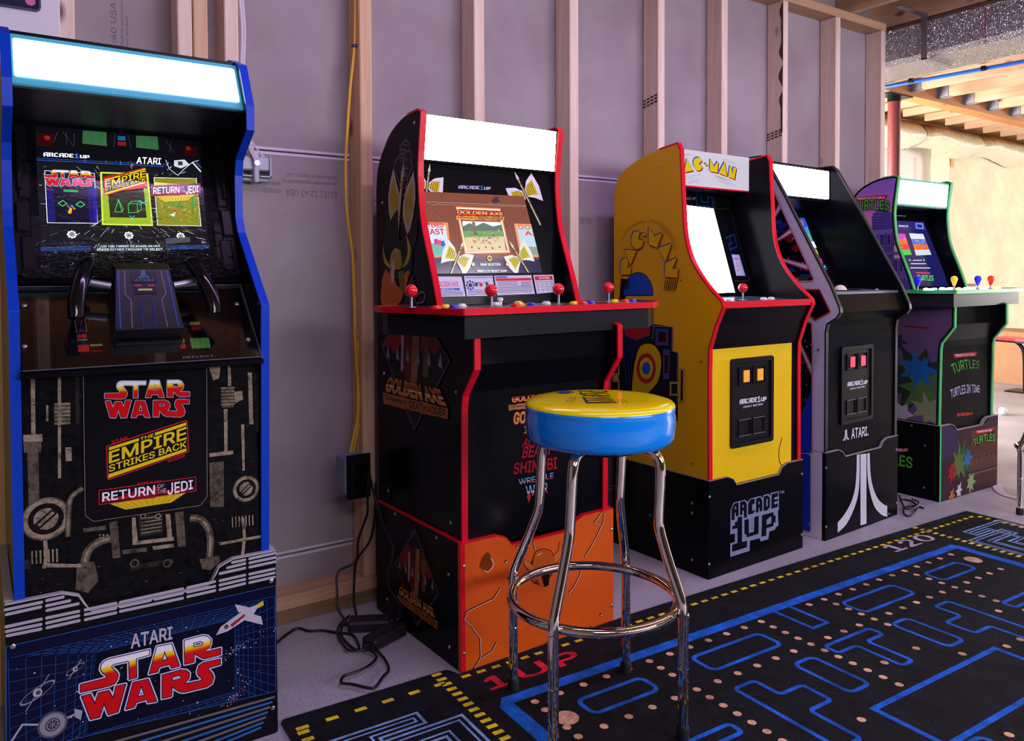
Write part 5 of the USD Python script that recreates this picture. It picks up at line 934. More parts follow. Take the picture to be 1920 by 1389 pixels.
for px in ((777, 230), (717, 380), (720, 700), (855, 735), (728, 920), (845, 980)): c2.screws([c2.on(px, 'x', .0105)], (-1, 0, 0))
a.build('side_print', sd[0], 'print', .0006)
# title list on the front
a = c2.front(.018); z = zoom(680, 500, 3.31)
golden(a, z, [(925, 800), (1215, 765), (1215, 805), (925, 845), (903, 858), (1225, 822), (1225, 852), (908, 893)], ('#d88040', '#b83828'), '#3c0c10', tape='#c8824a')
a.text('GOLDEN AXE II', z((940, 905), (1300, 862), (1300, 930), (935, 978)), '#d8c060', edge=[(.003, '#a01828')]); a.text('II', z((1000, 990), (1060, 985), (1060, 1030), (1000, 1035)), '#c89030')
a.text('ALTERED', z((1000, 1065), (1195, 1040), (1195, 1095), (985, 1120)), '#a81830'); a.text('BEAST', z((1000, 1115), (1180, 1095), (1170, 1165), (985, 1190)), '#b01830'); a.text('SHINOBI', z((940, 1215), (1205, 1180), (1205, 1255), (930, 1290)), '#a8182e')
z = zoom(680, 880, 2.729); gr = bands((0, '#c03040'), (.3, '#c84858'), (.4, '#e0e0f0'), (.55, '#3a78b0'), (1, '#6ab8e0')); a.text('WRESTLE', z((795, 50), (975, 15), (975, 45), (800, 80)), gr); a.text('WAR', z((832, 85), (945, 65), (945, 120), (836, 140)), gr)
a.poly(z((836, 135), (862, 130), (850, 172)), '#b02838'); a.build('front_print', c2.p, 'print', .0006)
# clear plate on the front and knee reflections come from a gloss panel

# deck graphics and controls
a = Art(c2, (0, 0, .9685), (1, 0, 0), (0, 1, 0)); a.geom(dg.buffer(-.003), '#3a342c')
for x, y, c in ((.0, .0, '#6a5c3c'), (.2, -.02, '#8a8070'), (.4, .02, '#5c5448'), (.6, .0, '#8a7a50'), (.3, .1, '#a89c88'), (.05, .14, '#7a7060'), (.62, .1, '#948a74')): a.geom(Point(x, y).buffer(.06).intersection(dg.buffer(-.004)), c)
for k in range(4): a.geom(Point(.0+.2*k, -.01).buffer(.045).difference(Point(.0+.2*k, -.01).buffer(.041)).intersection(dg.buffer(-.004)), '#c8c0b0')
a.build('deck_print', c2.p, 'print', .0004)
for px, y in (((771, 570), .10), ((921, 569), -.0), ((1047, 566), .02), ((1141, 560), .12)): x = c2.on(px, 'y', y)[0]; c2.stick(x, y, .9695)
z = zoom(680, 500, 3.31)
for px, py, y, m in ((455, 235, -.02, 'btn_red'), (513, 228, .03, 'btn_yellow'), (567, 232, -.02, 'btn_blue'), (615, 225, .05, 'btn_white'), (825, 215, .09, 'btn_white'), (950, 228, -.03, 'btn_red'), (975, 216, .04, 'btn_yellow'), (1047, 222, -.01, 'btn_blue'), (965, 205, .12, 'btn_white'), (1140, 208, .05, 'btn_white'), (1310, 209, .0, 'btn_yellow'), (1367, 212, -.02, 'btn_red'), (1415, 208, .0, 'btn_blue'), (1563, 199, .06, 'btn_yellow'), (1628, 199, .03, 'btn_red'), (1672, 196, .05, 'btn_blue')):
    c2.button(c2.on(z((px, py))[0], 'y', y)[0], y, .9692, m)
x = c2.on(z((852, 212))[0], 'y', .1)[0]; c2.add('knob', lathe([(0, 0), (.006, 0), (.006, .01), (.009, .012), (.009, .02), (0, .022)], 14, (x, .1, .9692)), 'btn_white')
rs = c2.riser(.345, .036, 'orange', 'black', 'red_edge', .27, .5)
c2.add('edge_strip', bx((-.0016, -.0006, .002), (.0125, .0005, .345)), 'red_edge', rs[0])
a = c2.front(0.); z = zoom(680, 880, 2.729)
for pts in ([(1220, 215), (1190, 270), (1225, 285)], [(1235, 220), (1225, 270), (1190, 350), (1155, 420), (1135, 450)], [(700, 605), (670, 660), (600, 690), (530, 725), (515, 765), (560, 800), (600, 860), (605, 960), (560, 1040)], [(610, 960), (660, 925), (685, 885)], [(1130, 470), (1105, 540), (1080, 600), (1055, 630)], [(870, 370), (880, 410)], [(960, 870), (915, 915)]):
    jit = [(x+4*math.sin(i*2.1+x), y) for i, (x, y) in enumerate(pts)]; a.line(z(*jit), .0042, '#2a1408', cap='round'); a.line(z(*[(x+2, y+2) for x, y in jit]), .0016, '#e8d8c8', cap='round')
a.blob(z((600, 480), (630, 425), (655, 440), (662, 490), (635, 520), (600, 500)), '#7a3610'); 
for k in range(5): a.line(z((610+10*k, 440+6*(k % 2)), (606+11*k, 495)), .0008, '#2a1408', same=k > 0)
a.line(z((655, 450), (668, 490), (640, 522), (622, 515)), .0016, '#f0dcc8', curve=4)
for x, y in ((732, 470), (1217, 740), (788, 395)): a.dot(z((x, y))[0], .0042, '#231008'); a.dot(z((x+2, y+3))[0], .0028, '#d8c0a8')
a.k += 1; rng = np.random.default_rng(9)
for i in range(130): a.geom(Point(rng.uniform(.01, .54), rng.uniform(.01, .29)).buffer(rng.uniform(.0004, .0012), 4), '#7a3a14', same=True)
p = Point(*a.uv(z((915, 505)))[0]); a.geom(p.buffer(.045).difference(p.buffer(.042)), '#2c140a'); a.geom(p.buffer(.037).difference(p.buffer(.0355)), '#2c140a')
for k in range(12): a.geom(Point(p.x+.040*math.cos(k*.523), p.y+.040*math.sin(k*.523)).buffer(.0024), '#3a1c0e', same=k > 0)
a.blob(z((868, 480), (880, 425), (920, 405), (965, 420), (980, 470), (975, 520), (880, 520)), '#b8541c'); a.line(z((868, 480), (880, 425), (920, 405), (965, 420), (980, 470)), .0018, '#2c140a', curve=4)
for pts in ([(868, 490), (835, 460), (822, 480), (850, 515), (875, 520)], [(975, 440), (1000, 410), (1005, 370), (1018, 420), (1000, 465), (980, 475)]): a.blob(z(*pts), '#c86a30'); a.line(z(*pts), .0012, '#2c140a', curve=4)
a.poly(z((905, 520), (955, 515), (950, 590), (930, 600)), '#1c0e08'); a.poly(z((885, 525), (905, 520), (925, 600), (905, 595)), '#b8541c'); a.line(z((890, 440), (915, 425)), .002, '#f0d8c0')
a.blob(z((1150, 820), (1160, 800), (1175, 805), (1178, 820)), '#6a3010'); a.text('1991', z((1262, 780), (1280, 776), (1280, 782), (1262, 786)), '#3a1c0c', bold=False)
a.build('riser_print', rs[0], 'print', .0006)
c2.screws([c2.on(q_, 'y', -.0006) for q_ in z((519, 497), (519, 943), (1275, 307), (1275, 695))], (0, -1, 0))
a = c2.left(0.); z = zoom(500, 820, 2.7225); badge(a, z, [(758, 462), (882, 800), (768, 968), (655, 640)], None, [(682, 755), (850, 870), (862, 922), (676, 800), (668, 800), (876, 938), (872, 980), (668, 828)])
a.build('side_print', rs[1], 'print', .0006)
c2.screws([c2.on(q_, 'x', -.0006) for q_ in z((656, 390), (868, 513), (928, 700), (615, 825), (932, 1070))], (-1, 0, 0))

# ================================================================== 3: yellow cabinet
c3 = Cab('arcade_cabinet', 'yellow arcade cabinet with red edges on a black riser, behind the bar stool', (2.085, 1.824, 0), math.radians(1.2), .545, .5)
P5 = [(.006, .01), (.006, .345), (.008, .714), (.006, .798), (-.022, .881), (-.053, .944), (-.047, .962)] + [tuple(p) for p in spline([(-.047, .962), (.015, 1.017), (.078, 1.095), (.114, 1.187), (.126, 1.316), (.137, 1.50)], 4)] + [(.150, 1.522)] + [tuple(p) for p in spline([(.237, 1.512), (.354, 1.484), (.44, 1.441), (.468, 1.393), (.476, 1.34)], 4)] + [(.476, .01)]
sd = c3.sides(P5, P5[:30], .006, .533, 'yellow', 'black', 'red_edge')
xa, xb = .0225, .5165
c3.add('back_panel', bx((xa, .458, .02), (xb, .470, 1.36)), 'black_soft'); c3.band('top_panel', [(.238, 1.504), (.35, 1.475), (.425, 1.43), (.46, 1.38)], 'black', xa, xb, .006)
mq = c3.band('marquee_panel', [(.236, 1.386), (.236, 1.523)], 'white', xa, xb, .006)
a = c3.front(.233); z = zoom(1270, 280, 13.714)
a.geom(sbox(xa+.001, 1.388, xb-.001, 1.521), '#e4dff0'); MQC = sbox(xa+.001, 1.388, xb-.001, 1.521)
PAC = {'P': ([(10, 590), (-40, 620), (-80, 260), (60, 255), (140, 290), (175, 350), (165, 420), (100, 470), (15, 470)], 0), 'A': [(180, 590), (235, 240), (400, 545)], 'C': [(400, 320), (430, 250), (500, 205), (570, 220), (620, 290), (540, 375), (635, 450), (600, 520), (540, 550), (470, 530), (415, 450)], '-': [(690, 370), (750, 370), (770, 405), (700, 405)],
       'M': [(820, 560), (828, 265), (850, 265), (925, 450), (1025, 320), (1040, 330), (1020, 605)], 'A2': [(1050, 610), (1195, 330), (1210, 335), (1262, 690)], 'N': [(1295, 705), (1335, 425), (1355, 430), (1410, 630), (1425, 465), (1500, 480), (1455, 770)]}
for l_ in ([(165, 690), (300, 690)], [(320, 690), (600, 650)], [(165, 760), (420, 745)], [(170, 870), (560, 770)], [(270, 880), (560, 820)], [(165, 140), (290, 115)], [(165, 170), (400, 128)], [(1130, 255), (1540, 430)], [(1190, 240), (1480, 350)], [(960, 690), (1420, 840)], [(1000, 690), (1300, 800)], [(1010, 790), (1350, 925)], [(1000, 740), (1490, 930)], [(960, 670), (1380, 800)]): a.line(z(*l_), .0008, '#3a3a50')
for k_, pts in PAC.items():
    pts = pts[0] if isinstance(pts, tuple) else pts
    for dx, dy, c in ((24, 32, '#a81428'), (-24, -28, '#2858c8')):
        g = unary_union([Polygon(a.uv(z(*[(x+dx*t, y+dy*t) for x, y in pts]))).buffer(0) for t in (.4, .7, 1)]); a.geom(g, c, clip=MQC)
    g = Polygon(a.uv(z(*pts))).buffer(0); a.geom(g.buffer(.0006), '#18141c', clip=MQC); a.geom(g, '#f0d000', clip=MQC)
for x, y in ((278, 440), (1172, 530)): a.dot(z((x, y))[0], .0014, '#18141c')
a.text('TM', z((1545, 470), (1580, 485), (1578, 510), (1543, 495)), '#3a3a60')
a.poly(z((600, 640), (700, 640), (700, 700), (600, 700)), '#2a66d0') if False else None
a.build('marquee_print', mq, printed('marquee_glow_print', .3, k=.75), .0004)  # slight emission put into the front-lit print to brighten it
c3.band('marquee_trim', [(.2335, 1.384), (.2335, 1.3895)], 'red_edge', xa, xb, .004)
c3.band('speaker_panel', [(.236, 1.383), (.338, 1.381)], 'black', xa, xb, .005)
BZ = (.206, .970, .338, 1.381); bz = c3.band('screen_bezel', [(.208, .970), (.340, 1.381)], 'black', xa, xb, .005)
a = c3.slope(*BZ); z = zoom(1130, 250, 3.086); CL = sbox(xa, 0, xb, .431)
tr_, br_ = a.uv(z((640, 435), (765, 922))); scr = Polygon([(.10, tr_[1]+.012), tr_, br_, (.08, br_[1])])
a.geom(sbox(xa+.002, .002, xb-.002, .429), '#0a0a0e')
def mazy(px, w=.004, col='#1c4a9c'): a.line(z(*px), w, col, clip=CL); a.line(z(*px), w*.4, '#0c0c16', clip=CL)
mazy([(540, 350), (545, 415), (640, 425), (632, 370), (605, 365), (612, 400), (570, 395), (568, 355), (540, 350)]); mazy([(712, 605), (760, 585), (778, 655), (735, 675), (728, 640), (750, 632)]); mazy([(745, 690), (735, 600)], .003)
for p, q_ in (((640, 350), (655, 440)), ((715, 360), (850, 855)), ((765, 855), (850, 855)), ((640, 435), (735, 440))): a.line(z(p, q_), .0007, '#6a6a3a', clip=CL)
a.poly(z((742, 698), (790, 700), (828, 828), (770, 826)), '#2a5ab0'); a.poly(z((746, 702), (788, 704), (823, 824), (773, 822)), '#c8c4da')
for k in range(4): a.dot(z((758+8*k, 726))[0], .003, '#2a5ab0'); a.dot(z((772+2*k, 752+14*k))[0], .0024, ['#c03028', '#a02028', '#c8a820', '#c03028'][k]); a.line(z((782, 752+14*k), (800, 751+14*k)), .0014, '#8a88a0')
a1up(a, z((450, 370), (535, 363), (536, 385), (452, 390)), '#6a6a74', '#3a4a6a')
a.build('bezel_print', bz, 'dim_screen', .0005)
a = c3.slope(*BZ); a.geom(scr, '#f0f4ff'); a.build('screen', bz, 'screen_white', .0012, label='blank bright white screen')
c3.band('control_deck', [(-.044, .949), (.204, .962)], 'black', xa, xb, .012); 
a = c3.slope(-.044, .9555, .204, .9685); a.geom(sbox(xa+.002, .012, xb-.002, .245), '#2a4a58'); 
for k in range(5): a.geom(sbox(xa+.03+.09*k, .03, xa+.05+.09*k, .22), '#8aa0b0')
a.build('deck_print', c3.p, 'dim_screen', .0006)
c3.add('deck_front', bx((xa, -.053, .938), (xb, -.046, .962), .002), 'red_edge')
x = c3.on((1393, 553), 'y', .06)[0]; c3.stick(x, .06, .961)
for px, y in (((1368, 557), .02), ((1432, 556), .05), ((1446, 556), .05)): c3.button(c3.on(px, 'y', y)[0], y, .960, 'btn_white')
c3.band('kick_panel', [(-.042, .942), (-.012, .880), (.014, .798), (.014, .79)], 'black', xa, xb, .006)
fp = c3.band('front_panel', [(.016, .30), (.016, .795)], 'black', xa, xb, .008)
c3.add('yellow_panel', bx((xa, .0085, .31), (xb-.035, .0118, .795), .0006), 'yellow_front', fp)
def coin_door(cab, y, q, lit, parent):
    p = [cab.on(v, 'y', y) for v in q]; x0, x1 = (p[0][0]+p[3][0])/2, (p[1][0]+p[2][0])/2; z1, z0 = (p[0][2]+p[1][2])/2, (p[2][2]+p[3][2])/2; w, h = x1-x0, z1-z0
    def fr(u0, v0, u1, v1): return (x0+u0*w, z0+v0*h, x0+u1*w, z0+v1*h)
    g = sbox(x0, z0, x1, z1).buffer(-.012).buffer(.012); inn = g.buffer(-.016).buffer(-.01).buffer(.01)
    d = cab.add('coin_door', [prism(g.difference(inn), y-.009, y-.0002, 'y'), prism(g, y-.004, y-.0002, 'y'), prism(inn.buffer(-.003).difference(inn.buffer(-.0045)), y-.0065, y-.0045, 'y')], 'black_soft', parent)
    for k in (0, 1):
        a0, b0, a1, b1 = fr(.17+.33*k, .69, .47+.33*k, .90); cab.add('coin_slot', prism(sbox(a0, b0, a1, b1).difference(sbox(a0+.004, b0+.004, a1-.004, b1-.004)), y-.008, y-.004, 'y'), 'black_gloss', d); cab.add('coin_light', bx((a0+w*.11, y-.0085, b0+h*.035), (a1-w*.05, y-.0041, b1-h*.04), .0012), lit, d)
        a0, b0, a1, b1 = fr(.17+.33*k, .12, .45+.33*k, .31); cab.add('coin_return', prism(sbox(a0, b0, a1, b1).difference(sbox(a0+.003, b0+.003, a1-.003, b1-.003)), y-.0075, y-.004, 'y'), 'black_soft', d); cab.add('return_lip', [bx((a0, y-.009, b0), (a1, y-.0076, b0+.0025)), bx((a0, y-.009, b1-.0025), (a1, y-.0076, b1))], 'coin_lip', d)
    a = cab.front(y-.0042); a0, b0, a1, b1 = fr(.2, .475, .84, .55)
    uv2 = [(a0, b1), (a1, b1), (a1, b0), (a0, b0)]; s_uv = a.uv; a.uv = lambda q_: np.asarray(q_, float); a1up(a, uv2, '#dcdce6', '#dcdce6'); a.uv = s_uv
    a0, b0, a1, b1 = fr(.28, .435, .75, .458); a.text('LEGACY EDITION', [(a0, b1), (a1, b1), (a1, b0), (a0, b0)], '#dcdce6', raw=True); a.build('door_print', d, 'print', .0004)
coin_door(c3, .0085, [(1368.5, 674), (1447, 665), (1447, 826), (1368.5, 840)], 'coin_orange', fp)
a = c3.front(.0085); z = zoom(1130, 640, 2.956); a.line(z((993, 532), (977, 600), (978, 660), (995, 690)), .0028, '#14140c', curve=5); a.build('loose_strap', fp, 'print', .0014)
# side graphics: arched title, plain blue, red and black shapes
a = c3.left(.006); z = zoom(1140, 400, 3.856)
def shape(pts, col, edge=None, w=.003):
    g = Polygon(a.uv(z(*pts))).buffer(0); 
    if edge: a.geom(g.buffer(w), edge)
    a.geom(g, col)
a.poly(z((95, 470), (170, 480), (150, 560), (120, 620), (330, 640), (330, 800), (470, 820), (470, 1000), (510, 1010), (505, 1500), (95, 1500), (60, 900)), '#0e1016')
for k in range(9): a.line(z((95+22*k, 800+20*k), (150+25*k, 1400)), .004, '#123a80')
ov = Polygon(a.uv(z(*[(220+105*math.cos(t), 590-160*math.sin(t)) for t in np.linspace(0, math.pi, 20)]))); a.geom(ov.buffer(.003), '#10121c'); a.geom(ov, '#1c4cb4')
shape([(115, 800), (305, 805), (300, 880), (200, 915), (125, 880)], '#a01c24', '#16388a'); 
for px in ([(325, 815), (465, 820), (465, 995), (505, 1005), (500, 1400)], [(335, 810), (325, 900), (312, 900)]): a.line(z(*px), .0034, '#1c4a9c'); a.line(z(*px), .0012, '#c8a830')
for q_ in ([(345, 832), (440, 832), (440, 955), (345, 955)], [(400, 980), (450, 980), (445, 1200), (400, 1200)]): shape(q_, '#1c4090'); shape([tuple(np.mean(q_, 0)+(np.array(v)-np.mean(q_, 0))*.72) for v in q_], '#a01c24'); shape([tuple(np.mean(q_, 0)+(np.array(v)-np.mean(q_, 0))*.6) for v in q_], '#0e1016')
for q_ in ([(455, 1225), (510, 1225), (510, 1310), (455, 1310)], [(525, 1125), (550, 1125), (548, 1360), (522, 1360)], [(20, 1100), (80, 1100), (80, 1160), (40, 1160), (40, 1210), (80, 1210), (80, 1280), (20, 1280)]):
    g = Polygon(a.uv(z(*q_))); a.geom(g.buffer(.004, join_style='mitre'), '#d8a800'); a.geom(g.buffer(.0022, join_style='mitre'), '#1c4a9c'); a.geom(g.buffer(.0005, join_style='mitre'), '#d8a800'); a.geom(g.buffer(-.003), '#0e1016')
ov = Polygon(spline(a.uv(z((195, 1080), (240, 960), (330, 950), (385, 1040), (375, 1180), (330, 1260), (250, 1320), (180, 1290), (195, 1080))), 6)).buffer(0); a.geom(ov.buffer(.002), '#10121c'); a.geom(ov, '#c8a400'); 
for k in range(3): g = Polygon(spline(a.uv(z(*[(280+(70-20*k)*math.cos(t), 1120+(110-32*k)*math.sin(t)) for t in np.linspace(0, 6.28, 13)])), 3)).buffer(0); a.geom(g, ['#a01c24', '#c8a400', '#1c4cb4'][k])
SIDE = {'P': [(95, 445), (95, 370), (100, 340), (125, 325), (150, 340), (145, 390), (170, 395), (168, 440)], 'A': [(165, 375), (122, 262), (210, 270)], 'C': [(235, 130), (222, 190), (262, 195), (250, 240), (215, 262), (180, 240), (170, 190), (185, 140), (210, 128)], '-': [(250, 145), (270, 140), (275, 160), (255, 165)], 'M': [(298, 225), (298, 100), (340, 165), (398, 140), (360, 248)], 'A2': [(368, 250), (465, 218), (420, 352)], 'N': [(417, 460), (417, 360), (505, 318), (470, 400), (512, 400), (508, 465)]}
for k_, pts in SIDE.items():
    for dx, dy, c in ((6, 9, '#8a1420'), (-6, -7, '#1c48a0')): a.geom(Polygon(a.uv(z(*[(x+dx, y+dy) for x, y in pts]))).buffer(0), c)
    g = Polygon(a.uv(z(*pts))).buffer(0); a.geom(g.buffer(.0008), '#1a140c'); a.geom(g, '#dcae08')
for r, t0, t1 in ((1.0, .25, 2.7), (1.05, .5, 1.5), (1.04, 1.7, 2.4), (.95, .3, 1.1)): a.line(z(*[(290+218*r*math.cos(t), 340-280*r*math.sin(t)) for t in np.linspace(t0, t1, 24)]), .0012, '#2a220c')
for k in range(7): a.line(z((425+14*k, 480+4*(k % 2)), (410+14*k, 550+8*(k % 3))), .0036, '#18140c'); a.line(z((100+9*k, 475), (98+9*k, 545)), .004, '#18140c')
a.text('TM', z((522, 478), (540, 478), (540, 492), (522, 492)), '#2a220c')
a.build('side_print', sd[0], 'print', .0006)
z = zoom(1130, 250, 3.086); c3.screws([c3.on(q_, 'x', .0055) for q_ in z((324, 189), (73, 464), (571, 1319))]+[c3.on((1299, 869), 'x', .0055)], (-1, 0, 0))
rs = c3.riser(.343, .036, 'black', 'black', plain('riser_tan_edge', '#8a7a62', .7), .24, .47)
a = c3.front(0.); z = zoom(1350, 900, 8.679); LC, BK = '#7f86a8', '#101016'
outl = Polygon(a.uv(z((165, 1250), (165, 1030), (240, 1005), (240, 865), (165, 885), (170, 480), (220, 365), (405, 318), (450, 355), (490, 300), (655, 255), (690, 290), (700, 245), (785, 222), (820, 250), (822, 210), (955, 180), (955, 485), (940, 500), (948, 735), (905, 770), (895, 805), (800, 835), (785, 960), (660, 998), (640, 945), (485, 985), (480, 1150)))); a.geom(sbox(.012, .004, .533, .300), '#0a0a0e'); a.geom(outl, LC)
for ch in ([(185, 655), (185, 470), (230, 380), (300, 360), (300, 580), (255, 590), (255, 530), (235, 535), (235, 640)], [(320, 570), (325, 355), (395, 335), (430, 375), (435, 605), (390, 615), (385, 500), (362, 490), (362, 560)], [(455, 560), (455, 385), (495, 310), (562, 298), (562, 380), (520, 395), (520, 500), (562, 480), (562, 510), (530, 545)], [(582, 530), (585, 300), (650, 275), (685, 330), (685, 500), (642, 510), (640, 445), (622, 450), (622, 520)], [(705, 500), (708, 265), (775, 245), (810, 290), (808, 440), (765, 490)], [(832, 465), (835, 230), (940, 200), (940, 265), (880, 280), (880, 315), (940, 305), (940, 340), (880, 350), (880, 395), (940, 375), (938, 435)],
           [(195, 800), (200, 745), (240, 735), (240, 680), (280, 670), (285, 605), (355, 585), (355, 1005), (435, 985), (435, 1090), (195, 1165), (195, 1050), (280, 1020), (280, 780)], [(395, 880), (395, 645), (465, 630), (465, 865), (550, 835), (555, 600), (625, 580), (625, 870), (430, 930), (425, 875)], [(672, 920), (680, 570), (865, 520), (870, 575), (900, 570), (900, 680), (865, 690), (865, 745), (750, 780), (748, 900)]): a.poly(z(*ch), BK)
for ch in ([(245, 420), (258, 430), (258, 470), (235, 475)], [(362, 400), (380, 400), (380, 440), (362, 450)], [(622, 350), (640, 350), (640, 390), (622, 395)], [(748, 310), (770, 305), (770, 420), (748, 430)], [(755, 640), (830, 585), (830, 700), (755, 725)], [(515, 605), (518, 610), (518, 800), (512, 805)]): a.poly(z(*ch), LC if len(ch) and ch[0][0] != 515 else BK)
a.text('TM', z((965, 180), (1038, 160), (1038, 210), (965, 225)), LC); a.build('riser_print', rs[0], 'print', .0006)
z = zoom(1130, 640, 2.956); c3.screws([c3.on(q_, 'y', -.0006) for q_ in z((592, 862), (590, 1235), (1104, 735), (1103, 1070))], (0, -1, 0)); c3.screws([c3.on(q_, 'x', -.0006) for q_ in z((497, 895), (496, 1210), (495, 950))], (-1, 0, 0))
c3.add('sticker', cyl(c3.on((1219, 966), 'x', -.0002), c3.on((1219, 966), 'x', -.0002)+[-.0006, 0, 0], .006, 20), plain('blue_sticker', '#1c4cb8', .4))

# ================================================================== 4: black cabinet with white-framed sides
c4 = Cab('arcade_cabinet', 'slanted black arcade cabinet with white-bordered space art on its side, second from right', (2.768, 1.830, 0), math.radians(2.5), .565, .5)
P6 = [(.006, .01), (.006, .352), (.006, .826), (0, .858), (-.04, .884), (-.054, .905), (-.051, .925), (-.014, 1.008), (.061, 1.141), (.192, 1.378), (.285, 1.535), (.305, 1.552), (.43, 1.552), (.465, 1.53), (.474, 1.48), (.474, .01)]
sd = c4.sides(P6, P6[:13], .002, .560, 'white', 'black', 'black_edge'); xa, xb = .0185, .5435
c4.add('back_panel', bx((xa, .455, .02), (xb, .466, 1.5)), 'black_soft'); c4.band('top_panel', [(.322, 1.538), (.45, 1.538)], 'black', xa, xb, .006)
mq = c4.band('marquee_frame', [(.322, 1.393), (.322, 1.536)], 'black_soft', xa, xb, .006); c4.add('marquee_light', prism(sbox(xa+.008, 1.400, xb-.008, 1.529).buffer(-.008).buffer(.008), .3135, .3188, 'y'), 'marquee_white', mq)
c4.band('speaker_panel', [(.322, 1.391), (.475-.03, 1.34)], 'black', xa, xb, .005)
BZ = (.262, .985, .437, 1.345); bz = c4.band('screen_bezel', [(.264, .985), (.439, 1.345)], 'black', xa, xb, .005); a = c4.slope(*BZ)
q_ = a.uv([(1508, 409), (1545, 506)]); a.geom(Polygon([(.10, q_[0][1]), q_[0], q_[1], (.10, q_[1][1])]), '#3a90c8'); W_ = q_[0][0]; y0, y1 = q_[1][1], q_[0][1]
for u0, v0, u1, v1, c in ((.0, .82, 1, 1, '#1c58c8'), (.1, .7, .9, .8, '#e8f0c0'), (.2, .55, .95, .68, '#58c070'), (.0, .4, .5, .52, '#c8d840'), (.55, .42, .98, .54, '#e8e8f8'), (.6, .3, .96, .38, '#e0b020'), (.3, .26, .8, .32, '#48b8e0'), (.78, .12, .97, .22, '#d040a0'), (.0, .0, 1, .1, '#2048a0'), (.2, .05, .98, .065, '#f0f0ff'), (.82, .85, .93, .95, '#d05090'), (.05, .84, .5, .93, '#e8e8f8')): a.geom(sbox(.10+(W_-.10)*u0, y0+(y1-y0)*v0, .10+(W_-.10)*u1, y0+(y1-y0)*v1), c)
a.build('screen', bz, 'screen', .0008, label='lit colourful game menu picture')
c4.band('control_deck', [(-.006, .978), (.262, .986)], plain('deck_grey', '#5c6470', .4), xa, xb, .010); c4.band('deck_front', [(-.008, .972), (-.034, .905), (.012, .868), (.014, .85)], 'black', xa, xb, .006)
c4.add('trackball', ball((.20, .06, .984), .026, 3), plain('ivory_ball', '#e8dcc0', .15), smooth=True); c4.add('trackball_ring', lathe([(0, 0), (.034, 0), (.033, .003), (.026, .003)], 24, (.20, .06, .9855)), 'black_soft')
c4.add('spinner', lathe([(0, 0), (.02, 0), (.02, .014), (.018, .018), (0, .018)], 24, (.16, .17, .9875)), 'black_gloss')
for x, y in ((.27, .12), (.31, .13), (.35, .13), (.39, .12), (.29, .08), (.33, .08), (.37, .08), (.09, .1)): c4.button(x, y, .9865, 'black_gloss', .013, .007)
c4.button(.47, .05, .986, 'btn_white', .006, .004)
fp = c4.band('front_panel', [(.014, .30), (.014, .85)], 'black', xa, xb, .008); c4.add('panel_seam', bx((xa, .0088, .789), (xb-.03, .0098, .7915)), 'black_gloss', fp)
coin_door(c4, .0098, [(1575, 649.5), (1634, 645.5), (1634, 783), (1574, 798)], 'coin_red', fp)
a = c4.front(.0098); z = zoom(1480, 600, 3.23); p = a.uv(z((342, 697)))[0]; atari(a, p[0], p[1], .045, '#d4d0de'); a.text('ATARI.', z((374, 655), (478, 642), (478, 698), (374, 722)), '#d4d0de'); a.build('front_print', fp, 'print', .0006)
# side: space art in two framed fields, hexagon
a = c4.left(.002); z = zoom(1430, 300, 3.472); rng = np.random.default_rng(6)
def field(pts, seed, rays):
    g = Polygon(a.uv(z(*pts))).buffer(0).buffer(-.006).buffer(.006); a.geom(g.buffer(.0075), '#b01c30'); a.geom(g.buffer(.0055), '#d6d0e0'); a.geom(g.buffer(.0025), '#b01c30'); a.geom(g, '#0b0c14')
    x0, y0, x1, y1 = g.bounds; r = np.random.default_rng(seed)
    for k in range(16):
        c = np.array([r.uniform(x0, x1), r.uniform(y0, y0+(y1-y0)*.75)]); pp_ = [c+np.array([math.cos(t)*.02*r.uniform(.5, 2.), math.sin(t)*.012*r.uniform(.4, 1.5)]) for t in np.linspace(0, 6.28, 9)[:-1]]; a.geom(Polygon(spline(np.vstack([pp_, pp_[:1]]), 3)).buffer(0), ['#1c3c98', '#162c70', '#3a4a20', '#7a1c18'][k % 4], clip=g)
    for p_, q2 in rays:
        u = a.uv(z(p_, q2)); d = u[1]-u[0]; n = np.array([-d[1], d[0]])/np.linalg.norm(d)
        for w, c in ((.016, '#b01c30'), (.011, '#4a2a78'), (.008, '#d4ccd8')): a.geom(Polygon([u[0]+n*w*.5, u[0]-n*w*.5, u[1]-n*w, u[1]+n*w]), c, clip=g)
    a.k += 1
    for k in range(70): a.geom(Point(r.uniform(x0, x1), r.uniform(y0, y1)).buffer(r.uniform(.0006, .003), 5), ['#d8d8e8', '#2a58c8', '#c8c8a0'][k % 3], same=True, clip=g)
field([(-40, 250), (60, 190), (330, 782), (150, 785), (-60, 785)], 31, [((60, 400), (130, 270)), ((100, 520), (190, 460)), ((100, 640), (300, 700)), ((130, 745), (230, 790))])
field([(150, 1060), (315, 1060), (320, 1190), (318, 1900), (100, 1900)], 32, [((190, 1080), (380, 1500)), ((180, 1000), (200, 1030))])
a.poly(z((235, 1700), (318, 1500), (318, 1905), (100, 1905)), '#1c3cc0')
g = Polygon(a.uv(z((180, 850), (370, 850), (435, 985), (345, 1035), (325, 1010), (170, 1000)))).buffer(0); a.geom(g.buffer(.006), '#b01c30'); a.geom(g, '#101018')
a.build('side_print', sd[0], 'print', .0006); c4.screws([c4.on(z((363, 1235))[0], 'x', .0015), c4.on((1517, 824), 'x', .0015)], (-1, 0, 0))
rs = c4.riser(.35, .034, 'black', 'white', plain('riser_worn_edge', '#8c8880', .7), .22, .47)
a = c4.front(0.); z = zoom(1480, 600, 3.23)
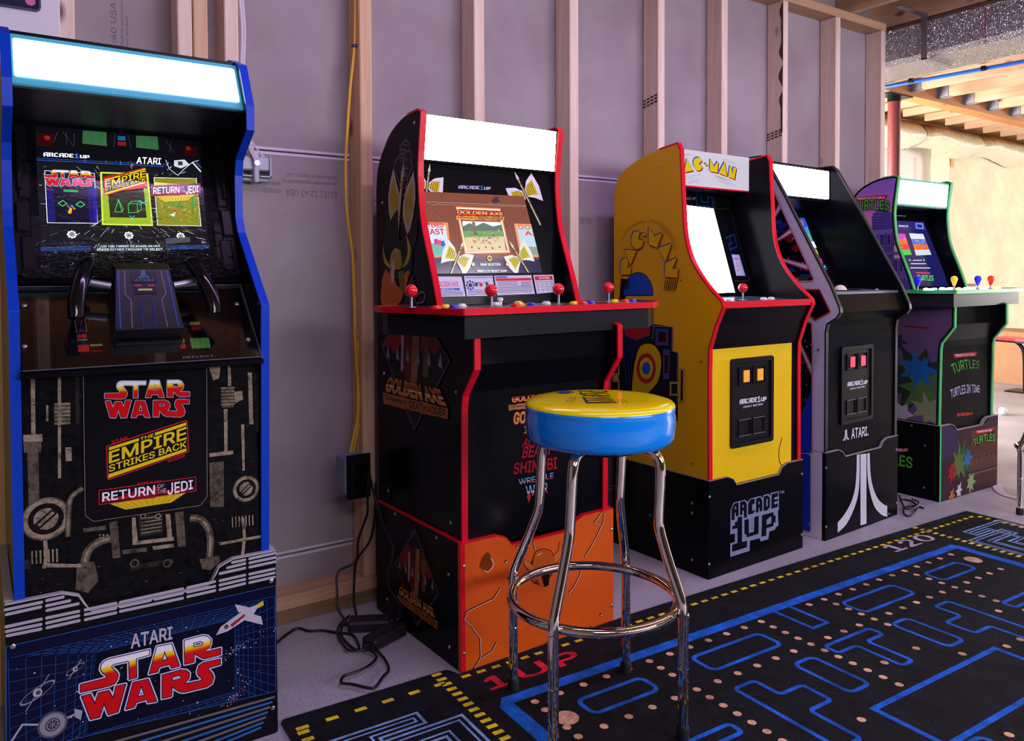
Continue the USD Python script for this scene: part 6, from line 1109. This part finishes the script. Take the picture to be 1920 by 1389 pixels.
for l_, r_ in (([(408, 815), (405, 930), (395, 1030), (370, 1110), (330, 1180), (292, 1225)], [(425, 812), (424, 950), (415, 1060), (388, 1150), (345, 1235), (292, 1288)]), ([(430, 812), (430, 1243)], [(466, 808), (466, 1232)]), ([(470, 808), (472, 930), (485, 1030), (515, 1130), (560, 1180), (592, 1190)], [(486, 804), (490, 920), (505, 1010), (535, 1080), (570, 1115), (592, 1124)])):
    a.geom(sbox(.012, .004, .55, .312), '#0a0a0e') if l_[0] == (408, 815) else None; L_, R_ = a.uv(z(*l_)), a.uv(z(*r_)); L_, R_ = (spline(L_, 6), spline(R_, 6)); a.geom(Polygon(np.vstack([L_, R_[::-1]])).buffer(0), '#cac6d4')
a.dot(z((603, 1172))[0], .004, '#b0acba'); a.build('riser_print', rs[0], 'print', .0006)
c4.screws([c4.on(q_, 'y', -.0006) for q_ in z((223, 895), (223, 1252), (650, 1108), (648, 785))], (0, -1, 0))
a = c4.left(0.); z = zoom(1480, 600, 3.23); g = Polygon(a.uv(z((-60, 800), (125, 815), (125, 1280), (-60, 1230)))).buffer(-.01).buffer(.01); a.geom(g.buffer(.006), '#b01c30'); a.geom(g.buffer(.0045), '#d6d0e0'); a.geom(g.buffer(.002), '#141430'); a.geom(g, '#1c3cc0'); a.build('side_print', rs[1], 'print', .0006)
c4.screws([c4.on(q_, 'x', -.0006) for q_ in z((118, 935), (118, 1235))], (-1, 0, 0))

# ================================================================== 5: green-edged cabinet, far right
c5 = Cab('arcade_cabinet', 'green-edged arcade cabinet with purple city side art and lit four-player deck, rightmost', (3.673, 1.846, 0), math.radians(-1.2), .535, .5)
sd, xa, xb, dg = four_player(c5, 'green_edge', .006, .527-.025, .981, None, 'black', 'green')
mq = c5.band('marquee_frame', [(.236, 1.388), (.226, 1.517)], 'marquee_green', xa, xb, .006); c5.add('marquee_light', quad_panel(c5, .236, 1.396, .227, 1.508, xa+.012, xb-.012, .0032, .003, .004), 'marquee_tm', mq)
c5.band('marquee_base', [(.238, 1.386), (.35, 1.381)], speckle('hood_black2', '#10141e', '#18202c', 300., .4), xa, xb, .005)
BZ = (.222, .985, .35, 1.381); bz = c5.band('screen_bezel', [(.224, .985), (.352, 1.381)], 'black', xa, xb, .005); a = c5.slope(*BZ); z = zoom(1420, 280, 3.84); CL = sbox(xa, 0, xb, .415)
a1up(a, z((995, 470), (1068, 472), (1068, 486), (995, 484)), '#8a88b8', '#5a78c8'); a.build('bezel_print', bz, 'dim_screen', .0006)
a = c5.slope(*BZ); SQ = Polygon(a.uv(z((960, 512), (1195, 522), (1385, 985), (1040, 985)))).intersection(CL); a.geom(SQ, '#1a1c58'); kw = dict(clip=SQ)
a.poly(z((960, 512), (1195, 522), (1215, 580), (960, 575)), '#2c2470', **kw); a.text('ARCADE 1UP', z((1015, 545), (1085, 547), (1086, 560), (1016, 558)), '#e8e8ff', **kw); a.poly(z((1135, 530), (1190, 532), (1198, 575), (1140, 572)), '#6a8ae8', **kw); a.poly(z((1145, 540), (1182, 542), (1186, 566), (1150, 564)), '#2c2470', **kw)
for q_, cs in (([(960, 605), (1060, 608), (1110, 760), (1000, 765)], ('#c848c0', '#e86a30', '#e03850', '#50c048')), ([(1090, 605), (1190, 610), (1250, 760), (1140, 765)], ('#d8d8f0', '#4a70d8', '#e06a28', '#c8d0e0'))):
    q_ = np.array(q_, float)
    for k, c in enumerate(cs):
        t0, t1 = k/4, (k+1)/4; l = lambda t: tuple(q_[0]*(1-t)+q_[3]*t); r = lambda t: tuple(q_[1]*(1-t)+q_[2]*t); a.poly(z(l(t0), r(t0), r(t1), l(t1)), c, **kw)
    for k in range(18): t, s_ = rng.uniform(.25, .75), rng.uniform(.1, .9); p = (q_[0]*(1-t)+q_[3]*t)*(1-s_)+(q_[1]*(1-t)+q_[2]*t)*s_; a.dot(z(tuple(p))[0], rng.uniform(.002, .005), ['#f0c040', '#e03838', '#40a0e0', '#f08030'][k % 4], **kw)
for y, x0, x1 in ((800, 1115, 1180), (825, 1100, 1210), (855, 1095, 1240)): a.line(z((x0, y), (x1, y)), .004, '#d8dcf8', **kw)
for x in (1093, 1195): a.dot(z((x, 798))[0], .007, '#48d078', **kw)
a.poly(z((1135, 885), (1235, 888), (1237, 898), (1138, 896)), '#d83058', **kw); a.text('TURTLES', z((1145, 905), (1262, 908), (1265, 948), (1150, 945)), '#58d058', **kw)
a.build('screen', bz, 'screen', .0012, label='lit purple game menu picture')
def turtles(art, z, q1, q2, tm_col='#e8e4ec', g_='#58b838', ed=.0028, arch=.22, txt='TURTLES'):
    if q1: art.poly(z(*q1), '#c01c38'); m = np.mean(q1, 0); art.text('TEENAGE MUTANT NINJA', z(*[tuple(m+(np.array(v)-m)*[.86, .55]) for v in q1]), tm_col)
    def wp(a_, b_): return a_, b_*(1-.12*np.abs(2*a_-1))+arch*(1-(2*a_-1)**2)-arch*.5
    art.text(txt, z(*q2), g_, edge=[(ed, '#10180c')] if ed else None, warp=wp)
a = c5.left(.006); z = zoom(1420, 280, 3.84)
SP = Polygon([(-y, z_) for y, z_ in P4]).buffer(-.0095).intersection(sbox(-.6, .36, .1, 1.6))
for k in range(16): a.geom(SP.intersection(sbox(-.6, 1.53-.025*(k+1), .3, 1.53-.025*k)), bands((0, '#8a68d0'), (.3, '#b87acc'), (.6, '#e8a0bc'), (.85, '#f4c8a0'), (1, '#ecc888'))(k/15))
a.geom(SP.intersection(sbox(-.6, 0, .3, 1.13)), '#6a58ac')
def bld(pts, c): return a.geom(Polygon(a.uv(z(*pts))).buffer(0), c, clip=SP)
bld([(825, 490), (855, 440), (905, 430), (905, 1000), (825, 1000)], '#6c5cb0'); bld([(905, 435), (985, 460), (985, 1000), (905, 1000)], '#54489a'); bld([(780, 560), (795, 530), (815, 560), (815, 700), (780, 700)], '#4a3c80'); bld([(700, 640), (830, 600), (840, 1010), (700, 1010)], '#6254a4')
for r in range(7):
    for cc in range(6): x = 833+13*cc; y = 462+20*r; bld([(x, y), (x+7, y-1), (x+7, y+11), (x, y+12)], '#372c64')
bld([(790, 590), (1000, 570), (1010, 600), (790, 620)], '#7a68b0'); bld([(800, 745), (1040, 735), (1045, 755), (800, 770)], '#6a5aa4'); bld([(820, 925), (1110, 915), (1115, 935), (820, 948)], '#6a5aa4')
for x, y, w, h in ((850, 620, 20, 75), (890, 615, 22, 78), (940, 615, 20, 75), (980, 620, 18, 70), (905, 800, 22, 82), (945, 800, 22, 88), (990, 795, 20, 85), (1030, 800, 18, 80)): bld([(x-4, y-6), (x+w+4, y-7), (x+w+4, y+h+5), (x-4, y+h+6)], '#8878bc'); bld([(x, y), (x+w, y-1), (x+w, y+h), (x, y+h)], '#2e2560'); bld([(x+w/2-1, y), (x+w/2+1, y), (x+w/2+1, y+h), (x+w/2-1, y+h)], '#8878bc')
for k in range(12): bld([(800, 960+k*9), (1120, 950+k*9), (1120, 952+k*9), (800, 962+k*9)], '#4a3e80')
turtles(a, z, [(697, 348), (945, 328), (932, 358), (708, 370)], [(690, 375), (960, 358), (955, 435), (690, 450)])
# lower half: violet plank wall, plain round shapes
a.geom(SP.intersection(sbox(-.6, .3, .06, .93)), '#6a5274'); z2 = zoom(1640, 520, 2.893)
for k in range(16): zz_ = .93-.035*k; a.geom(SP.intersection(sbox(-.6, zz_-.0012, .06, zz_)), '#54406a', same=k > 0)
def burst(c, r, n, col, seed, el=1.):
    r_ = np.random.default_rng(seed); q = []
    for k in range(2*n): t = math.pi*k/n; rr = r*(1 if k % 2 == 0 else .5)*r_.uniform(.75, 1.1); q.append((c[0]+rr*math.cos(t), c[1]+el*rr*math.sin(t)))
    a.geom(Polygon(q).buffer(0), col, clip=SP)
for px, r, n, c in (((250, 560), .21, 9, '#2c3a30'), ((270, 600), .15, 8, '#55763c'), ((240, 500), .10, 7, '#2468a8'), ((290, 720), .09, 7, '#8a9a68'), ((150, 740), .07, 6, '#b8b0c0'), ((130, 350), .06, 6, '#3c2850')): burst(a.uv(z2(px))[0], r, n, c, int(r*1000))
a.line(z2((160, 262), (300, 275)), .008, '#6a2c24', clip=SP)
a.build('side_print', sd[0], 'print', .0006)
a = c5.front(.018); z = zoom(1770, 640, 4.34)
turtles(a, z, [(75, 102), (270, 82), (262, 118), (82, 136)], [(45, 170), (290, 140), (285, 215), (75, 258)], ed=0); turtles(a, z, None, [(48, 375), (290, 340), (290, 410), (55, 455)], g_='#b8b8dc', ed=0, txt='TURTLES IN TIME'); a.text('nickelodeon', z((105, 578), (230, 570), (230, 596), (105, 612)), '#e84a28'); a.build('front_print', c5.p, 'print', .0006)
# deck: glowing buttons and bat-top sticks
z = zoom(1420, 280, 3.84)
a = Art(c5, (0, 0, .9795), (1, 0, 0), (0, 1, 0)); a.geom(dg.buffer(-.003), '#3c3450'); a.build('deck_print', c5.p, 'print', .0004)
for px, y, m in (((1153, 985), .02, 'bt_blue'), ((1417, 990), .02, 'bt_yellow'), ((1587, 985), .05, 'bt_blue'), ((1680, 990), .02, 'bt_red')): c5.stick(c5.on(z(px)[0], 'y', y)[0], y, .9805, m, True)
for px, y, m in (((1215, 990), .0, 'led_white'), ((1250, 992), -.03, 'led_white'), ((1275, 988), .02, 'led_blue'), ((1330, 985), .06, 'led_white'), ((1365, 990), -.02, 'led_white'), ((1390, 985), .04, 'led_white'), ((1450, 990), -.02, 'led_orange'), ((1500, 985), .0, 'led_white'), ((1525, 983), .05, 'led_white'), ((1555, 980), .08, 'led_white'), ((1620, 985), .02, 'led_white'), ((1645, 985), .05, 'led_white'), ((1715, 985), .0, 'led_orange'), ((1735, 984), .03, 'led_orange')): c5.button(c5.on(z(px)[0], 'y', y)[0], y, .9803, m, .013, .009)
rs = c5.riser(.352, .034, 'black', 'black', plain('riser_pale_edge', '#a09890', .7), .24, .47); c5.add('edge_strip', bx((-.0016, -.0006, .002), (.0125, .0005, .352)), 'green_edge', rs[0])
a = c5.front(0.); z = zoom(1770, 640, 4.34); FR = Polygon([(.014, .003), (.014, .35), (.09, .35), (.14, .318), (.39, .318), (.45, .35), (.533, .35), (.533, .003)]).buffer(-.001)
a.geom(FR, '#3c2830'); kw = dict(clip=FR)
for k in range(11): a.geom(sbox(.27, .03+.029*k, .54, .0312+.029*k), '#5a3a34', same=k > 0, **kw)
a.geom(sbox(.28, .12, .54, .30), '#5c3628', **kw); a.geom(sbox(.014, .2, .16, .35), '#3a2c50', **kw)
for x, y in ((.33, .22), (.38, .23), (.42, .235), (.47, .24)): a.geom(sbox(x, y, x+.03, y+.04), '#22140f', **kw)
for x in (.30, .34, .42, .46, .5): a.geom(sbox(x, .1, x+.02, .17), '#2a2438', **kw)
a.geom(sbox(.25, .085, .54, .095), '#6a5850', **kw); a.geom(sbox(.25, .03, .54, .085), '#4c2c20', **kw)
for k in range(12):
    for j in range(5): a.geom(sbox(.255+.0245*k+(.012 if j % 2 else 0), .105+.0*j+.012*j, .276+.0245*k+(.012 if j % 2 else 0), .115+.012*j), '#6a4234', same=k+j > 0, **kw)
SP = FR
for px, r, n, c in (((150, 960), .105, 9, '#3c5428'), ((120, 1000), .075, 8, '#5a7838'), ((190, 950), .05, 7, '#2a70b0'), ((60, 1070), .05, 7, '#a02028'), ((215, 1150), .05, 7, '#8aa868'), ((120, 1210), .035, 6, '#c8c4d0'), ((60, 1260), .035, 6, '#b8743a')): burst(a.uv(z(px))[0], r, n, c, int(r*1000), 1.2)
turtles(a, z, [(252, 728), (402, 698), (395, 730), (258, 755)], [(230, 785), (415, 738), (412, 805), (240, 845)], ed=.003)
a.build('riser_print', rs[0], 'print', .0006)
a = c5.left(0.); z = zoom(1640, 520, 2.893); a.poly(z((30, 935), (187, 925), (178, 945), (40, 955)), '#b81c34'); a.text('TEENAGE MUTANT NINJA', z((-70, 925), (180, 928), (176, 942), (-70, 945)), '#e0dce4'); turtles(a, z, None, [(-60, 955), (208, 962), (205, 1030), (-60, 1020)], ed=0); a.build('side_print', rs[1], 'print', .0006)
c5.screws([c5.on(q_, 'x', -.0006) for q_ in z((200, 803), (273, 912), (268, 1140))], (-1, 0, 0))
# ------------------------------------------------------------------ bar stools
def stool(label, loc, rotz):
    t = thing('bar_stool', label, 'bar stool', loc, rotz, 'chrome bar stools')
    R_ = .176; sv = np.array([.0115, -.0078]); sv = np.array([math.cos(rotz)*sv[0]+math.sin(rotz)*sv[1], -math.sin(rotz)*sv[0]+math.cos(rotz)*sv[1], 0]); so = tuple(sv*1.15)   # the seat sits a little off the feet
    obj('seat_side', lathe([(0, .652), (.150, .652), (.166, .657), (.173, .668), (R_, .69), (R_+.001, .715), (R_-.002, .727), (R_, .733), (R_, .740), (.170, .746), (.1, .746), (0, .746)], 72, so), 'stool_blue', t, 50)
    dome = [(R_-.0005, .7405), (R_-.001, .744), (.170, .749), (.158, .7525), (.135, .7552), (.1, .7565), (0, .757), (0, .744)]
    st_ = obj('seat_top', lathe(dome, 72, so), 'stool_yellow', t, 50)
    obj('swivel_plate', lathe([(0, .636), (.10, .636), (.10, .6515), (0, .6515)], 32, so), 'black_soft', t)
    for k in range(4):
        an = k*math.pi/2; d = np.array([math.cos(an), math.sin(an), 0])
        rz = [(.085, .645), (.118, .645), (.140, .634), (.150, .61), (.152, .57), (.152, .50), (.156, .463), (.178, .40), (.204, .335), (.216, .30), (.2185, .26), (.2185, .18), (.2185, .012)]
        pts = spline([d*r+[0, 0, z]+sv*min(1, max(0, (z-.3)/.3)) for r, z in rz], 6)
        lg = obj('leg', tube(pts, .0118, 16), 'chrome', t, 50)
        obj('rubber_foot', lathe([(0, 0), (.0145, 0), (.0150, .022), (.0122, .03), (0, .03)], 18, d*.2185), 'rubber', lg, 40)
        obj('leg_joint', lathe([(.0118, -.002), (.0126, 0), (.0118, .002)], 18, d*.2185+[0, 0, .16]), 'chrome', lg)
        obj('bolt', lathe([(0, 0), (.0065, 0), (.0055, .003), (0, .004)], 14, d*.2295+[0, 0, .281], d), 'chrome', lg, 40)
    obj('foot_ring', tube([(.197*math.cos(a_), .197*math.sin(a_), .281) for a_ in np.linspace(0, 2*math.pi, 73)[:-1]], .0112, 14, closed=True), 'chrome', t, 50)
    return t, st_, so
SX, SY, SR = 1.213, 1.415, 2.032
s1, top, so = stool('bar stool with yellow and blue vinyl seat and chrome legs standing on the maze rug', (SX, SY, .0065), SR)
sf = Frame((SX, SY, .0065), SR); cr, sr = math.cos(-SR), math.sin(-SR)
a = Art(sf, (so[0], so[1], .7572), (cr, sr, 0), (-sr, cr, 0))      # axes of the room on the seat
vd = np.array([-math.sin(YAW), -math.cos(YAW)]); vr = np.array([math.cos(YAW), -math.sin(YAW)])   # toward the viewer, to the viewer's right
o_ = np.array([.012, .012]); tx = lambda r, u: o_+vd*r+vr*u
PX_ = {'P': [(0, 0), (0, 1), (.5, 1), (.7, .8), (.6, .5), (.25, .45), (.25, 0)], 'A': [(.8, 0), (1.15, 1), (1.5, 0)], 'C': [(2.3, .75), (2.1, 1), (1.8, .95), (1.62, .6), (1.7, .15), (2.0, 0), (2.3, .2), (2.0, .5)], '-': [(2.4, .4), (2.65, .4), (2.65, .6), (2.4, .6)], 'M': [(2.8, 0), (2.8, 1), (3.15, .45), (3.5, 1), (3.5, 0)], 'A2': [(3.65, 0), (4.0, 1), (4.35, 0)], 'N': [(4.5, 0), (4.5, 1), (4.95, .35), (4.95, 1), (5.2, 1), (5.2, 0)]}
for dx, c in ((.06, '#a01828'), (-.05, '#1c58b8'), (0, None)):
    for pts in PX_.values():
        g = Polygon([tx(-.085+x*.036, -.04+(y+dx)*.062) for x, y in pts]).buffer(0)
        if c: a.geom(g.buffer(.0012), c)
        else: a.geom(g.buffer(.0006), '#201c10'); a.geom(g.buffer(-.0006), '#f2d808')
for k in range(3): a.geom(LineString([tx(.02, -.06-.006*k), tx(.10, -.075-.008*k)]).buffer(.0006), '#302a10'); a.geom(LineString([tx(.05, .034+.006*k), tx(.115, .028+.01*k)]).buffer(.0006), '#302a10')
a.geom(Polygon([tx(-.09, -.075), tx(-.07, -.10), tx(-.04, -.09), tx(-.05, -.055)]), '#1c70c0'); a.geom(Polygon([tx(-.06, -.07), tx(-.045, -.085), tx(-.03, -.07)]), '#b02028')
a.build('seat_print', top, 'stool_print', .0001)
s2, _, _ = stool('chrome bar stool leg at the right edge beside the green-edged cabinet', (3.955, 1.43, 0), 2.55)

# ------------------------------------------------------------------ small things at the right
bxp = thing('cardboard_box', 'long brown cardboard box lying on the far floor', 'box')
obj('carton', [bx((8.25, 2.3, .0), (8.8, 3.95, .5), .006), bx((8.246, 2.3, .0), (8.2505, 3.95, .49))], 'cardboard', bxp)
a = Art(WORLD, (8.2455, 0, 0), (0, -1, 0), (0, 0, 1))
for y, z_ in ((3.37, .34), (3.37, .28), (3.37, .22)): a.geom(sbox(-y, z_, -y+.12, z_+.03).difference(sbox(-y+.01, z_+.006, -y+.11, z_+.024)), '#b83a30')
a.build('box_print', bxp, 'print_matt')
sk = thing('seat', 'red slim seat with black curved bracket in front of the cardboard box', 'seat')
c = WORLD.on((1900, 637), 'x', 7.75); e = np.array([0, -1., 0])
obj('board', prism(Polygon([(-.02, .16), (.2, .1), (.75, .1), (.75, -.16), (.2, -.16), (-.02, -.1)]).buffer(-.03).buffer(.03), 0, .02, 'z').apply_transform(np.array([[0, 1, 0, c[0]], [-1, 0, 0, c[1]+.12], [0, 0, 1, c[2]], [0, 0, 0, 1.]])), 'skate', sk)
obj('tray', prism(Polygon([(-.01, .15), (.2, .09), (.74, .09), (.74, -.15), (.2, -.15), (-.01, -.09)]).buffer(-.03).buffer(.03), -.016, -.0005, 'z').apply_transform(np.array([[0, 1, 0, c[0]], [-1, 0, 0, c[1]+.12], [0, 0, 1, c[2]], [0, 0, 0, 1.]])), 'black_soft', sk)
obj('bracket', tube([(c[0], c[1]-.02, c[2]-.014), (c[0], c[1]-.06, c[2]-.05), (c[0], c[1]-.09, c[2]-.13), (c[0], c[1]-.10, .012)], .016, 10, 6), 'black_soft', sk); obj('bracket', tube([(c[0], c[1]-.5, c[2]-.014), (c[0], c[1]-.42, c[2]-.05), (c[0], c[1]-.38, c[2]-.13), (c[0], c[1]-.37, .012)], .016, 10, 6), 'black_soft', sk)
obj('foot', bx((c[0]-.12, c[1]-.55, 0), (c[0]+.12, c[1]+.02, .014), .004), 'black_soft', sk)
bl = thing('light_bulb', 'loose white light bulb lying on the concrete behind the green-edged cabinet', 'light bulb', (6.351, 2.736, 0), .9)
obj('globe', lathe([(0, -.030), (.016, -.026), (.027, -.012), (.030, .002), (.026, .018), (.017, .034), (.013, .044)], 24, (0, 0, .030), (1, 0, 0)), 'bulb', bl, True); obj('base', lathe([(.013, .044), (.0135, .062), (.009, .068), (0, .07)], 18, (0, 0, .030), (1, 0, 0)), 'steel', bl, 40)
tp = thing('floor_tape', 'pale strip of tape curling over the floor by the green-edged cabinet', 'tape')
p = np.array([WORLD.on(q, 'z', .002) for q in ((1868, 908), (1874, 920), (1886, 928), (1905, 933), (1940, 938))]); s_ = spline(p, 6); t_ = np.gradient(s_, axis=0); t_ /= np.linalg.norm(t_, axis=1, keepdims=True); n_ = np.c_[-t_[:, 1], t_[:, 0], t_[:, 2]*0]*.02
V = np.stack([s_-n_, s_+n_], 1).reshape(-1, 3); i_ = np.arange(len(s_)-1)*2
up = np.stack([i_, i_+1, i_+3, i_+2], -1); V2 = np.vstack([V, V+[0, 0, .0012]]); N_ = len(V); obj('strip', (V2, np.vstack([up, (up+N_)[:, ::-1]])), 'tape', tp)
